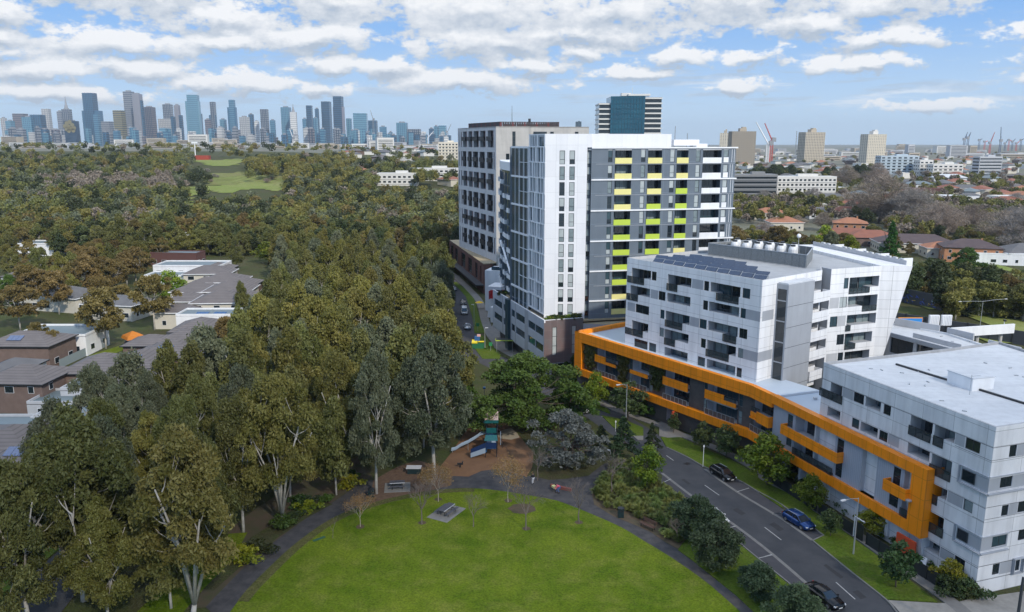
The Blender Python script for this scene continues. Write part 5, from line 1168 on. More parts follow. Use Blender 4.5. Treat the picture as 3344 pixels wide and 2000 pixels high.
def twigcrown(key,n,h,rad,seed,lm):
    "a big leafless plane tree: limbs and a haze of fine twigs"
    bl=envelope(n,h,rad,h*.18,seed,bs=(.09,.15),vert=1.1,umb=.6); rs=np.random.RandomState(seed); VV=[];TT=[]
    for b in bl:
        k=int(90*b[3]); d=rs.normal(size=(k,3)); d[:,2]=abs(d[:,2])*1.2; d/=np.linalg.norm(d,axis=1)[:,None]; P=np.array(b[:3])+d*rs.random((k,1))**.5*np.array(b[3:]); 
        w_=np.cross(d,rs.normal(size=(k,3))); w_/=np.linalg.norm(w_,axis=1)[:,None]; L=(.5+.8*rs.random(k))[:,None]; V=np.stack([P-w_*.035,P+w_*.035,P+d*L+w_*.02,P+d*L-w_*.02],1).reshape(-1,3); VV.append(V); TT.append(rs.random(k))
    me=quadmesh('twigs',np.concatenate(VV),np.concatenate(TT),lm); mb=MB(); limbs(mb,bl,h,.35,h*.22,seed,6,.9,1.0); m2=bpy.data.meshes.new('trunk'); m2.from_pydata(mb.v,[],mb.f); m2.materials.append(TWIG)
    PROTO.setdefault(key,[]).append(('bare_tree',[('twigs',me),('trunk',m2)],max(b[2]+b[5] for b in bl)))
twigcrown('plane',90,16,8.5,61,TWIGL); twigcrown('plane',80,15,7.5,62,GREYT)
def at(q,h=0): return G(*q)
# ---- the named trees of the foreground
def P_(key,q,top,label,cat,group=None,v=None,wide=1.0,rz=None,h=None):
    "base at pixel q (display), crown top at display row top"
    x,y=G(*D(*q)); r=ray(*D(q[0],top)); t=y/r[1]; hh=h or (CAMH+r[2]*t)
    return plant(key,x,y,hh,label,cat,group,v=v,wide=wide,rz=rz)
P_('gumW',(205,1455),985,'large gum tree with several white trunks at the bottom left','gum tree',v=0,wide=1.1,rz=.5)
P_('gumW',(468,1500),1035,'yellow olive gum tree beside the bottom end of the path, white trunk','gum tree',v=1,wide=.98,rz=1.9)
P_('gumN',(-30,1500),1085,'gum tree cut by the left edge of the photo','gum tree',v=3,wide=.85)
P_('gumM',(415,1475),1180,'slim dark gum tree between the two white trunked gums','gum tree',v=3,wide=.8)
P_('gumW',(685,1275),905,'tall yellow olive gum tree with pale forked limbs left of the path','gum tree',v=1,wide=.92,rz=.3)
P_('gumN',(912,1197),848,'grey green gum tree with a straight pink trunk beside the litter bin','gum tree',v=2,wide=.72,rz=2.0)
P_('gumN',(1052,1150),812,'wide grey green gum tree left of the playground','gum tree',v=2,wide=.95,rz=4.0)
P_('gumM',(815,1200),960,'thin olive tree standing between two tall gums above the path','gum tree',v=0,wide=.75)
P_('gumM',(1100,1010),790,'bronze tipped gum tree at the street side of the wood','gum tree',v=4,wide=.8)
P_('gumN',(590,1290),960,'olive gum tree left of the forked gum','gum tree',v=0,wide=.8,rz=1.0)
P_('fresh',(1265,1040),858,'wide bright green tree between the playground and the street','tree',wide=1.45,rz=.2)
P_('fresh',(1372,1022),915,'bright green tree close to the orange building','tree',wide=1.15,rz=2.2)
P_('blue',(1372,1135),995,'broad silver grey wattle beside the playground','wattle tree',wide=1.05,rz=.6)
P_('pine',(1508,1115),1010,'dark green tiered pine beside the street','pine tree',v=0,wide=1.35)
P_('pine',(1578,1095),1025,'slender dark green pine at the kerb','pine tree',v=0,wide=1.0,rz=2)
P_('citrus',(1568,1185),1078,'yellow green broadleaf tree at the end of the planted bed','street tree',wide=1.0)
P_('pine',(1455,1090),1030,'low dark pine behind the silver wattle','pine tree',wide=1.5,rz=4)
SB='dark green rounded shrubs between path and parking'
P_('bush',(1690,1302),1200,'dark green rounded shrub at the top of the row beside the parking bays','shrub',SB,wide=1.15)
P_('bush',(1738,1375),1258,'largest dark green rounded shrub, touching its neighbour in the row','shrub',SB,wide=1.05,rz=1)
P_('bush',(1832,1445),1360,'dark green rounded shrub standing alone on the grass strip','shrub',SB,wide=1.25,rz=2)
P_('bush',(1925,1530),1415,'dark green shrub cut by the bottom edge of the photo','shrub',SB,wide=1.1,rz=3)
for q,t,l,k,w_ in [((1445,985),900,'yellow green street tree at the far end of the orange building','citrus',1.),((1520,1020),925,'green street tree behind the slender lamp post','green',1.3),((1632,1050),1000,'small green street tree right of the entry path','green',1.),((1700,1095),1020,'green street tree above the black hatchback','green',1.05),((1760,1110),1030,'dark green street tree next to the yellow one','green',1.2),((1858,1175),1050,'large yellow green street tree in front of the orange frame','citrus',1.35),((1965,1235),1150,'yellow green street tree beside the blue car','citrus',1.25),((2012,1300),1235,'small olive street tree on the verge right of the blue car','green',1.2),((2118,1300),1228,'bright yellow green street tree under the orange frame end','citrus',1.3),((2170,1425),1308,'green street tree on the verge nearest the camera','green',1.1)]:
    P_(k,q,t,l,'street tree','street trees in front of the orange building',wide=w_)
YG='young leafless trees on the lawn'
for q,t,l,k in [((873,1278),1205,'young tree with orange twigs left on the lawn edge','autumn'),((1062,1217),1133,'young tree with bright orange twigs above the lawn','autumn'),((1022,1272),1150,'slim leafless young tree between the orange ones','bare'),((1147,1278),1200,'small leafless tree beside the lawn picnic table','bare'),((1231,1218),1120,'leafless tree with brown and orange twigs by the playground','autumn'),((1274,1286),1170,'bare young tree on the lawn right of the earth patch','bare'),((1403,1268),1155,'bare young tree at the right edge of the lawn','bare'),((1302,1165),1080,'bare tree between playground and silver wattle','bare'),((1640,1315),1250,'grey leafless shrubby tree behind the wooden bench','bare'),((1480,1200),1095,'thin leafless tree in the planted bed','bare')]:
    P_(k,q,t,l,'young tree',YG)
# hedge shrubs along the building
rg=random.Random(5); HB=smoothline([G(*q) for q in [M3(1400,1400),M3(1120,1200),M3(820,985),M3(480,770),M3(230,640),M4(2000,640),M4(1760,520),M4(1560,430),M4(1330,305),M4(1130,215)]],4)
for i,(x,y) in enumerate(HB):
    plant('shrub',x+rg.uniform(.2,.9),y+rg.uniform(0,.7),rg.uniform(1.0,1.7),'low green or yellow green shrub in the planting strip along the footpath','shrub','hedge shrubs along the footpath',rng=rg)
HB2=smoothline([G(*q) for q in [M4(940,140),M4(850,80),M4(700,30),M4(560,-30),M4(440,-80),D(1400,905),D(1330,890),D(1280,880)]],5)
for i,(x,y) in enumerate(HB2):
    plant('shrub' if i%4 else 'fresh',x+rg.uniform(-.8,.8),y+rg.uniform(-.5,.8),rg.uniform(2.2,3.8) if i%4 else rg.uniform(4,6),'dense green shrub at the foot of the orange building\'s left part','shrub','dense shrubs below the orange building',rng=rg,wide=1.2)
plant('citrus',*G(*M3(1265,1300)),3.4,'yellow green shrub at the corner of the near white block','shrub',wide=1.3)
for i,q in enumerate([(1340,1345),(1240,1345),(1400,1370)]): plant('shrub',*G(*M3(*q)),2.0,'dark green shrub at the corner of the near white block','shrub','shrubs at the near white corner',v=2,wide=1.3)
for i,q in enumerate([(770,725),(650,790),(560,850),(470,900),(230,1140),(300,1090),(960,560),(940,620),(640,740),(590,760)]): plant('shrub',*G(*M5(*q)),rg.uniform(1.2,2.2),'green bush on the wood side of the curving path','shrub','bushes along the curving path',v=i%3,wide=1.4,rng=rg)
# strappy grass clumps in the garden bed: one clump each
bed=[G(*M4(*q)) for q in [(510,700),(570,560),(650,450),(780,480),(960,610),(1150,745),(1150,950),(1080,1020),(900,915),(640,800)]]
bp=bpy.data.meshes.new
def tuftmesh(seed,n=150,r=.75,h=.8,w_=.05):
    rs=np.random.RandomState(seed); a=rs.random(n)*6.28; q=rs.random(n)**.6; b=np.stack([np.cos(a)*q*.15,np.sin(a)*q*.15,np.zeros(n)],1); t=np.stack([np.cos(a)*q*r,np.sin(a)*q*r,h*(1-.5*q*q)*(.7+.5*rs.random(n))],1); m_=(b+t)/2+np.array([0,0,.18]); s_=np.stack([-np.sin(a),np.cos(a),np.zeros(n)],1)*w_
    return quadmesh('foliage',np.concatenate([np.stack([b-s_,b+s_,m_+s_,m_-s_],1),np.stack([m_-s_,m_+s_,t+s_*.2,t-s_*.2],1)],0).reshape(-1,3),rs.random(2*n),TUFT)
TM=[tuftmesh(i) for i in range(3)]; xs=[p[0] for p in bed]; ys=[p[1] for p in bed]; k=0; pts=[]
while k<4000 and len(pts)<150:
    k+=1; x,y=rg.uniform(min(xs),max(xs)),rg.uniform(min(ys),max(ys))
    if inpoly(x,y,bed) and all((x-a)**2+(y-b)**2>5 for a,b in (G(*M4(878,905)),G(*M4(693,825)),G(*M4(860,940)),G(*M4(700,860)))) and all((x-a)**2+(y-b)**2>.9 for a,b in pts): pts.append((x,y))
for i,(x,y) in enumerate(pts):
    o=bpy.data.objects.new('grass_tussock',TM[i%3]); COL.objects.link(o); o.location=(x,y,.04); s_=rg.uniform(1.0,1.6); o.scale=(s_,s_,s_*rg.uniform(.8,1.2)); o.rotation_euler=(0,0,rg.random()*6); tag(o,'green strappy grass tussock in the bed between path and street','grass tussock','grass tussocks in the planted bed')
# ---- the wood
WOOD=[D(*q) for q in [(1066,640),(1078,700),(1084,760),(1100,860),(1104,960),(1090,1060),(1000,1105),(930,1150),(800,1175),(700,1250),(560,1370),(500,1420),(330,1500),(60,1560),(110,1400),(190,1250),(245,1140),(345,1085),(450,1035),(540,985),(620,910),(652,832),(668,700),(650,645)]]
placed=[(o.location.x,o.location.y) for o in bpy.data.objects if o.type=='EMPTY' and o.get('category') in ('gum tree','tree','wattle tree')]
wx=[G(*q) for q in WOOD]; cand=[]
rw=random.Random(21)
for _ in range(40000):
    y=rw.uniform(72,372); x=rw.uniform(-118,6)*(y/110 if y>110 else 1)*.6+rw.uniform(-6,6); u,v=project(x,y,0)
    if not inpoly(u,v,WOOD): continue
    sp=5.6+y*.0065
    if any((x-a)**2+(y-b)**2<sp*sp for a,b in placed): continue
    placed.append((x,y)); cand.append((x,y))
cand.sort(key=lambda p:p[1]); WOOD_EDGE=[D(*q) for q in [(0,1600),(60,1484),(150,1265),(220,1130),(320,1050),(420,1010),(545,910),(605,830),(635,700),(620,640),(690,640),(700,720),(680,850),(620,960),(540,1060),(430,1180),(330,1310),(230,1484)]]
def topcap(x,y,h):
    "keep crowns off the houses row on the left and the street on the right"
    u,v=project(x,y,h)
    return h
for i,(x,y) in enumerate(cand):
    rr=rw.random(); h=rw.uniform(14,20) if y<200 else rw.uniform(12,17.5)
    u,v=project(x,y,0)
    if u>D(1080,0)[0]: h=rw.uniform(9,13)
    key='gumN' if y<118 else 'gumM'
    lab=('olive gum tree in the dense wood between the park path and the left houses','gum trees of the near wood') if y<170 else ('olive gum tree in the long wood beside the side street','gum trees of the long wood')
    vi=rw.randrange(5 if key=='gumN' else 6); tone=(['olive','yellow olive','grey green','olive','yellow olive'] if key=='gumN' else ['olive','yellow olive','grey green','olive','dark olive','yellow olive'])[vi]
    px_=u/1.3478; zone='at the lane edge of' if px_>1040 else ('at the house edge of' if inpoly(u,v,WOOD_EDGE) else 'inside'); hh_='tall' if h>(17 if y<200 else 15) else 'medium'
    plant(key,x,y,h,hh_+' '+tone+' gum tree '+zone+(' the near wood above the path' if y<125 else (' the middle wood beside the houses' if y<210 else ' the long wood by the street')),'gum tree',hh_+' '+tone+' gums '+zone+(' near wood' if y<125 else ' middle wood' if y<210 else ' long wood'),v=vi,rng=rw,wide=rw.uniform(.66,.92))
NW=len(cand)
# trees among the left houses
HT=[((257,845),700,'bronze gum with a white trunk between the left houses','bronze',1.0),((375,800),665,'bronze gum right of the white trunked one','bronze',.9),((50,800),690,'bronze gum at the left edge behind the brick house','bronze',1.2),((440,770),0,'',0,0),((215,725),620,'bronze gum behind the solar roofed house','bronze',.9),((150,700),610,'dark olive tree left of the bronze gum','gumM',.9),((330,690),600,'bronze topped gum above the house roofs','bronze',1.1),((60,700),640,'bushy green tree at the left edge','fresh',.9),((30,740),665,'green tree at the left edge of the photo','fresh',.9),((95,690),600,'olive gum in the left suburb','gumM',1.),((300,630),520,'tall olive gum behind the suburb','gumM',1.),((370,640),530,'olive gum left of the white flat roofed house','gumM',1.),((415,610),510,'dark gum behind the white flat roofed house','gumM',.9),((495,615),540,'dark green pyramid tree behind the white flat roofed house','dark',1.),((575,655),570,'grey green gum at the end of the house row','gumM',.7),((590,790),680,'yellow olive gum at the edge of the house row','gumM',.6),((95,860),780,'thin gum in front of the left brick house','bronze',.8),((130,880),800,'sparse gum beside the grey fence','bronze',.7),((20,970),940,'green garden shrub at the left edge','fresh',.7),((530,700),0,'',0,0),((555,880),770,'bronze gum in front of the solar roofed house','bronze',.9),((410,735),655,'small yellow green tree between the house roofs','citrus',1.3),((180,640),590,'bronze gum in the middle of the left suburb','bronze',.8),((240,680),640,'olive gum between the left houses','gumM',.9),((300,760),690,'bronze gum in front of the pale house','bronze',1.0),((10,640),580,'olive gum at the far left edge','gumM',1),((60,620),555,'bronze gum far left','bronze',1),((440,690),0,'',0,0),((420,880),0,'',0,0)]
for q,t,l,k,w_ in HT:
    if k: P_(k,q,t,l,'tree',wide=w_)
ls_=random.Random(55); SUBL=[D(*q) for q in [(0,575),(330,560),(600,600),(590,640),(545,600),(400,600),(395,640),(330,720),(230,760),(100,770),(0,790)]]; lp=[]
for _ in range(3000):
    if len(lp)>=62: break
    y=ls_.uniform(195,400); x=ls_.uniform(-.66,-.30)*y; u,v=project(x,y,0)
    if not inpoly(u,v,SUBL) or any((x-a)**2+(y-b)**2<62 for a,b in lp): continue
    lp.append((x,y)); k=ls_.choice(['bronze','gumM','gumM','treeF','bronze']); plant(k,x,y,ls_.uniform(8.5,13),('bronze' if k=='bronze' else 'olive')+' gum tree between the houses of the left suburb','tree',('bronze' if k=='bronze' else 'olive')+' trees of the left suburb',rng=ls_)
# ---- distant trees: nearest ones singly, the rest as one wood
mead=[[GT(*q)[:2] for q in m_] for m_ in MEAD]
def free(x,y):
    u,v=project(x,y,T(x,y))
    for dz in (0,4,8,12,15):
        u2,v2=project(x,y,T(x,y)+dz)
        if any(inpoly(u2,v2,m_) for m_ in MEAD[:2]): return False
    if any(inpoly(u,v,m_) for m_ in MEAD[2:]) and rt.random()<.82: return False
    return True
# ================================================================ vehicles
TYRE=mat('tyre rubber',(.015,.015,.016),.9); RIMM=mat('alloy rim',(.45,.46,.48),.3,metal=.8); CGL=mat('car glass',(.012,.016,.02),.05,spec=.9); LAMPW=mat('headlight lens',(.6,.62,.65),.1); LAMPR=mat('tail light lens',(.35,.01,.01),.2); PLATE=mat('number plate',(.6,.6,.58),.5)
def car(x,y,ang,paint,label,cat='car',L=4.7,W=1.9,Hh=1.55,kind='hatch',name='parked_car'):
    r=root(name,(x,y,.02),label,cat,'parked cars' if cat=='car' else None,rz=ang)
    # stations front (+x) to rear: x, half width, belt z, low z
    k=L/4.7; kz=Hh/1.55
    S=[(2.35,.55,.62,.38),(2.28,.74,.72,.28),(1.95,.86,.80,.2),(1.4,.92,.90,.2),(.9,.94,.98,.2),(0,.95,1.0,.2),(-1.1,.95,1.02,.2),(-1.9,.92,1.02,.22),(-2.2,.84,.98,.28),(-2.33,.70,.80,.38)]
    mb=MB(); rings=[]
    for (sx,hw,zb,zl) in S:
        sx*=k; hw*=W/1.9; zb*=kz; i=len(mb.v); mb.v+=[(sx,-hw*.9,zl),(sx,-hw,zl+.18),(sx,-hw*1.0,zb-.16),(sx,-hw*.90,zb),(sx,0,zb+.035),(sx,hw*.90,zb),(sx,hw*1.0,zb-.16),(sx,hw,zl+.18),(sx,hw*.9,zl)]; rings.append(i)
    for a,b in zip(rings[:-1],rings[1:]):
        for q in range(8): mb.f.append((a+q,b+q,b+q+1,a+q+1)); mb.m.append(0); mb.uv.append(None)
        mb.f.append((a+8,b+8,b,a)); mb.m.append(0); mb.uv.append(None)
    for e in (rings[0],rings[-1]): mb.f.append(tuple(range(e,e+9))); mb.m.append(0); mb.uv.append(None)
    mb.build('body',paint,r,smooth=True,org=(0,0,0))
    # cabin
    if kind=='hatch': C=[(1.25,.82,.95,.95),(.45,.76,1.42,.66),(-.1,.76,1.5,.66),(-1.2,.74,1.48,.64),(-1.95,.72,1.3,.60),(-2.2,.78,1.0,.78)]
    elif kind=='van': C=[(1.9,.84,.98,.84),(1.35,.84,1.7,.72),(.6,.84,1.82,.74),(-1.4,.84,1.82,.74),(-2.1,.84,1.78,.72),(-2.25,.84,1.0,.84)]
    else: C=[(1.2,.82,.95,.95),(.4,.74,1.36,.64),(-.2,.74,1.42,.64),(-.9,.72,1.38,.62),(-1.75,.76,1.02,.76),(-1.8,.76,1.0,.76)]
    def ring(c,ins=0.0): 
        sx,hw,z,tw=c; sx*=k; hw*=W/1.9; tw*=W/1.9; z*=kz; zb=.97*kz; return [(sx,-hw,min(z,zb)),(sx,-tw,z),(sx,tw,z),(sx,hw,min(z,zb))]
    g=MB(); rr=[]
    for c in C: i=len(g.v); g.v+=ring(c); rr.append(i)
    for n_,(a,b) in enumerate(zip(rr[:-1],rr[1:])):
        for q in range(3): g.f.append((a+q,b+q,b+q+1,a+q+1)); g.m.append(0); g.uv.append(None)
    g.build('window_glass',CGL,r,org=(0,0,0))
    rf=MB(); roofst=C[1:5] if kind!='sedan' else C[1:4]; q0=[]
    for c in roofst:
        sx,hw,z,tw=c; i=len(rf.v); rf.v+=[(sx*k,-tw*W/1.9*1.02,z*kz-.02),(sx*k,-tw*W/1.9*.9,z*kz+.035),(sx*k,tw*W/1.9*.9,z*kz+.035),(sx*k,tw*W/1.9*1.02,z*kz-.02)]; q0.append(i)
    for a,b in zip(q0[:-1],q0[1:]):
        for q in range(3): rf.f.append((a+q,b+q,b+q+1,a+q+1)); rf.m.append(0); rf.uv.append(None)
    rf.build('roof',paint,r,smooth=True,org=(0,0,0))
    pl=MB()
    for sgn in (-1,1):
        for (a,b) in (((C[0][0],C[0][1],.97*kz),(C[1][0],C[1][3],C[1][2]*kz)),((-.35,.82,.99*kz),(-.35,.67,1.46*kz)),((C[-2][0],.8,.99*kz),(C[-2][0]+.25,.64,C[-2][2]*kz))):
            pl.tube([(a[0]*k,sgn*a[1]*W/1.9,a[2]),(b[0]*k,sgn*b[1]*W/1.9,b[2])],.05,4)
    pl.build('pillar',paint,r,org=(0,0,0))
    for wx_ in (1.42*k,-1.42*k):
        for sgn in (-1,1):
            yy=sgn*(W/2-.1); t=MB(); t.tube([(wx_,yy-.1,.33),(wx_,yy+.1,.33)],.335,16); to=t.build('wheel',TYRE,r,org=(0,0,0)); q=MB(); q.tube([(wx_,yy+sgn*.08,.33),(wx_,yy+sgn*.115,.33)],.21,10); q.build('rim',RIMM,to,org=(0,0,0))
    for sgn in (-1,1):
        h=MB(); h.box((2.18*k,sgn*.62*W/1.9,.66*kz),(.22,.36,.13),0,-sgn*.35); h.build('headlight',LAMPW,r,org=(0,0,0)); h=MB(); h.box((-2.25*k,sgn*.66*W/1.9,.86*kz),(.14,.24,.18),0,sgn*.2); h.build('tail_light',LAMPR,r,org=(0,0,0)); h=MB(); h.box((.95*k,sgn*(W/2+.06),.98*kz),(.16,.2,.13)); h.build('mirror',paint,r,org=(0,0,0))
    h=MB(); h.box((2.34*k,0,.45),(.05,.5,.12)); h.build('number_plate',PLATE,r,org=(0,0,0)); h=MB(); h.box((2.33*k,0,.55),(.06,.9,.14)); h.box((2.3*k,0,.33),(.08,1.2,.12)); h.build('grille',DARKM,r,org=(0,0,0))
    if kind=='hatch':
        for sgn in (-1,1): h=MB(); h.tube([(.2,sgn*.6,1.56*kz),(-1.5,sgn*.58,1.54*kz)],.025,4); h.build('roof_rail',STEEL,r,org=(0,0,0))
    return r
def paint(n,c,m=.3): return mat(n,c,.22,metal=m,spec=.6)
BLK=paint('black car paint',(.008,.009,.011)); BLU=paint('blue car paint',(.008,.045,.17)); WHT=paint('white car paint',(.6,.6,.6),0); SIL=paint('silver car paint',(.35,.37,.4),.6); DGR=paint('dark grey car paint',(.04,.045,.05))
def hd(a,b): a=Vector(G(*a)); b=Vector(G(*b)); d=b-a; return math.atan2(d.y,d.x)
A1=hd(M4(1500,650),M4(1800,830))
x,y=G(*M4(1385,545)); car(x+.25,y-.1,A1,BLK,'glossy black hatchback parked by the verge opposite the planted bed'); x,y=G(*M4(1910,875)); car(x+.25,y,A1,BLU,'bright blue hatchback with roof rails parked in the right hand bay')
x,y=G(*M4(2150,1470)); car(x-.1,y+1.9,A1,BLK,'glossy black car at the bottom edge of the photo',kind='sedan',L=4.9)
x,y=G(*M4(1338,842)); car(x,y,A1,WHT,'white car half hidden behind the dark green rounded shrubs',kind='sedan')
A2=hd(L4(360,780),L4(390,950))
for q,k,p,l,kd in [((355,815),0,WHT,'white van parked beside the long verge of the side street','van'),((385,960),0,SIL,'silver car parked just in front of the white van','sedan'),((248,590),0,SIL,'silver car parked farthest up the side street','sedan'),((345,725),0,DGR,'dark car parked behind the white van','sedan'),((175,235),0,BLU,'blue car beside the brick podium far up the street','hatch'),((235,660),0,DGR,'dark grey car up the side street','sedan')]:
    x,y=G(*L4(*q)); car(x-.3,y,A2 if q[1]>600 else A2+.1,p,l,kind=kd,cat='van' if kd=='van' else 'car',name='parked_van' if kd=='van' else 'parked_car',L=5.1 if kd=='van' else 4.6,Hh=1.75 if kd=='van' else 1.5)
x,y=G(*ZP(1465,425)); car(x+.2,y+.3,A1,WHT,'white car half hidden under the bright green tree',kind='sedan')
x,y=G(*D(322,835)); car(x,y,1.4,paint('dark red car paint',(.12,.01,.015)),'dark red car under the orange canopy between the left houses',kind='hatch')
# ================================================================ lamps, bins, benches
def lamp(q,h,label,arm=(1.8,0),kind='street',two=False,z=0.0):
    x,y=G(*q) if isinstance(q[0],(int,float)) and len(q)==2 else q[:2]
    r=root('street_lamp' if kind=='street' else 'park_lamp',(x,y,z),label,'street lamp'); m=MB(); m.tube([(0,0,0),(0,0,h*.5),(0,0,h)],[.11,.08,.055],8); m.build('pole',STEEL,r,org=(0,0,0))
    for sg in ((1,-1) if two else (1,)):
        ax,ay=arm[0]*sg,arm[1]*sg; m=MB(); m.tube([(0,0,h-.1),(ax*.5,ay*.5,h+.12),(ax,ay,h+.2)],.045,5); m.build('arm',STEEL,r,org=(0,0,0)); m=MB(); m.box((ax*1.12,ay*1.12,h+.2),(.75,.28,.12),0,math.atan2(ay,ax)); m.build('lamp_head',mat('lamp head',(.55,.56,.58),.4),r,org=(0,0,0))
    return r
def hgt(q,top): x,y=G(*q); r_=ray(*top); t=y/r_[1]; return CAMH+r_[2]*t
lamp(M1(400,1345),hgt(M1(400,1345),M1(405,1048)),'slender grey street lamp in front of the far part of the orange frame',arm=(-1.5,-.7))
lamp(M3(607,1085),hgt(M3(607,1085),M3(643,692)),'tall grey street lamp on the grass verge beside the near orange frame',arm=(-2.1,-1.0))
lamp(M4(620,455),hgt(M4(620,455),M4(618,372)),'short park lamp with a pale flat head in the planted bed',arm=(-.35,.1),kind='park')
lamp(L4(440,940),6.0,'lamp with a white globe beside the long verge of the side street',arm=(-.3,0)); lamp(L4(545,1150),5.0,'slim pole lamp on the grass patch by the podium',arm=(.4,0))
x,y=G(*M2(1715,550),-0.0); lamp((x,y,0),11.0,'tall double armed road lamp beside the noise wall',arm=(6.0,1.5),two=True)
r=root('lamp_pole',(49.0,69.5,0),'dark thick pole at the right bottom corner of the photo','pole'); m=MB(); m.tube([(0,0,0),(0,0,7.5),(0,0,9.2)],[.17,.14,.13],10); m.build('pole',mat('dark pole paint',(.045,.05,.06),.5),r,org=(0,0,0)); m=MB(); m.tube([(0,0,0),(0,0,.12)],.35,10); m.build('base_plate',DARKM,r,org=(0,0,0))
GRN=mat('dark green bin',(.01,.028,.03),.5)
def bin_(q,l):
    x,y=G(*q); r=root('litter_bin',(x,y,.04),l,'bin','litter bins'); m=MB(); m.box((0,0,.6),(.75,.75,1.2)); m.build('body',GRN,r,org=(0,0,0)); m=MB(); m.tube([(0,0,1.2),(0,0,1.32),(0,0,1.45)],[.5,.48,.2],8); m.build('lid',DARKM,r,org=(0,0,0)); m=MB(); m.box((0,-.39,.95),(.4,.03,.2)); m.build('opening',DARKM,r,org=(0,0,0))
bin_(M5(1087,690),'dark green litter bin beside the straight trunked gum'); bin_(M4(693,825),'dark green litter bin beside the planted bed path')
WD=mat('brown bench timber',(.11,.055,.035),.7,(.08,.04,.03),.5)
def bench(q,ang,l):
    x,y=G(*q); r=root('park_bench',(x,y,.05),l,'bench','',rz=ang)
    if 'group' in r: del r['group']
    m=MB(); 
    for k in range(4): m.box((0,-.25+k*.17,.5),(2.3,.14,.06))
    m.build('seat',WD,r,org=(0,0,0)); m=MB()
    for k in range(3): m.box((0,.42+k*.05,.72+k*.17),(2.3,.05,.14),0,0,-.2)
    m.build('backrest',WD,r,org=(0,0,0))
    for s_ in (-.95,.95): m=MB(); m.box((s_,-.18,.24),(.08,.08,.48)); m.box((s_,.35,.5),(.08,.08,1.0)); m.box((s_,.08,.44),(.08,.6,.06)); m.build('leg',DARKM,r,org=(0,0,0))
bench(M4(878,905),hd(M4(835,890),M4(930,935)),'brown timber park bench beside the path below the planted bed')
TOPM=mat('grey table slats',(.10,.10,.115),.6,(.07,.07,.08),.4); SLAB=mat('slab concrete',(.25,.235,.21),.9,(.19,.18,.165),.6)
def picnic(q,ang,l,sz=1.0):
    x,y=G(*q); r=root('picnic_table',(x,y,.12),l,'picnic table','picnic tables with fixed benches',rz=ang); m=MB()
    for k in range(5): m.box((0,-.4+k*.2,.82),(2.4*sz,.18,.06))
    m.build('table_top',TOPM,r,org=(0,0,0))
    for s_ in (-1,1):
        m=MB()
        for k in range(2): m.box((0,s_*(.85+k*.2),.5),(2.4*sz,.17,.05))
        m.build('bench_seat',TOPM,r,org=(0,0,0))
    m=MB(); m.box((0,-.52,.83),(2.42*sz,.04,.08)); m.build('metal_edge',mat('pale metal edge',(.6,.6,.62),.4),r,org=(0,0,0))
    for s_ in (-.8,.8): m=MB(); m.tube([(s_*sz,-.9,.46),(s_*sz,.9,.46)],.04,5); m.tube([(s_*sz,-.3,0),(s_*sz,-.3,.8)],.05,5); m.tube([(s_*sz,.3,0),(s_*sz,.3,.8)],.05,5); m.tube([(s_*sz,-.9,0),(s_*sz,-.9,.47)],.04,5); m.tube([(s_*sz,.9,0),(s_*sz,.9,.47)],.04,5); m.build('leg',DARKM,r,org=(0,0,0))
    m=MB(); c_,s_=math.cos(ang),math.sin(ang); m.box((x,y,.05),(4.2*sz,3.3,.11),0,ang); o=m.build('table_slab',SLAB,None); tag(o,'concrete slab under '+l.split(' with')[0],'slab',kind='structure')
picnic(M5(1268,622),.12,'grey picnic table on the bark mulch under the gums',.9); picnic(M5(1607,800),hd(M5(1540,830),M5(1650,750)),'grey picnic table standing on the lawn',1.15)
# barbecue shelter glimpsed under the trees
x,y=G(*M5(1385,520)); r=root('barbecue_bench',(x,y,.04),'dark barbecue bench with a pale metal top under the wide gum tree','barbecue'); m=MB(); m.box((0,0,.45),(2.0,1.1,.9)); m.build('body',GRN,r,org=(0,0,0)); m=MB(); m.box((-.05,-.05,.95),(2.3,1.3,.08)); m.build('hotplate',mat('pale metal edge',(.6,.6,.62)),r,org=(0,0,0))
# fallen green net on the lawn
x,y=G(*M5(725,980)); r=root('ground_cover_mat',(x,y,.09),'flat dark green mat lying on the lawn near its left edge','mat'); m=MB(); m.box((0,0,0),(1.7,.45,.03),0,.75); m.build('sheet',mat('dark teal mat',(.02,.09,.05),.7),r,org=(0,0,0))
x,y=G(*M5(820,975)); r=root('thin_sapling',(x,y,.07),'thin leaning sapling beside the green mat','sapling'); m=MB(); m.tube([(0,0,0),(.1,0,1.3),(.7,.4,3.0)],[.03,.025,.01],4); m.tube([(.05,0,1.0),(-.5,.2,2.0)],[.02,.01],4); m.tube([(.3,.1,1.8),(.1,.5,2.7)],[.015,.01],4); m.build('stem',TWIG,r,org=(0,0,0))
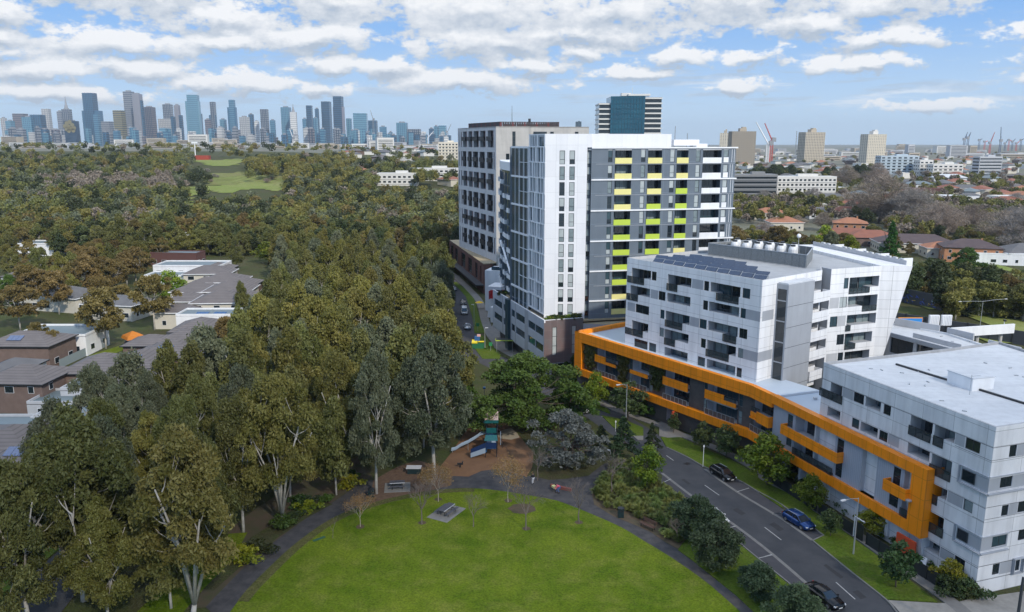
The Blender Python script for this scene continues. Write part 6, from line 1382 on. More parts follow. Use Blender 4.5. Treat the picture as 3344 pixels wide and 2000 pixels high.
# ================================================================ playground
def playground():
    NV=mat('navy play panel',(.008,.03,.10),.4); TL=mat('teal play roof',(.008,.10,.10),.4); WP=mat('pale blue play plastic',(.30,.38,.46),.4); PK=mat('pink and white play roof',(.48,.34,.30),.5); DK=mat('dark post paint',(.015,.02,.03),.4); BL=mat('mid blue play panel',(.02,.13,.30),.4)
    f=ZP; x,y=G(*f(605,880)); r=root('play_tower',(x,y,.04),'navy and teal play tower with a pale curved slide on the bark surface','play tower')
    k=1.0
    def lx(q,z=0): g_=G(*q,z); return (g_[0]-x,g_[1]-y)
    d1=[(-.9,.2),(.9,.2),(.9,2.0),(-.9,2.0)]; d2=[(-.9,3.0),(.9,3.0),(.9,4.8),(-.9,4.8)]
    for p in d1: m=MB(); m.tube([(p[0],p[1],0),(p[0],p[1],2.9)],.07,6); m.build('post',DK,r,org=(0,0,0))
    for p in d2: m=MB(); m.tube([(p[0],p[1],0),(p[0],p[1],5.1)],.07,6); m.build('post',DK,r,org=(0,0,0))
    m=MB(); m.box((0,1.1,1.5),(1.8,1.8,.1)); m.build('deck',BL,r,org=(0,0,0)); m=MB(); m.box((0,3.9,2.5),(1.8,1.8,.1)); m.build('deck',BL,r,org=(0,0,0)); m=MB(); m.box((0,2.5,2.0),(1.5,1.5,.08),0,0,.6); m.build('ramp',WP,r,org=(0,0,0))
    m=MB(); m.quad([(-1.1,-.0,2.9),(1.1,-.0,2.9),(.9,1.1,3.5),(-.9,1.1,3.5)]); m.quad([(-.9,1.1,3.5),(.9,1.1,3.5),(1.1,2.2,2.9),(-1.1,2.2,2.9)]); m.build('teal_roof',TL,r,org=(0,0,0)); m=MB(); m.box((0,3.1,3.5),(1.8,.08,.9)); m.box((0,2.9,5.1),(2.3,.1,.5),0); m.build('teal_panel',TL,r,org=(0,0,0))
    m=MB(); m.box((0,3.9,5.7),(2.2,2.0,.12),0,0,.5); m.build('pink_white_roof',PK,r,org=(0,0,0)); m=MB(); m.box((0,.22,2.0),(1.7,.08,1.0)); m.build('navy_panel',NV,r,org=(0,0,0))
    m=MB(); m.box((-.9,1.1,2.0),(.08,1.7,1.0)); m.box((-.9,3.9,3.0),(.08,1.7,1.0)); m.build('side_panel',NV,r,org=(0,0,0)); m=MB(); m.box((.9,3.9,3.1),(.08,1.7,1.1)); m.box((1.5,3.3,2.1),(.08,1.3,1.9)); m.build('climbing_panel',WP,r,org=(0,0,0))
    # stair ramp down to the left front
    m=MB(); m.box((-2.0,.5,1.05),(2.6,1.0,.1),1); m.box8([(-3.3,-.1,.3),(-.9,-.1,1.3),(-.9,0,1.3),(-3.3,0,.3),(-3.3,-.1,1.5),(-.9,-.1,2.6),(-.9,0,2.6),(-3.3,0,1.5)],0); m.box8([(-3.3,-.16,.1),(-.9,-.16,.9),(-.9,-.1,.9),(-3.3,-.1,.1),(-3.3,-.16,.85),(-.9,-.16,1.75),(-.9,-.1,1.75),(-3.3,-.1,.85)],2); m.tube([(-3.2,0,0),(-3.2,0,1.6)],.06,5,3)
    m.build('stair_ramp',[NV,BL,WP,DK],r,org=(0,0,0))
    # wave slide from the high deck to the left
    m=MB(); P=[(-.9,4.1,2.6),(-1.8,4.0,2.5),(-2.8,3.6,1.9),(-3.9,3.2,1.35),(-5.0,2.8,1.0),(-5.9,2.4,.5),(-6.6,2.2,.4)]
    for a,b in zip(P[:-1],P[1:]):
        for (o0,o1,z0,z1) in ((-.35,.35,0,0),(-.35,-.40,0,.3),(.35,.40,0,.3)):
            m.quad([(a[0],a[1]+o0,a[2]+z0),(b[0],b[1]+o0,b[2]+z0),(b[0],b[1]+o1,b[2]+z1),(a[0],a[1]+o1,a[2]+z1)])
    m.build('slide',WP,r,org=(0,0,0)); m=MB(); m.tube([(-6.4,2.2,0),(-6.4,2.2,.5)],.05,5); m.tube([(-3.9,3.2,0),(-3.9,3.2,1.3)],.05,5); m.build('slide_support',STEEL,r,org=(0,0,0))
    m=MB(); m.tube([(.9,4.8,3.2),(1.6,4.6,2.8),(1.8,4.4,0)],.04,5); m.tube([(1.2,3,2.6),(2.2,2.0,1.3),(3.4,.2,0)],.03,5); m.build('climbing_rail',DK,r,org=(0,0,0))
    x,y=G(*f(505,590)); r=root('play_climber',(x,y,.04),'teal twisted climbing frame behind the play tower','climbing frame'); m=MB(); P=[]
    for i in range(14): a=i*.8; P.append((math.cos(a)*.75,math.sin(a)*.75,.3+i*.33))
    m.tube(P,.16,6); m.build('spiral',mat('teal play plastic',(.01,.20,.26),.35),r,org=(0,0,0)); m=MB(); m.tube([(0,0,0),(0,0,5)],.08,6); m.tube([(1.2,0,0),(1.2,0,3.5)],.06,6); m.build('post',DK,r,org=(0,0,0))
    for s_ in (1.2,2.6,3.8): m=MB(); m.box((0,0,s_),(1.3,1.3,.12),0,s_); m.build('step',BL,r,org=(0,0,0))
    x,y=G(*f(540,400)); r=root('swing_post',(x,y,.04),'slim pole with a blue cap beside the climbing frame','pole'); m=MB(); m.tube([(0,0,0),(0,0,4.0)],.06,5); m.build('pole',STEEL,r,org=(0,0,0)); m=MB(); m.box((0,0,4.1),(.5,.5,.3)); m.build('cap',BL,r,org=(0,0,0))
    x,y=G(*f(305,972)); r=root('spring_rider',(x,y,.04),'small dark spring rider on the bark','spring rider'); m=MB(); m.tube([(0,0,0),(0,0,.5)],.12,8); m.build('spring',DARKM,r,org=(0,0,0)); m=MB(); m.box((0,0,.6),(.9,.3,.25)); m.box((.4,0,.85),(.15,.4,.3)); m.build('seat',DARKM,r,org=(0,0,0))
playground()
# ================================================================ people
SKIN=mat('skin',(.45,.27,.19),.6); HAIR=mat('dark hair',(.03,.02,.015),.7)
def skinned(name,pts,edges,rad,m,parent):
    me=bpy.data.meshes.new(name); me.from_pydata(pts,edges,[]); o=bpy.data.objects.new(name,me); COL.objects.link(o); me.materials.append(m); o.parent=parent
    md=o.modifiers.new('skin','SKIN'); sv=me.skin_vertices[0].data if me.skin_vertices else None
    if sv is None:
        bm=bmesh.new(); bm.from_mesh(me); bm.verts.layers.skin.verify(); bm.to_mesh(me); bm.free(); sv=me.skin_vertices[0].data
    for i,r_ in enumerate(rad): sv[i].radius=(r_,r_); sv[i].use_root=(i==0)
    ss=o.modifiers.new('sub','SUBSURF'); ss.levels=1; ss.render_levels=1; return o
def person(q,ang,label,top,legs,pose='stand',h=1.85,hairm=HAIR,z=.05):
    x,y=G(*q); r=root('person',(x,y,z),label,'person',rz=ang); s=h/1.75
    if pose=='stand':
        J=dict(pel=(0,0,.93),che=(0,0,1.28),nec=(0,.0,1.46),hd1=(0,.02,1.55),hd2=(0,.02,1.68),sl=(-.17,0,1.40),el=(-.24,.02,1.12),wl=(-.22,.14,.90),sr=(.17,0,1.40),er=(.24,.0,1.12),wr=(.24,.10,.88),hl=(-.09,0,.90),kl=(-.10,.03,.50),al=(-.11,-.02,.09),fl=(-.11,.13,.05),hr=(.09,0,.90),kr=(.10,.10,.50),ar=(.11,.14,.09),fr=(.11,.28,.05))
    else: # bending forward
        J=dict(pel=(0,-.15,.82),che=(0,.12,1.06),nec=(0,.28,1.14),hd1=(0,.36,1.18),hd2=(0,.46,1.20),sl=(-.17,.2,1.10),el=(-.22,.35,.86),wl=(-.18,.5,.68),sr=(.17,.2,1.10),er=(.22,.33,.86),wr=(.18,.5,.66),hl=(-.09,-.14,.80),kl=(-.13,.12,.46),al=(-.13,-.05,.09),fl=(-.13,.12,.05),hr=(.09,-.14,.80),kr=(.14,.18,.48),ar=(.14,.2,.09),fr=(.14,.36,.05))
    def mk(nm,names,ed,rad,m): return skinned(nm,[tuple(c*s for c in J[n]) for n in names],[(names.index(a),names.index(b)) for a,b in ed],[v*s for v in rad],m,r)
    mk('body',['pel','che','nec','hd1','hd2','sl','el','wl','sr','er','wr','hl','kl','al','fl','hr','kr','ar','fr'],[('pel','che'),('che','nec'),('nec','hd1'),('hd1','hd2'),('che','sl'),('sl','el'),('el','wl'),('che','sr'),('sr','er'),('er','wr'),('pel','hl'),('hl','kl'),('kl','al'),('al','fl'),('pel','hr'),('hr','kr'),('kr','ar'),('ar','fr')],[.13,.14,.055,.08,.095,.06,.04,.028,.06,.04,.028,.08,.055,.04,.035,.08,.055,.04,.035],SKIN)
    mk('jacket',['pel','che','nec','sl','el','wl','sr','er','wr'],[('pel','che'),('che','nec'),('che','sl'),('sl','el'),('el','wl'),('che','sr'),('sr','er'),('er','wr')],[.16,.17,.07,.08,.062,.045,.08,.062,.045],top)
    mk('trousers',['pel','hl','kl','al','hr','kr','ar'],[('pel','hl'),('hl','kl'),('kl','al'),('pel','hr'),('hr','kr'),('kr','ar')],[.15,.10,.075,.06,.10,.075,.06],legs)
    m=MB(); 
    for a in ('al','ar'): p=J[a]; m.box((p[0]*s,(p[1]+.07)*s,.05),(.1,.28,.1))
    m.build('shoes',DARKM,r,org=(0,0,0))
    # hands with five fingers each
    for w_,e_ in (('wl','el'),('wr','er')):
        p=Vector(J[w_])*s; d=(p-Vector(J[e_])*s).normalized(); sd_=d.cross(Vector((0,1,.2))).normalized(); m=MB(); m.tube([p-d*.01,p+d*.09],[.03,.035],6)
        for i,L in enumerate((.07,.08,.075,.06)): b=p+d*.085+sd_*(-.027+.018*i); m.tube([b,b+d*L*.6,b+d*L+Vector((0,.02,0))],[.009,.008,.006],4)
        b=p+d*.03+sd_*-.035; m.tube([b,b-sd_*.03+d*.035],[.010,.007],4); m.build('hand',SKIN,r,org=(0,0,0))
    hp=Vector(J['hd2'])*s; bm=bmesh.new(); bmesh.ops.create_icosphere(bm,subdivisions=2,radius=.115*s); me=bpy.data.meshes.new('hair'); bm.to_mesh(me); bm.free(); me.materials.append(hairm); o=bpy.data.objects.new('hair',me); COL.objects.link(o); o.parent=r; o.location=hp+Vector((0,-.035,.03)); o.scale=(.95,1.0,1.0)
    m=MB(); f=hp+Vector((0,.11*s,-.02)); m.box(f,(.03,.04,.045)); 
    for sx in (-.035,.035): m.box(f+Vector((sx,-.02,.03)),(.02,.012,.012),1)
    m.box(f+Vector((0,-.015,-.05)),(.05,.012,.012),1); m.build('face',[SKIN,HAIR],r,org=(0,0,0)); return r
person(M4(262,658),1.9,'person in a pink jacket and blue jeans bending forward beside the path',mat('pink jacket',(.72,.10,.17),.7),mat('blue jeans',(.08,.13,.28),.8),'bend')
person(ZP(1010,1135),.4,'person in a black top and white trousers standing by the bare tree',mat('black top',(.012,.012,.015),.7),mat('white trousers',(.55,.55,.57),.8))
person(ZP(665,640),2.4,'person in dark clothes standing behind the play tower',mat('dark coat',(.02,.02,.03),.7),mat('dark trousers',(.03,.03,.04),.8),h=1.75)
x,y=G(*ZP(1215,1200)); r=root('pram',(x,y,.05),'small pram with pale yellow cover in front of the bending person','pram'); m=MB(); m.box((0,0,.62),(.5,.75,.3),0,.5); m.build('seat',mat('pale yellow cloth',(.62,.58,.25),.8),r,org=(0,0,0)); m=MB()
for a in (-.25,.25):
    for b in (-.35,.35): m.tube([(a-.03,b,.15),(a+.03,b,.15)],.14,8)
m.tube([(0,-.3,.2),(0,.35,.6),(0,.6,1.0)],.02,4); m.tube([(-.25,.6,1.0),(.25,.6,1.0)],.02,4); m.build('frame',DARKM,r,org=(0,0,0))
x,y=G(*ZP(1270,1190)); r=root('rust_edging',(x+.2,y+.3,.05),'low rust red seat wall behind the person in pink','seat wall'); m=MB(); m.box((0,0,.2),(3.4,.35,.4),0,-.5); m.build('block',mat('rust red block',(.22,.06,.045),.8),r,org=(0,0,0))
# skips and signs beside the side street
x,y=G(*L4(478,1150)); r=root('play_house_bin',(x,y,.1),'green bin unit with yellow lids and blue top on the grass patch by the podium','bin'); m=MB(); m.box((0,0,.7),(3.0,1.6,1.4)); m.build('body',mat('green bin',(.02,.13,.06),.5),r,org=(0,0,0)); m=MB(); m.box((-.8,0,1.6),(1.4,1.8,.25),0,0,.2); m.box((.8,0,1.6),(1.4,1.8,.25),0,0,-.2); m.build('yellow_lid',mat('yellow lid',(.75,.60,.02),.5),r,org=(0,0,0)); m=MB(); m.box((-.2,.5,2.2),(1.3,.8,1.2)); m.build('blue_top',mat('blue bin top',(.02,.10,.28),.5),r,org=(0,0,0)); m=MB(); m.box((.2,.5,3.0),(.9,.6,.5)); m.build('pink_sack',mat('pink sack',(.6,.35,.33),.7),r,org=(0,0,0))
x,y=G(*L4(490,770)); r=root('yellow_umbrella',(x,y,0),'small yellow umbrella over the footpath','umbrella'); m=MB(); m.tube([(0,0,0),(0,0,2.4)],.03,5); m.build('pole',STEEL,r,org=(0,0,0)); m=MB(); m.tube([(0,0,2.0),(0,0,2.2),(0,0,2.5)],[1.3,.9,.05],8); m.build('canopy',mat('yellow canopy',(.80,.52,.01),.6),r,org=(0,0,0))
for q,l in (((475,985),'green sign post on the verge'),((600,1180),'pale bollard by the podium')):
    x,y=G(*L4(*q)); r=root('sign_post',(x,y,0),l,'sign'); m=MB(); m.tube([(0,0,0),(0,0,2.2)],.05,5); m.build('post',STEEL,r,org=(0,0,0)); m=MB(); m.box((0,-.05,1.8),(.8,.06,.9)); m.build('board',mat('green sign board',(.02,.20,.07),.6),r,org=(0,0,0))
x,y=G(*L4(735,1180)); r=root('lime_bus_shelter',(x,y,0),'small shelter with a lime green roof edge in front of the podium','shelter'); m=MB(); m.box((0,0,2.9),(4.2,2.2,.15)); m.build('roof',DARKM,r,org=(0,0,0)); m=MB(); m.box((0,-1.15,2.95),(4.3,.1,.2)); m.box((-2.15,0,2.95),(.1,2.3,.2)); m.build('lime_edge',LIME,r,org=(0,0,0)); m=MB()
for a in (-1.9,1.9): m.tube([(a,-.9,0),(a,-.9,2.9)],.07,6)
m.build('post',STEEL,r,org=(0,0,0))
for q,l,t in ((M4(657,235),'white post with a small plate on the far verge',2.0),(M4(1262,480),'slim white sign post beside the black hatchback',3.6)):
    x,y=G(*q); r=root('sign_post',(x,y,.1),l,'sign'); m=MB(); m.tube([(0,0,0),(0,0,t)],.045,5); m.build('post',WHITEP,r,org=(0,0,0)); m=MB(); m.box((0,-.04,t-.2),(.22,.03,.3)); m.build('plate',WHITEP,r,org=(0,0,0))
# dark screen fences of the ground floor terraces
FN=mat('charcoal fence',(.018,.022,.026),.6); Hf=Fac((39.5,115.8),(48.65,87.5))
def terr(F,a0,a1,n,l):
    r=root('terrace_fence',F.P(a0,0,n),l,'fence','charcoal terrace fences'); m=MB(); F.box(m,a0,a1,.15,1.75,n,n+.08); k=int((a1-a0)/1.8)
    m.build('panel',FN,r,fixn=False); m=MB()
    for i in range(k+1): F.box(m,a0+(a1-a0-.1)*i/k,a0+(a1-a0-.1)*i/k+.1,.15,1.85,n+.08,n+.14)
    m.build('post',DARKM,r,fixn=False)
terr(Hf,2,14,1.9,'charcoal terrace fence under the far half of the near orange frame'); terr(Hf,14.5,21,1.9,'charcoal terrace fence behind the street lamp'); terr(Hf,23.5,30,1.9,'charcoal terrace fence under the orange frame end'); NF=Fac((43.5,107.2),(52.1,81.3)); terr(NF,20.5,25.6,2.6,'charcoal terrace fence at the near white block')
r=root('gate_frame',Hf.P(21.9,0,2.0),'white gate frame between the charcoal fences','gate'); m=MB(); Hf.box(m,21.2,21.32,.1,2.9,1.9,2.0); Hf.box(m,21.32,22.9,2.78,2.9,1.9,2.0); m.build('frame',WHITEP,r,fixn=False); m=MB(); Hf.box(m,21.4,22.9,.1,2.3,1.92,1.98); m.build('gate',DARKM,r,fixn=False)
for s_,l in ((21.0,'white deck chair on the terrace of the near white block'),(23.3,'white chair with striped cushion beside the deck chair')):
    p=NF.P(s_,.2,1.3); r=root('deck_chair',p,l,'chair',rz=NF.ang+.3); m=MB(); m.box((0,0,.45),(.7,.8,.08)); m.build('seat',WHITEP,r,org=(0,0,0)); m=MB(); m.box((0,.45,.85),(.7,.1,.85),0,0,-.4); m.build('backrest',WHITEP,r,org=(0,0,0)); m=MB()
    for a in (-.3,.3):
        for b in (-.35,.35): m.tube([(a,b,0),(a,b,.45)],.03,4)
    m.build('legs',WD,r,org=(0,0,0))
    # noise wall of the freeway
def noisewall():
    P=[GT(*M2(*q))[:2] for q in [(1075,372),(1715,552),(2087,655)]]; DKW=mat('dark noise wall panel',(.06,.065,.075),.7,(.045,.05,.06),3)
    a=G(*M2(1110,240),3.6); b=G(*M2(2087,480),3.6); e=Fac((a[0]-30,a[1]+14),(b[0]+40,b[1]-36)); r=root('noise_wall',e.P(e.L/2,0,0),'long dark grey freeway noise wall beyond the buildings','noise wall'); n=int(e.L/5); 
    for i in range(n): m=MB(); e.box(m,e.L*i/n+.05,e.L*(i+1)/n-.05,-1,3.6,-.12,.12); m.build('panel',DKW,r,fixn=False)
    m=MB()
    for i in range(n+1): e.box(m,e.L*i/n-.12,e.L*i/n+.12,-1,3.8,-.2,.2)
    m.build('post',DARKM,r,fixn=False)
    q0=GT(*D(2195,735)); q1=GT(*D(2330,765)); e=Fac((q0[0],q0[1]),(q1[0],q1[1])); r=root('graffiti_wall',e.P(e.L/2,0,0),'dark wall with blue, white and yellow graffiti behind the grass bank','wall'); m=MB(); e.box(m,-8,e.L+2,-1,4.5,-.2,0); m.build('wall',DKW,r,fixn=False)
    cs=[mat('graffiti blue',(.03,.08,.35),.6),mat('graffiti pale',(.35,.45,.55),.6),mat('graffiti yellow',(.5,.35,.05),.6)]; rs=random.Random(9); m=MB()
    for i in range(46):
        s0=rs.uniform(-6,e.L); z=rs.uniform(.5,2.6); c=rs.choice([0,0,0,1,2]); m.tube([e.P(s0,z,.03),e.P(s0+rs.uniform(-.5,.7),z+rs.uniform(-.6,.8),.03),e.P(s0+rs.uniform(.2,1.3),z+rs.uniform(-.5,.5),.03)],.1,4,c)
    m.build('graffiti',cs,r)
noisewall()
# ================================================================ houses
TILE=mat('dark brown roof tiles',(.160,.143,.140),.85,(.125,.112,.110),3,seam=(50,.85,.12),seamcol=.70); TILER=mat('terracotta roof tiles',(.26,.10,.06),.85,(.20,.08,.055),3); TILEO=mat('orange roof tiles',(.36,.16,.085),.85,(.28,.12,.07),3); TILEP=mat('purple brown tiles',(.07,.05,.055),.85,(.09,.065,.065),3); TILEG=mat('grey roof tiles',(.13,.13,.135),.85,(.10,.10,.105),3)
BRICKR=mat('brown brick',(.17,.12,.10),.85,(.13,.09,.075),1.2); BRICKO=mat('orange brick',(.42,.20,.10),.85,(.36,.17,.09),1.0); METR=mat('blue grey metal roof',(.135,.175,.19),.5,(.115,.15,.165),3); CREAM=mat('cream wall',(.55,.52,.44),.7,(.50,.47,.40),2)
PVM=mat('blue photovoltaic panel',(.02,.06,.16),.15,(.03,.08,.20),.5,spec=.8)
def hip(mb,hx,hy,z0,rise,ov=.5,m=0):
    a,b=hx+ov,hy+ov
    if a>=b: r0,r1=(-(a-b),0),(a-b,0)
    else: r0,r1=(0,-(b-a)),(0,b-a)
    c=[(-a,-b,z0),(a,-b,z0),(a,b,z0),(-a,b,z0)]; q0=(r0[0],r0[1],z0+rise); q1=(r1[0],r1[1],z0+rise)
    def F_(p): 
        u=[]
        e=Vector(p[1])-Vector(p[0]); e.normalize()
        for q in p: d=Vector(q)-Vector(p[0]); al=d.dot(e); u.append((al,(d-e*al).length))
        mb.quad(p,m,u)
    if a>=b: F_([c[0],c[1],q1,q0]); F_([c[1],c[2],q1]); F_([c[2],c[3],q0,q1]); F_([c[3],c[0],q0])
    else: F_([c[0],c[1],q0]); F_([c[1],c[2],q1,q0]); F_([c[2],c[3],q1]); F_([c[3],c[0],q0,q1])
    mb.quad([(-a,-b,z0-.02),(a,-b,z0-.02),(a,b,z0-.02),(-a,b,z0-.02)],m)
def house(x,y,w_,d_,h,ang,kind,rm,wm,label,group=None,pv=0,win=True,zb=None,cat='house',name='house',rise=None,chim=False):
    r=root(name,(x,y,T(x,y) if zb is None else zb),label,cat,group,rz=ang); hx,hy=w_/2,d_/2
    m=MB(); m.prism([(-hx,-hy),(hx,-hy),(hx,hy),(-hx,hy)],-2,h); m.build('wall',wm,r,org=(0,0,0))
    if kind=='hip':
        m=MB(); rs_=rise or min(hx,hy)*.42; hip(m,hx,hy,h+.02,rs_); m.build('roof',rm,r,org=(0,0,0)); m=MB()
        for sx,sy,lx,ly in ((0,-hy-.52,w_+1.1,.12),(0,hy+.52,w_+1.1,.12),(-hx-.52,0,.12,d_+.9),(hx+.52,0,.12,d_+.9)): m.box((sx,sy,h-.05),(lx,ly,.22))
        m.build('gutter',WHITEP if wm is CREAM else DARKM,r,org=(0,0,0))
    else:
        m=MB(); P=[(-hx,-hy),(hx,-hy),(hx,hy),(-hx,hy)]; shell(m,P,h-.1,h+.05,.5,.22,skip=()); m.build('parapet',wm,r,org=(0,0,0)); m=MB(); m.prism(inset(P,.21),h,h+.12); m.build('roof',rm,r,org=(0,0,0))
        rs_=0
    if win:
        rs2=random.Random(int(x*7+y)); 
        for fl in range(max(1,int(h/2.9))):
            for sd_ in (0,1):
                L=w_ if sd_==0 else d_; n=max(1,int(L/4))
                for i in range(n):
                    if rs2.random()<.25: continue
                    c=-L/2+L*(i+.5)/n; z=fl*2.9+1.1; ww=rs2.choice([1.0,1.6,2.0]); f=MB(); g=MB()
                    if sd_==0: f.box((c,-hy-.02,z+.65),(ww+.16,.08,1.36)); g.box((c,-hy-.05,z+.65),(ww,.06,1.2))
                    else:
                        sx=hx if x<0 else -hx; sg=1 if x<0 else -1; f.box((sx+.02*sg,c,z+.65),(.08,ww+.16,1.36)); g.box((sx+.05*sg,c,z+.65),(.06,ww,1.2))
                    o=f.build('window',FRAMEW,r,org=(0,0,0)); g.build('pane',GL[0],o,org=(0,0,0))
    for k in range(pv):
        m=MB(); sl=(rs_/(min(hx,hy)+.5)) if kind=='hip' else 0; a=math.atan(sl); yy=-hy*.55
        for j in range(3): m.box((-hx*.3+k*4.6+j*1.1,yy,h+.02+(hy+.5+yy)*sl+.15+(0 if kind=='hip' else .25)),(1.05,1.9,.07),0,0,a+(0 if kind=='hip' else .12))
        m.build('solar_array',PVM,r,org=(0,0,0))
    if chim: m=MB(); m.box((hx*.4,0,h+(rise or 2)+.5),(.7,.7,1.8)); m.build('chimney',BRICKO if wm is not CREAM else wm,r,org=(0,0,0))
    return r
ROWX=[(300,878,'left of the small dark panel one'),(392,842,'behind the bright blue solar pair'),(452,803,'between the garage house and the gabled one'),(575,706,'at the wood edge of the row'),(500,676,'in the middle of the far half'),(585,676,'nearest the wood in the far half'),(528,640,'second behind the flat white block'),(30,1045,'between the two near flat roofs'),(120,1030,'behind the near solar roofed one'),(310,905,'half under the tree crowns')]
LG='brown roofed townhouses in the left row'
for (px,py,w_,d_,h,an,kd,rm,wm,pv,l) in [
 (85,1075,10,17,5.5,.1,'hip',TILE,BRICKR,1,'brown tiled townhouse with solar panels at the near end of the left row'),
 (45,1015,14,9,4.2,.1,'flat',METR,GREYL,0,'grey house with a flat blue grey metal roof at the left edge'),
 (185,985,12,7,4.0,.1,'flat',METR,GREYL,1,'grey house with solar panels on its flat roof'),
 (165,948,11,8,3.2,.1,'flat',METR,GREYL,0,'flat green grey roofed house beside the brown brick one'),
 (232,918,10,7,4.4,.1,'flat',METR,GREYL,1,'grey house with a flat roof and two blue panels in the left row'),
 (65,895,15,13,5.8,.05,'hip',TILE,BRICKR,0,'brown brick house with tiled hip roof and long pale windows at the left edge'),
 (255,870,15,15,5.6,.12,'hip',TILE,BRICKR,0,'large brown tiled hip roof house next to the green strip'),
 (345,858,12,15,5.7,.12,'hip',TILE,BRICKR,1,'brown tiled house with one dark panel in the left row'),
 (425,835,15,15,5.8,.12,'hip',TILE,BRICKR,1,'brown tiled house with a bright blue solar pair in the left row'),
 (370,815,12,10,4.8,.1,'hip',TILE,BRICKR,0,'low brown tiled house with a wide garage behind the carport'),
 (487,778,13,14,6.2,.14,'hip',TILE,WHITEP,0,'brown tiled house with a white gable window in the left row'),
 (508,746,15,8,5.6,.12,'flat',METR,WHITEP,3,'white flat roofed house covered with blue solar panels'),
 (435,738,13,10,4.6,.1,'hip',TILE,CREAM,0,'small brown tiled house left of the solar covered one'),
 (540,712,17,15,6.0,.16,'hip',TILE,CREAM,0,'brown tiled house with cream walls behind the solar covered one'),
 (455,712,12,12,4.8,.1,'hip',TILE,CREAM,0,'small hip roofed house right of the bronze gums'),
 (560,688,16,14,6.0,.16,'hip',TILE,CREAM,0,'third brown tiled house from the far end of the row'),
 (480,690,16,12,4.8,.1,'hip',TILE,CREAM,0,'low brown tiled house in the far half of the row'),
 (545,667,16,14,6.0,.16,'hip',TILE,CREAM,0,'second brown tiled house from the far end of the row'),
 (510,648,18,13,6.0,.16,'hip',TILE,CREAM,0,'farthest brown tiled house of the row'),
 (467,630,24,12,6.6,.1,'flat',METR,WHITEP,0,'white two storey flat roofed house at the far end of the left row'),
 (418,655,16,9,5.0,.1,'flat',METR,WHITEP,0,'low white flat roofed house left of the two storey one'),
 (150,700,22,12,4.5,-.2,'hip',TILEG,CREAM,1,'cream house with dark solar panels among the left trees'),
 (70,812,18,13,5.6,.08,'hip',TILE,BRICKR,1,'brown tiled brick house with blue panels behind the thin gum'),
 (150,790,17,11,4.8,.1,'flat',METR,WHITEP,0,'white flat roofed house among the left gums'),
 (15,880,8,14,4.2,.08,'hip',TILEG,WHITEP,0,'low grey roofed house cut by the left edge'),
 (285,720,16,10,4.5,-.1,'hip',TILEG,CREAM,0,'pale house behind the bronze gums'),(90,580,26,12,5,.1,'flat',METR,WHITEP,0,'long pale roof glimpsed between the left trees'),
 (215,625,14,12,5,.1,'hip',TILEG,CREAM,1,'grey roofed house deep among the left trees'),(70,655,16,12,5,.1,'hip',TILE,WHITEP,0,'brown roofed house deep among the left trees'),(450,560,30,10,6,.0,'flat',METR,WHITEP,0,'long white building behind the tall olive trees'),(430,603,20,8,5.0,.0,'flat',METR,mat('red brick wall',(.10,.045,.04),.8),0,'dark red brick building behind the white two storey house')]:
    if rm is TILE: w_,d_=w_*.84,d_*.84
    x,y,_=GT(*D(px,py+4),h+1.0); house(x,y,w_,d_,h,an-.1,kd,rm,wm,l,LG if rm is TILE and wm is CREAM else None,pv=pv)
for px,py,l in ROWX: x,y,_=GT(*D(px,py+4),6.2); house(x,y,10.5,11.5,5.2,.02,'hip',TILE,BRICKR,'small brown tiled townhouse '+l)
# carport, fence and canopy of the left suburb
x,y=G(*D(225,915),3); r=root('carport',(x,y,0),'open carport with a white flat roof in the left row','carport'); m=MB(); m.box((0,0,3.0),(5,6,.2)); m.build('roof',WHITEP,r,org=(0,0,0)); m=MB()
for a in (-2.3,2.3):
    for b in (-2.8,2.8): m.tube([(a,b,0),(a,b,2.9)],.08,5)
m.build('post',STEEL,r,org=(0,0,0))
e=Fac(G(*D(145,893)),G(*D(262,838))); r=root('grey_fence',e.P(e.L/2,0,0),'blue grey paling fence along the green strip','fence'); m=MB(); n=60
for i in range(n): e.box(m,e.L*i/n,e.L*(i+.94)/n,0,2.0,-.03,.03)
m.build('palings',mat('blue grey paling',(.22,.26,.27),.7),r,fixn=False)
sheet('grass_strip',[D(*q) for q in [(185,895),(215,862),(290,838),(345,815),(330,835),(260,865),(215,895),(190,915)]],.05,LAWNM,'green grass strip beside the paling fence','grass'); sheet('lane',[D(*q) for q in [(175,945),(215,905),(265,872),(340,838),(320,870),(260,905),(235,960)]],.06,ASPH,'dark lane between fence and houses','road')
sheet('lane',[D(*q) for q in [(0,1470),(90,1380),(150,1330),(230,1380),(120,1520),(-60,1600)]],.05,ASPH,'dark path at the bottom left corner','road'); sheet('grass_strip',[D(*q) for q in [(-40,1440),(0,1360),(60,1310),(130,1290),(150,1325),(90,1375),(0,1462),(-60,1540)]],.05,VERGEM,'green strip at the bottom left corner','grass'); sheet('grass_strip',[D(*q) for q in [(330,1484),(420,1400),(480,1300),(600,1290),(560,1360),(500,1420),(430,1500),(360,1560)]],.05,LAWNM,'green grass patch under the gum trees','grass')
x,y=G(*D(322,815),3); r=root('orange_canopy',(x,y,0),'orange shade canopy over a dark red car between the left trees','canopy'); m=MB(); m.tube([(0,0,2.6),(0,0,3.3),(0,0,4.3)],[3.0,2.6,.1],4); m.build('canopy',mat('orange canvas',(.50,.16,.01),.7),r,org=(0,0,0)); m=MB()
for a,b in ((2.2,0),(-2.2,0),(0,2.2),(0,-2.2)): m.tube([(a,b,0),(a,b,2.7)],.05,4)
m.build('post',STEEL,r,org=(0,0,0))
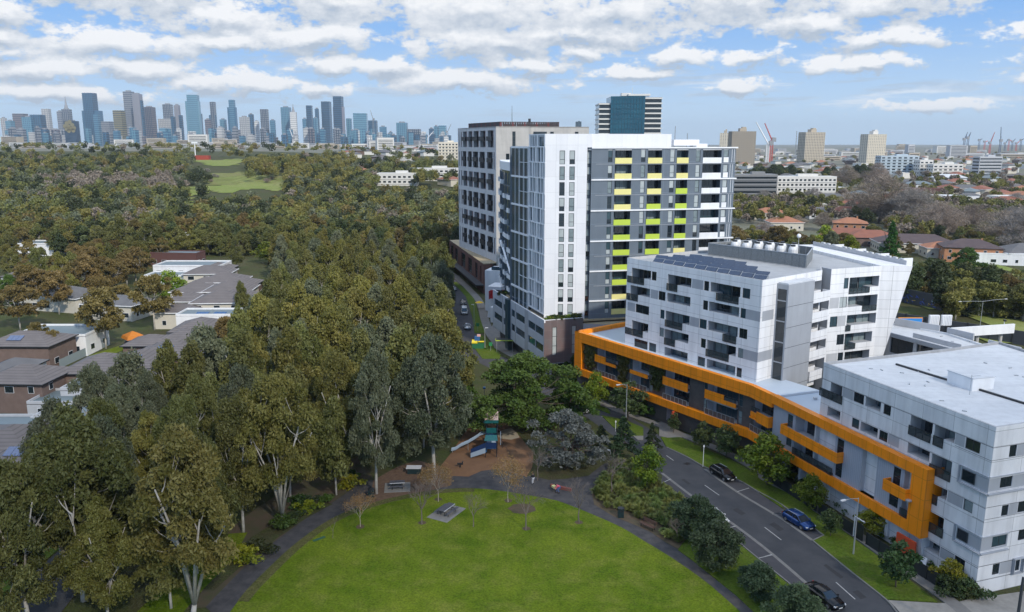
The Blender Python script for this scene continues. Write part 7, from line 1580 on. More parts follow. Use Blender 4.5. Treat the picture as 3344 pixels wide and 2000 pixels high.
# ---- right hand suburb
RG=None
for (px,py,w_,d_,h,an,kd,rm,wm,l,ch) in [
 (1865,508,20,14,4.5,.1,'hip',TILEO,CREAM,'orange roofed house nearest the tower on the right',True),(1900,530,18,14,4.5,.2,'hip',TILEO,CREAM,'lower orange roofed house right of the tower',False),(1862,548,16,12,5,.1,'hip',TILEG,BRICKR,'grey roofed house below the two orange roofs',False),
 (2060,532,17,13,6.4,-.1,'hip',TILEO,BRICKO,'orange brick two storey house with a terracotta roof',True),(2050,505,20,14,5,.1,'hip',TILER,CREAM,'terracotta roofed house behind the orange brick one',True),(1990,505,18,12,4.6,.2,'hip',TILEG,WHITEP,'white house with a grey roof beside the terracotta ones',False),(2065,488,26,14,4.6,0,'hip',TILER,BRICKR,'long dark red roof in front of the bare plane tree',False),(2010,472,26,14,4.8,0,'hip',TILEG,WHITEP,'wide grey roofed house in front of the long apartment block',False),
 (2055,560,26,15,4.2,-.15,'hip',TILER,BRICKR,'wide terracotta roof left of the cypress',False),(2110,565,24,15,4.2,.1,'hip',TILER,BRICKR,'dark red roof behind the cypress',False),(2215,578,34,17,4.4,.05,'hip',TILEP,CREAM,'very wide brown roof right of the cypress',False),(2278,590,14,11,4.4,.1,'hip',TILEO,CREAM,'small orange roof left of the orange brick house',False),
 (2350,588,22,15,6.2,-.05,'hip',TILEP,BRICKO,'orange brick house with a purple brown roof and tall chimney',True),(2440,605,26,12,4.4,.0,'flat',ROOFP,WHITEP,'low house with a long white flat roof near the right edge',False),(2480,600,20,16,5,.2,'hip',TILEG,CREAM,'grey hip roof cut by the right edge',False),
 (2260,468,30,14,6,-.1,'flat',ROOFP,WHITEP,'white terrace with dark windows behind the plane tree',False),(2245,452,24,12,8,0,'flat',TILER,mat('red brick wall',(.16,.055,.045),.8),'small red brick block behind the white terrace',False),(2330,470,30,14,6,.1,'flat',METR,WHITEP,'long low building with a blue grey roof on the right',False),(2340,450,24,14,5,0,'hip',TILEG,CREAM,'grey gabled roof on the right behind the trees',False),(2440,478,20,12,5,0,'hip',TILER,BRICKR,'red roofed cottage near the right edge',False),(2225,440,22,12,6,0,'hip',METR,WHITEP,'pale gabled house above the plane tree',False),(2300,425,30,16,6,0,'hip',ROOFP,WHITEP,'pale roofed hall on the right',False)]:
    x,y,_=GT(*D(px,py+3),h+1.0); house(x,y,w_,d_,h,an-.25,kd,rm,wm,l,None,chim=ch,win=(py>440))
def block(px0,px1,pt,pb,Y,label,wall,glass=None,fl=3.2,cat='apartment block',name='apartment_block',bays=None,depth=14,proud=0,roofm=None,rot=0.0,band=False,group=None,tone=None):
    "a slab building: display x range, top row, base row, at distance Y; floors and window bays as real insets"
    u0,_=D(px0,pt); u1,_=D(px1,pt); x0=ray(u0,D(0,pb)[1]); 
    def X(px): r_=ray(*D(px,pt)); return r_[0]*Y/r_[1]
    r_=ray(*D((px0+px1)/2,pt)); zt=CAMH+r_[2]*Y/r_[1]; r_=ray(*D((px0+px1)/2,pb)); zb=CAMH+r_[2]*Y/r_[1]; xa,xb=X(px0),X(px1); cxm=(xa+xb)/2; w_=xb-xa; Z0=T(cxm,Y); zb=min(zb,Z0)
    r=root(name,(cxm,Y,zb),label,cat,group,rz=rot); hw=w_/2; H_=zt-zb
    m=MB(); m.prism([(-hw,0),(hw,0),(hw,depth),(-hw,depth)],-3,H_); m.build('wall',wall,r,org=(0,0,0))
    nf=max(1,int((H_-.5)/fl)); nb=bays or max(2,int(w_/4)); nf=min(nf,24)
    if not band and nf*(nb+3)>96: nb=max(2,int(96/nf)-3)
    
    g=MB(); s_=MB()
    for k in range(nf):
        z=H_-.7-(k+1)*((H_-.8)/nf)
        if band: g.box((0,-.03,z+fl*.55),(w_*.96,.1,fl*.45)); g.box((hw+.03,depth/2,z+fl*.55),(.1,depth*.9,fl*.45)); g.box((-hw-.03,depth/2,z+fl*.55),(.1,depth*.9,fl*.45))
        else:
            for i in range(nb): q=MB(); q.box((-hw+w_*(i+.5)/nb,-.03,z+fl*.5),(w_/nb*.55,.1,fl*.45)); q.build('window',glass or GL[0],r,org=(0,0,0))
            for i in range(3): q=MB(); q.box(((hw+.03) if cxm<0 else (-hw-.03),depth*(i+.5)/3,z+fl*.5),(.1,depth*.16,fl*.45)); q.build('window',glass or GL[0],r,org=(0,0,0))
        s_.box((0,-.2,z),(w_+.1,.5,.18))
    g.build('window_band',glass or GL[0],r,org=(0,0,0)); 
    if not tone: s_.build('floor_edge',wall,r,org=(0,0,0))
    m=MB(); m.box((hw*.2,depth/2,H_+.9),(w_*.3,depth*.4,1.8)); m.build('plant_room',roofm or wall,r,org=(0,0,0)); return r
OFFW=mat('off white wall',(.62,.61,.58),.6,(.56,.55,.52),6); TAN=mat('tan precast panel',(.40,.345,.27),.7,(.36,.31,.24),5); TANL=mat('cream precast panel',(.66,.61,.50),.7,(.60,.55,.46),5); TANS=mat('grey brown precast',(.27,.24,.20),.7,(.23,.21,.175),5)
block(1865,2028,428,470,620,'long off white four storey apartment block on the right',OFFW,bays=16)
block(1778,1885,423,468,600,'dark modern block with a wide angled white roof edge right of the tall tower',mat('dark facade',(.20,.205,.21),.5),bays=8,band=True)
block(913,1010,420,458,660,'white apartment building left of the concrete tower',OFFW,bays=8); block(990,1112,408,450,700,'long white apartment building behind the first one on the left',OFFW,bays=10)
block(2135,2228,378,412,900,'blue grey and white apartment block with lime green base on the right',mat('pale blue wall',(.38,.45,.50),.6),bays=7); block(2230,2262,388,415,880,'small white block with orange and green panels',OFFW,bays=3); block(2262,2335,398,440,860,'white and green low blocks on the right',OFFW,bays=6); block(2375,2430,380,415,900,'low rise with dark window bands near the right edge',GREYL,band=True)
block(1062,1110,345,400,900,'cream apartment slab left of the concrete tower',TANL,bays=6); block(1395,1409,295,330,2500,'small dark blue tower peeping over the white tower',GLB,tone=1)
def slabtower(px0,px1,pt,Y,label,cm,side,rot,plant=TAN,zb=None,wd=None):
    xa=ray(*D(px0,pt)); xb=ray(*D(px1,pt)); x0=xa[0]*Y/xa[1]; x1=xb[0]*Y/xb[1]; zt=CAMH+xa[2]*Y/xa[1]; cxm=(x0+x1)/2; w_=(x1-x0)/(abs(math.cos(rot))+.45*abs(math.sin(rot))); z0=T(cxm,Y); H_=zt-z0
    r=root('housing_tower',(cxm,Y,z0),label,'tower block','precast housing towers',rz=rot); m=MB(); m.prism([(-w_/2,0),(w_/2,0),(w_/2,w_*.45),(-w_/2,w_*.45)],-2,H_); d=w_*.45
    nf=20; s_=MB(); g=MB()
    for k in range(nf+1): s_.box((0,d/2,H_*k/nf),(w_+.5,d+.5,.45))
    for i in range(int(w_/3.4)+1): s_.box((-w_/2+w_*i/int(w_/3.4),-.1,H_/2),(.35,.5,H_))
    for i in range(int(d/3.4)+1): 
        for sx in (-1,1): s_.box((sx*w_/2,d*i/int(d/3.4),H_/2),(.5,.35,H_))
    for k in range(nf):
        for i in range(int(w_/3.4)): g.box((-w_/2+w_*(i+.5)/int(w_/3.4),-.04,H_*(k+.55)/nf),(1.6,.12,H_/nf*.42))
        for i in range(int(d/3.4)):
            for sx in (-1,1): g.box((sx*w_/2,d*(i+.5)/int(d/3.4),H_*(k+.55)/nf),(.12,1.6,H_/nf*.42))
    
    for src,mi in ((s_,1),(g,2)):
        i0=len(m.v); m.v+=src.v; m.f+=[tuple(q+i0 for q in f) for f in src.f]; m.m+=[mi]*len(src.f); m.uv+=src.uv
    m.build('wall',[cm,side,mat('tower block glazing',(.10,.105,.11),.3)],r,org=(0,0,0)); m=MB(); m.box((0,d/2,H_+2.5),(w_*.28,d*.5,5)); m.box((w_*.05,d/2,H_+6),(w_*.16,d*.35,2.5)); m.build('lift_housing',plant,r,org=(0,0,0)); return r
slabtower(1745,1772,323,1560,'cream precast tower block half hidden behind the brown one',TANL,TANL,-.2)
slabtower(1773,1834,319,1300,'broad brown precast tower block with a lift housing beside the crane',TAN,TANS,.08); slabtower(1945,2008,321,1400,'tan precast tower block in the middle of the right skyline',TAN,TANL,.35,TAN); slabtower(2096,2157,326,1300,'cream precast tower block with white antennas on its roof',TANL,TANL,.35,OFFW)
# blue glass office tower above the white tower
def office():
    Y=520; f=lambda px,py:(lambda r_:(r_[0]*Y/r_[1],CAMH+r_[2]*Y/r_[1]))(ray(*D(px,py)))
    x0,z1=f(1453,242); x1,_=f(1604,242); xa,zt=f(1480,234); xb,_=f(1562,234); z0=0; r=root('office_tower',((x0+x1)/2,Y,z0),'tall blue glass office tower with white striped ends behind the white tower','office tower')
    cxm=(x0+x1)/2; m=MB(); m.prism([(xa-cxm,-1),(xb-cxm,-3),(xb-cxm+3,24),(xa-cxm,24)],-2,zt); m.build('glass_core',mat('deep blue curtain glass',(.008,.065,.11),.12,(.012,.095,.145),8,spec=.6),r,org=(0,0,0)); m=MB()
    for k in range(26): m.box(((xa+xb)/2-cxm,-2.05,zt-3.1*k-1.5),(xb-xa,.3,.12),0,-math.atan2(2,xb-xa))
    for i in range(1,12): m.box((xa-cxm+(xb-xa)*i/12,-1.15-2*i/12,zt/2),(.1,.2,zt))
    m.build('mullions',mat('dark blue mullion',(.01,.05,.08),.4),r,org=(0,0,0)); m=MB(); g=MB()
    for (a,b,zz) in ((x0-cxm,xa-cxm,z1-2),(xb-cxm,x1-cxm,z1+1.5)):
        g.prism([(a,1),(b,1),(b,23),(a,23)],-2,zz)
        for k in range(24): m.box(((a+b)/2,12,zz-.6-3.1*k),(abs(b-a)+.8,23.5,.9))
    g.build('end_glazing',GL[0],r,org=(0,0,0)); m.build('white_bands',OFFW,r,org=(0,0,0)); m=MB(); m.box((6,8,zt+1.2),(14,8,1.2)); m.box((-2,10,zt+1.6),(6,5,1.8)); m.tube([(2,8,zt),(2,8,zt+6)],.12,4); m.build('rooftop_plant',OFFW,r,org=(0,0,0))
office()
# ================================================================ the city skyline
C_=dict(blue=mat('skyline blue glass',(.035,.11,.19),.25,(.05,.14,.23),40),teal=mat('skyline teal glass',(.15,.30,.38),.25,(.11,.24,.32),40),dark=mat('skyline dark glass',(.018,.042,.075),.25,(.03,.06,.10),40),grey=mat('skyline grey concrete',(.26,.27,.29),.6,(.22,.23,.25),40),pale=mat('skyline pale stone',(.50,.50,.49),.6,(.44,.44,.43),40),brown=mat('skyline brown stone',(.19,.165,.175),.6,(.16,.14,.15),40),white=mat('skyline white stone',(.70,.70,.68),.6,(.62,.62,.60),40),gold=mat('skyline gold glass',(.24,.21,.11),.4,(.20,.175,.09),30),lav=mat('skyline mauve facade',(.25,.24,.29),.5,(.22,.21,.25),30))
def sky(nm,X0,X1,yt,c,label,steps=None,Y=None,top=None,crop_=S1,grid=True,base=None,spire=0):
    rs=random.Random(int(X0*3)); Y=Y or rs.uniform(3700,4300)
    def W_(X,y_): r_=ray(*crop_(X,y_)); return (r_[0]*Y/r_[1],CAMH+r_[2]*Y/r_[1])
    x0,zt=W_(X0,yt); x1,_=W_(X1,yt); cxm=(x0+x1)/2; w_=(x1-x0)*.88; z0=T(cxm,Y); H_=zt-z0; d=max(22,min(w_,45)); r=root('skyscraper',(cxm,Y,z0),label,'skyscraper',None,rz=rs.uniform(-.12,.12)); m=MB(); m.box((0,d/2,H_/2-5),(w_,d,H_+10)); 
    m.build('tower',C_[c],r,org=(0,0,0)); q=MB(); 
    lt={'pale':'grey','white':'grey','grey':'dark','blue':'teal','teal':'blue','dark':'blue','brown':'dark','gold':'dark','lav':'grey'}[c]
    nf=max(4,int(H_/9)); 
    for k in range(nf): q.box((0,d/2,H_*(k+.5)/nf),(w_+.8,d+.8,H_/nf*.28))
    if rs.random()<.55:
        nb=max(2,int(w_/8)); 
        for i in range(nb): q.box((-w_/2+w_*(i+.5)/nb,-.3,H_/2),(w_/nb*.35,1.4,H_-2))
    q.build('facade_bands',C_[lt],r,org=(0,0,0))
    if steps:
        for (a,b,yy,cc) in steps:
            xa,za=W_(a,yy); xb,_=W_(b,yy); m=MB(); m.box(((xa+xb)/2-cxm,d/2,(za-z0)/2+H_/2*.0),(xb-xa,d*.8,za-z0)); m.build('upper_tier',C_[cc],r,org=(0,0,0))
    elif rs.random()<.6: m=MB(); m.box((0,d/2,H_+2.5),(w_*.5,d*.5,6)); m.build('plant_room',C_['grey'],r,org=(0,0,0))
    if spire: m=MB(); m.tube([(0,d/2,H_),(0,d/2,H_+spire*.5),(0,d/2,H_+spire)],[w_*.3,w_*.12,.8],8); m.build('spire',C_['grey'],r,org=(0,0,0))
    return r
SK=[(78,160,355,'brown','brown stone tower at the left end of the skyline',None,0),(140,210,378,'blue','stepped blue tower beside the brown stone one',None,0),(195,275,362,'dark','dark blue glass slab in the left skyline',None,0),(275,325,322,'pale','pale curved tower left of the spired one',None,0),(380,410,340,'grey','grey slab left of the spired tower',None,0),(410,465,325,'grey','grey art deco style tower with a tapering spire',None,62),(430,512,405,'dark','low dark block with round gold discs on its face',None,0),(545,625,215,'dark','tallest dark slab in the left skyline',[(545,665,335,'blue')],0),(625,660,360,'blue','dark blue shoulder building right of the tall slab',None,0),(672,740,408,'grey','low grey office in the left skyline',None,0),(755,820,333,'gold','block with a gold top and grey shaft',None,0),(823,882,205,'grey','tall pale grey tower behind the wave patterned one',None,0),(850,915,235,'teal','pale wave patterned glass tower',None,0),(885,940,222,'lav','tall brown tower right of the wave patterned one',None,0),(935,955,265,'dark','narrow dark tower in the tall cluster',None,0),(960,1025,310,'brown','brown and white tower with a slanted top',None,0),(1060,1150,390,'pale','pale square block with a dense window grid',None,0),(1093,1152,292,'grey','grey ribbed tower above the pale square block',None,0),(1170,1205,298,'lav','mauve tower beside the ribbed one',None,0),(1205,1225,365,'dark','short dark tower right of the mauve one',None,0),(1150,1170,375,'dark','small dark tower between two grey ones',None,0),(1255,1330,228,'teal','broad pale teal glass tower',[(1248,1335,270,'teal')],0),(1335,1358,355,'dark','dark tower at the foot of the teal one',None,0),(1380,1415,395,'brown','reddish block left of the slim tower',None,0),(1413,1445,275,'grey','slim twisted looking tower with a dark crown',[(1408,1450,365,'blue')],0),(1480,1520,395,'blue','blue building with a rounded shoulder',None,0),(1540,1578,262,'blue','stepped blue glass tower',[(1532,1588,312,'blue')],0),(1610,1668,378,'pale','pale office block with a wide top',None,0),(1675,1705,360,'dark','dark narrow tower right of the pale office',None,0),(1710,1745,408,'white','white apartment tower in the middle of the skyline',None,0),(1752,1802,325,'grey','grey tower with rounded corners',None,0),(1820,1855,400,'blue','short blue tower right of the rounded grey one',None,0),(1890,1952,312,'blue','blue tower with a chamfered top',None,0),(1955,2000,345,'white','tall white stepped tower with a pointed top',None,40),(2040,2068,390,'blue','small blue tower left of the dark slab',None,0),(2063,2103,300,'dark','dark grey slab tower right of centre',None,0),(2108,2140,385,'teal','pale green tower left of the navy one',None,0),(2124,2150,322,'dark','navy tower behind the pale green one',None,0),(2163,2225,273,'dark','tall blue black glass tower',None,0),(2243,2307,238,'dark','lattice topped tower, the tallest on the right',[(2245,2313,308,'lav')],0),(2335,2370,388,'blue','grey blue tower left of the big glass cube',None,0),(2378,2478,352,'teal','large pale glass cube with a dark diagonal line',None,0)]
for a,b,y_,c,l,st,sp in SK: sky('skyscraper',a,b,y_,c,l,st,spire=sp)
for a,b,y_,c,l in [(0,30,385,'pale','pale blocks at the far left edge'),(30,75,405,'teal','low teal blocks at the far left'),(225,290,325,'dark','grey tower under construction beside the glass cube'),(230,292,385,'blue','blue block at the foot of the one under construction'),(310,368,372,'blue','separate blue cube office'),(432,518,342,'blue','square dark blue office with chamfered corners'),(470,618,388,'grey','wide grey office block with white bays below'),(620,650,415,'blue','small blue office beside the wide grey one'),(676,712,385,'dark','dark office left of the curved one'),(712,745,368,'blue','blue office beside the white crane'),(745,805,362,'teal','curved teal office at the right end of the skyline')]:
    sky('skyscraper',a,b,y_,c,l,crop_=(S1 if a<100 else S2),Y=3600 if a>100 else None)
rs=random.Random(77)
SKG='low blocks at the foot of the skyline'
for i in range(130):
    X=rs.uniform(0,3000); u=X/2.0683
    if u>1490: continue
    yt=rs.uniform(448,515) if u<1180 else rs.uniform(475,525); wd=rs.uniform(16,48); col=rs.choice(['pale','white','grey','blue','teal','brown','dark','grey','blue','dark'])
    tone={'pale':'pale stone','white':'white','grey':'grey','blue':'blue glass','teal':'teal glass','brown':'brown','dark':'dark glass'}[col]
    o=sky('skyscraper',X,X+wd,yt,col,'small '+tone+' block in the crowded foot of the skyline',Y=rs.uniform(2900,3650)); o['group']=SKG+', '+tone; o['category']='office block'; o.name='office_block'
# gold discs on the low dark block
Yd=2850; r_=None
def disc(X,y_): q=ray(*S1(X,y_)); return (q[0]*Yd/q[1],Yd,CAMH+q[2]*Yd/q[1])
p=disc(470,440); r=root('patterned_block',(p[0],Yd,T(p[0],Yd)),'dark block patterned with round gold discs below the spired tower','office block'); a=disc(430,405); b=disc(508,405); m=MB(); m.box((0,12,(a[2]-r.location.z)/2),(b[0]-a[0],22,a[2]-r.location.z)); m.build('wall',C_['dark'],r,org=(0,0,0))
m=MB()
for X,y_ in ((450,420),(470,412),(438,440),(462,442),(488,432),(450,460),(478,458),(500,452),(495,470),(465,472)): q=disc(X,y_); m.tube([(q[0]-p[0],-.5,q[2]-r.location.z),(q[0]-p[0],.6,q[2]-r.location.z)],7,12)
m.build('disc',C_['gold'],r,org=(0,0,0))
def crane(q0,q1,q2,Y,c,label):
    "mast foot, mast head, jib tip"
    def W_(q): r_=ray(*q); return Vector((r_[0]*Y/r_[1],Y,CAMH+r_[2]*Y/r_[1]))
    a,b,t=W_(q0),W_(q1),W_(q2); a.z=min(a.z,T(a.x,Y)); b.x=a.x; r=root('tower_crane',tuple(a),label,'crane'); w_=max(2.6,Y/1300); m=MB()
    for sx in (-1,1): m.tube([(sx*w_,0,0),(sx*w_,0,b.z-a.z)],w_*.3,4)
    for k in range(16): z=(b.z-a.z)*k/16; m.tube([(-w_,0,z),(w_,0,z+(b.z-a.z)/16)],w_*.2,3)
    m.build('mast',c,r,org=(0,0,0)); m=MB(); e=t-a; s_=b-a
    for sx in (-.6,.6): m.tube([tuple(s_+Vector((0,sx*w_,sx*w_))),tuple(e)],w_*.35,4)
    for k in range(10): f0=s_+(e-s_)*(k/10); f1=s_+(e-s_)*((k+1)/10); m.tube([tuple(f0+Vector((0,0,w_*.6*(1-k/10)))),tuple(f1-Vector((0,0,w_*.6*(1-k/10))))],w_*.2,3)
    bk=s_-(e-s_).normalized()*((e-s_).length*.22); bk.z=s_.z+1; m.tube([tuple(s_),tuple(bk)],w_*.5,4); m.build('jib',c,r,org=(0,0,0)); m=MB(); m.box(tuple(bk),(w_*3,w_*2,w_*3)); m.build('counterweight',C_['grey'],r,org=(0,0,0)); return r
CW=mat('white crane steel',(.75,.75,.75),.5); CR=mat('red crane steel',(.50,.06,.04),.5); CB=mat('dark blue crane steel',(.06,.09,.16),.5)
crane(S3(665,330),S3(665,260),S3(585,108),1500,CW,'white luffing crane with the longest jib right of the brown tower block'); crane(S3(690,330),S3(690,235),S3(645,115),1550,CR,'red luffing crane beside the white one')
crane(S1(1980,545),S1(1980,520),S1(1955,455),3000,CW,'white crane in front of the white stepped tower'); crane(S2(665,490),S2(668,460),S2(712,405),3000,CW,'white crane beside the curved teal office'); crane(S2(815,440),S2(818,410),S2(842,352),3400,C_['grey'],'thin grey crane right of the curved teal office'); crane(S2(268,330),S2(268,318),S2(247,250),3550,C_['grey'],'thin crane on the tower under construction')
crane(S3(2055,290),S3(2060,230),S3(2083,178),2600,CB,'left of two dark blue port cranes'); crane(S3(2080,290),S3(2085,220),S3(2107,178),2600,CB,'right of two dark blue port cranes'); crane(S3(2240,290),S3(2245,255),S3(2275,178),2700,CR,'red port crane near the right edge'); crane(S3(2310,300),S3(2312,240),S3(2320,142),2500,CB,'tall slim dark mast crane near the right edge')
for i,X in enumerate((2160,2200,2345,2370,2395,2425,2455)): crane(S3(X,300),S3(X,235+(i%3)*12),S3(X+28,225+(i%2)*15),3600,CR if i%2 else CB,'low red or blue port crane on the right horizon')['group']='port cranes on the right horizon'
for X,yt,l in ((12,135,'lattice mast just right of the white tower'),(98,185,'second lattice mast on the right horizon'),(873,170,'thin radio mast between the tower blocks')):
    Y=2600; q=ray(*S3(X,yt)); x=q[0]*Y/q[1]; zt=CAMH+q[2]*Y/q[1]; r=root('radio_mast',(x,Y,T(x,Y)),l,'mast'); h=zt-T(x,Y); m=MB()
    for s_ in (-1.6,1.6): m.tube([(s_,0,0),(s_*.3,0,h)],.5,4)
    for k in range(10): m.tube([(-1.4,0,h*k/10),(1.4*(1-k/12),0,h*(k+1)/10)],.3,3)
    m.build('lattice',C_['grey'],r,org=(0,0,0))
# floodlight poles, red shed and dish of the hill
for q,top,l in ((S1(1322,665),S1(1317,550),'white floodlight mast above the hill meadow'),(S1(195,570),S1(195,470),'white pole with a dish at the left treeline'),):
    x,y,z=GT(*q); r_=ray(*top); h=CAMH+r_[2]*y/r_[1]-z; r=root('floodlight_mast',(x,y,z),l,'mast'); m=MB(); m.tube([(0,0,0),(0,0,h)],[.6,.45],6); m.build('pole',WHITEP,r,org=(0,0,0)); m=MB(); m.box((0,0,h),(6,1.5,2.2)); m.build('lamp_head',WHITEP,r,org=(0,0,0))
x,y,z=GT(*S1(1370,668)); house(x,y,15,6,4.0,0,'flat',mat('bright red roof',(.35,.05,.03),.6),mat('bright red wall',(.32,.05,.03),.6),'bright red shed beside the hill meadow',cat='shed',name='shed',win=False)
for q in ((1322,610),(2115,940)):
    x,y,z=GT(*S1(*q)); 
# far white sheds under the skyline and more buildings on the horizon
rs=random.Random(31); CG={'WH':(OFFW,'pale'),'TC':(TAN,'tan'),'GR':(GREYL,'grey')}
for i in range(150):
    px=rs.uniform(1790,2481) if 18<i<80 else rs.uniform(930,1110) if i<=18 else rs.uniform(0,1060); Y=rs.uniform(1500,3400) if i<80 else rs.uniform(1700,2900); w_=rs.uniform(20,60); h=rs.uniform(7,14) if i%6 else rs.uniform(18,32); k=rs.choice(list(CG)); xr=ray(*D(px,346)); x=xr[0]*Y/xr[1]
    r=root('office_block',(x,Y,T(x,Y)),CG[k][1]+(' low block in the hazy distance right of the tall tower' if 18<i<80 else ' low block in the distance left of the concrete tower' if i<=18 else ' low shed between the hill trees and the skyline'),'building','distant low blocks, '+CG[k][1]+(' right' if 18<i<80 else ' left' if i<=18 else ' below the skyline'),rz=rs.uniform(-.4,.4)); m=MB(); m.box((0,0,h/2-2),(w_,w_*.5,h+4)); m.build('wall',CG[k][0],r,org=(0,0,0)); m=MB()
    for f_ in range(max(1,int(h/3.5))): m.box((0,-w_*.25-.1,f_*3.4+2.2),(w_*.86,.3,1.3))
    m.build('window_band',GL[0],r,org=(0,0,0)); m=MB(); m.box((0,0,h+.2),(w_+.6,w_*.5+.6,.4)); m.build('roof',ROOFP,r,org=(0,0,0))
# ---- small houses of the distant suburbs (copies of six kinds)
kinds=[]
HK=[(TILER,CREAM,'red roofed'),(TILEO,CREAM,'orange roofed'),(TILEG,OFFW,'grey roofed'),(METR,OFFW,'metal roofed'),(TILE,BRICKR,'brown roofed'),(ROOFP,OFFW,'white roofed')]
rs=random.Random(8); nh=0; hp=[]
for i in range(4000):
    if nh>=290: break
    Y=450*(2600/450)**(rs.random()**1.3); px=rs.choice([rs.uniform(1785,2500),rs.uniform(1785,2500),rs.uniform(1785,2500),rs.uniform(830,1110)]); xr=ray(*D(px,346)); x=xr[0]*Y/xr[1]
    if px<1200 and Y<650: continue
    u,v=project(x,Y,T(x,Y)); 
    if px>1200 and not (v/1.3478<500): continue
    if 1765<px<2040 and 560<Y<680: continue
    if any((x-a)**2+(Y-b)**2<(16+Y*.004)**2 for a,b in hp): continue
    hp.append((x,Y)); k=rs.randrange(6)
    if len(kinds)<6:
        k=len(kinds); rm,wm,t=HK[k]; o=house(x,Y,15,11,4.2,rs.random()*3,'hip' if k!=5 else 'flat',rm,wm,t+' house in the distant suburb','distant '+t+' houses',win=False); kinds.append(o)
    else: o=dup(kinds[k],(x,Y,T(x,Y)),rs.random()*3,sc=rs.uniform(.9,1.35))
    nh+=1
# ---- trees
rt=random.Random(99); single=0; stuff=[]
built=[(o.location.x,o.location.y,max(12,10)) for o in bpy.data.objects if o.type=='EMPTY' and o.get('category') in ('house','apartment block','apartment tower','shed') and o.location.y>230]
cand=[]
def ok(x,y,s):
    for a,b,c in built:
        if abs(x-a)<c and -16<(y-b)*1.0<c: return False
    return True
occ=set()
for i in range(90000):
    Y=352*(2600/352)**(rt.random()**1.15); q=rt.uniform(-.70,.70); x=q*Y; sp=7.5 if Y<800 else 7.5+(Y-800)*.009; key=(int(x/sp),int(Y/sp))
    if key in occ: continue
    if q>-.078 and q<-.03 and Y<345: continue
    u,v=project(x,Y,T(x,Y)); dx=u/1.3478
    if q>-.02 and dx<1775: continue
    left=q<-.03
    if left and not free(x,Y): continue
    if left and 900<dx<1118 and 455<v/1.3478<496: continue
    if left and Y<420 and dx<620 and rt.random()<.25: continue
    if not left:
        if v/1.3478>545 and dx<2150: continue
        if any((x-a)**2+(Y-b)**2<90 for a,b in hp): continue
        if rt.random()<.68: continue
    if left and Y>1250 and q>-.22 and rt.random()<.5: continue
    if not ok(x,Y,0): continue
    occ.add(key); cand.append((Y,x,left))
cand.sort(); print('far tree candidates',len(cand),'wood',NW)
far_single=[c for c in cand if c[0]<470][:270]
for Y,x,left in far_single:
    vi=rt.randrange(4); tone=('olive','dark green','yellow olive','bronze')[vi]; px=project(x,Y,0)[0]/1.3478; zone=('at the far left' if px<150 else 'left of the flat white building' if px<400 else 'just behind the flat white building' if px<620 else 'below the hill meadow' if px<780 else 'in the middle of the wood' if px<930 else 'near the concrete tower') if left else 'among the red roofed houses on the right'
    plant('treeF',x,Y,rt.uniform(9,14.5) if left else rt.uniform(6,10),('front row ' if Y<400 else '')+tone+' tree '+zone,'tree',tone+' trees '+zone,v=vi,rng=rt)
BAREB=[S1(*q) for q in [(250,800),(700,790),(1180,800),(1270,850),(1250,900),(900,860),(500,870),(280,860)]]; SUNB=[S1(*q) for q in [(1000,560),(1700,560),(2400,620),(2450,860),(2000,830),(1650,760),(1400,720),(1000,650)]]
def massed(lst,name,label,mats,seed):
    rs=np.random.RandomState(seed); per={k:[] for k in range(len(mats))}; tt={k:[] for k in per}
    for (Y,x,left) in lst:
        h=rs.uniform(9,15) if left else rs.uniform(6,11); rad=rs.uniform(4.0,6.2) if left else rs.uniform(3,5); z=T(x,Y); k=rs.choice(len(mats),p=[.28,.28,.18,.18,.04,.04] if len(mats)==6 else None)  # extra share of dark leaves paints cloud shade into the far wood
        if len(mats)==6:
            pu=project(x,Y,z+6); k=5 if inpoly(pu[0],pu[1],BAREB) and rs.rand()<.75 else 2 if inpoly(pu[0],pu[1],SUNB) and rs.rand()<.6 else k  # inside SUNB most crowns turn yellow olive: sunlight painted as leaf colour
        nb=5 if Y<900 else 3
        for b in range(nb):
            a=rs.random()*6.28; q=rs.random()**.5*rad*.55; c=np.array([x+math.cos(a)*q,Y+math.sin(a)*q,z+h*(.5+.35*rs.random())]); n=75 if Y<900 else 34; rr=rad*(.5 if nb==5 else .65)
            d=rs.normal(size=(n,3)); d/=np.linalg.norm(d,axis=1)[:,None]; P=c+d*(.55+.45*rs.random((n,1)))*np.array([rr,rr,h*.2]); per[k].append(leafquads(P,None,0.85 if Y<900 else 1.6,rs,1.2,.2)); bb=rs.random(); tt[k].append(np.clip(bb*.8+.2*rs.random(n),0,1))
    for k in per:
        if per[k]: me=quadmesh(name,np.concatenate(per[k]),np.concatenate(tt[k]),mats[k]); o=bpy.data.objects.new(name,me); COL.objects.link(o); tag(o,label[k] ,'wood',kind='stuff')
rest=cand[len(far_single):]; massed([c for c in rest if c[2]],'woodland',['distant olive treetops of the hill wood','distant dark green treetops of the hill wood, some with painted cloud shade','distant yellow olive treetops of the hill wood, some with painted sunlight','distant grey green treetops of the hill wood','distant bronze treetops of the hill wood','distant leafless grey treetops of the hill wood'],[OLIVE,DARKG,OLIVY,GREYG,BRONZ,TWIGL],5)
massed([c for c in rest if not c[2]],'woodland',['distant olive trees between the right suburb roofs','distant dark trees between the right suburb roofs','distant bare brown trees between the right suburb roofs'],[OLIVY,OLIVE,TWIGL],6)
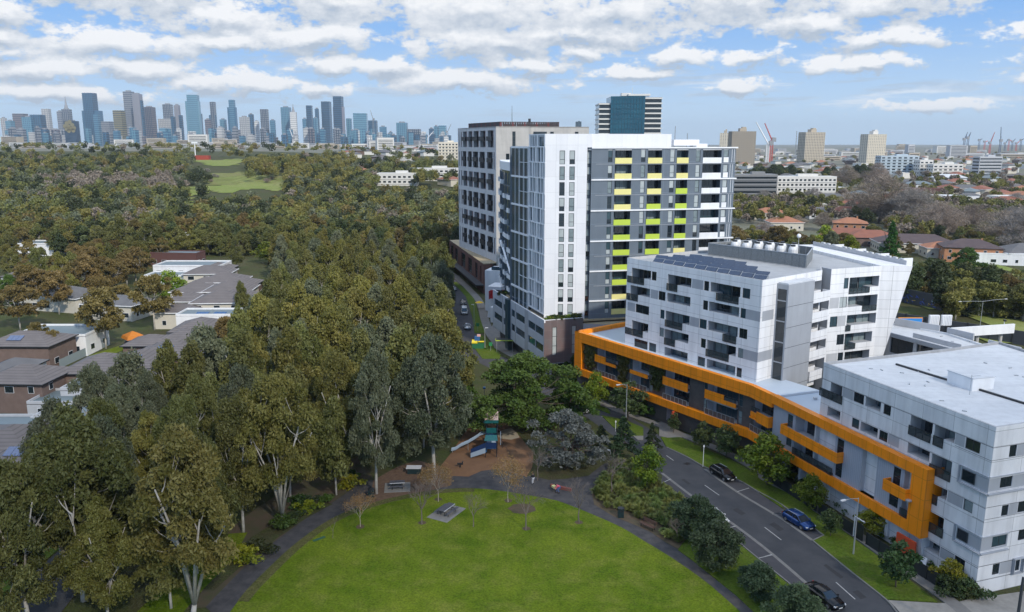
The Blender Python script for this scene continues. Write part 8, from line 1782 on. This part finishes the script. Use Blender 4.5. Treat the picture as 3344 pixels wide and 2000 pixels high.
# right side named trees
def PT(key,q,top,label,cat,group=None,v=None,wide=1.0,h=None):
    x,y,z=GT(*D(*q)); r_=ray(*D(q[0],top)); hh=CAMH+r_[2]*y/r_[1]-z; return plant(key,x,y,hh,label,cat,group,v=v,wide=wide)
for q,t,l,k,w_ in [((2153,655),537,'bright green pointed cypress on the right','cone',1.15),((2130,540),425,'huge leafless plane tree behind the terracotta roofs','plane',1.5),((2200,550),455,'wide leafless plane tree right of the huge one','plane',1.15),((2270,575),490,'grey leafless tree behind the wide brown roof','plane',1.3),((2350,570),495,'leafless tree above the purple roof','plane',1.2),((2420,600),510,'grey leafless tree near the right edge','plane',1.2),((2478,620),500,'leafless tree cut by the right edge','plane',1.2),((2120,470),395,'grey green bare tree left of the lime based block','plane',1.0),((2050,455),400,'brown bare tree behind the long apartment block','plane',1.),((1850,500),460,'small pale bare tree right of the tall tower','plane',1.2),((1925,480),445,'bare tree in front of the apartment block','plane',1.2),((1970,500),455,'pale bare tree beside the grey roof','plane',1.1)]:
    PT(k,q,t,l,'tree',wide=w_)
rq=random.Random(4)
for i in range(7): PT('plane',(rq.uniform(2230,2500),rq.uniform(560,600)),rq.uniform(490,520),'leafless grey brown tree in the bare belt on the right','tree','leafless trees of the bare belt',wide=1.0)
for i in range(34): px=rq.uniform(1790,2490); py=rq.uniform(500,585); PT(rq.choice(['treeF','dark','plane','treeF']),(px,py),py-rq.uniform(28,48),'garden tree between the roofs right of the tall tower','tree','garden trees between the right hand roofs',wide=1.3)
for i in range(26): px=1790+rq.random()*330; PT('dark',(px,432+rq.random()*8),398+rq.random()*14,'dark evergreen in the tree belt in front of the tower blocks','tree','dark tree belt below the tower blocks',wide=1.3)
for i in range(30): px=1778+rq.random()*290; py=590+rq.random()*30; PT(rq.choice(['gumM','treeF','bronze']),(px,py),540+rq.random()*25+(px-1780)*.07,'olive or bronze tree in the belt behind the middle white block','tree','tree belt behind the middle white block',wide=1.15)
for i in range(44): px=2010+rq.random()*480; py=700+rq.random()*25+(px-2010)*.03; PT(rq.choice(['treeF','treeF','dark','gumM']),(px,py),605+rq.random()*35+(px-2010)*.09,'dark olive or bronze tree in the belt along the noise wall','tree','tree belt along the noise wall',wide=1.2)
for i in range(16): px=2280+rq.random()*210; py=760+rq.random()*20; PT('treeF',(px,py),680+rq.random()*20,'brown green tree beside the green reserve','tree','trees beside the green reserve',wide=1.1)
PT('citrus',(1995,600),545,'yellow flowering wattle behind the middle white block','tree',wide=1.2); PT('citrus',(2055,625),570,'second yellow flowering wattle behind the middle white block','tree',wide=1.3); PT('fresh',(2340,680),600,'dark fresh green conifer like tree beside the reserve','tree',wide=1.)
for i in range(13): px,py=rq.uniform(475,680),rq.uniform(418,458); PT(rq.choice(['treeF','treeF','plane']),(px,py),py-rq.uniform(7,13),'small tree scattered on the sunny meadow of the hill','tree','scattered trees on the hill meadow',wide=1.3)
for q,t,l,k,w_ in [((1000,520),484,'yellow flowering tree left of the concrete tower','citrus',1.5),((1060,590),500,'dark tree at the foot of the concrete tower','gumM',1.2),((650,640),585,'yellow topped tree in the wood behind the houses','citrus',1.6)]: PT(k,q,t,l,'tree',wide=w_)
# ================================================================ buildings of the foreground
tower_white(); tower_grey(); middle_block(); solar_array(); plant_enclosure(); orange_block(); near_block(); far_right_block()
# roof garden plants of the tower podium
rv=random.Random(12)
for i in range(26): t=i/26; plant('shrub',7.6+t*7.4+rv.uniform(-.2,.2),168.2+t*2.4+rv.uniform(-.2,.5),rv.uniform(.9,1.4),'green planter shrub on the podium roof edge','shrub','planter shrubs on the podium roof',z=12.0,rng=rv)
for i in range(10): plant('shrub',-2.2+rv.uniform(-1.6,1.6),199+rv.uniform(-2.5,2.0),rv.uniform(.6,1.0),'green planter shrub at the far end of the podium roof','shrub','planter shrubs at the podium end',z=12.05,rng=rv)
# ================================================================ haze: the air over the whole scene
mb=MB(); mb.box((0,7000,170),(40000,16000,380)); hz=mb.build('haze',[bpy.data.materials.new('air')]); tag(hz,'thin blue haze over the distant city','haze',kind='stuff'); hz.location.z=-0.0
hm=hz.data.materials[0]; hm.use_nodes=True; nt=hm.node_tree; nt.nodes.clear(); ou=nt.nodes.new('ShaderNodeOutputMaterial'); pv=nt.nodes.new('ShaderNodeVolumePrincipled'); pv.inputs['Color'].default_value=(.82,.91,1,1); pv.inputs['Density'].default_value=.00006; pv.inputs['Anisotropy'].default_value=.3; nt.links.new(pv.outputs[0],ou.inputs['Volume'])
scn.cycles.volume_bounces=0
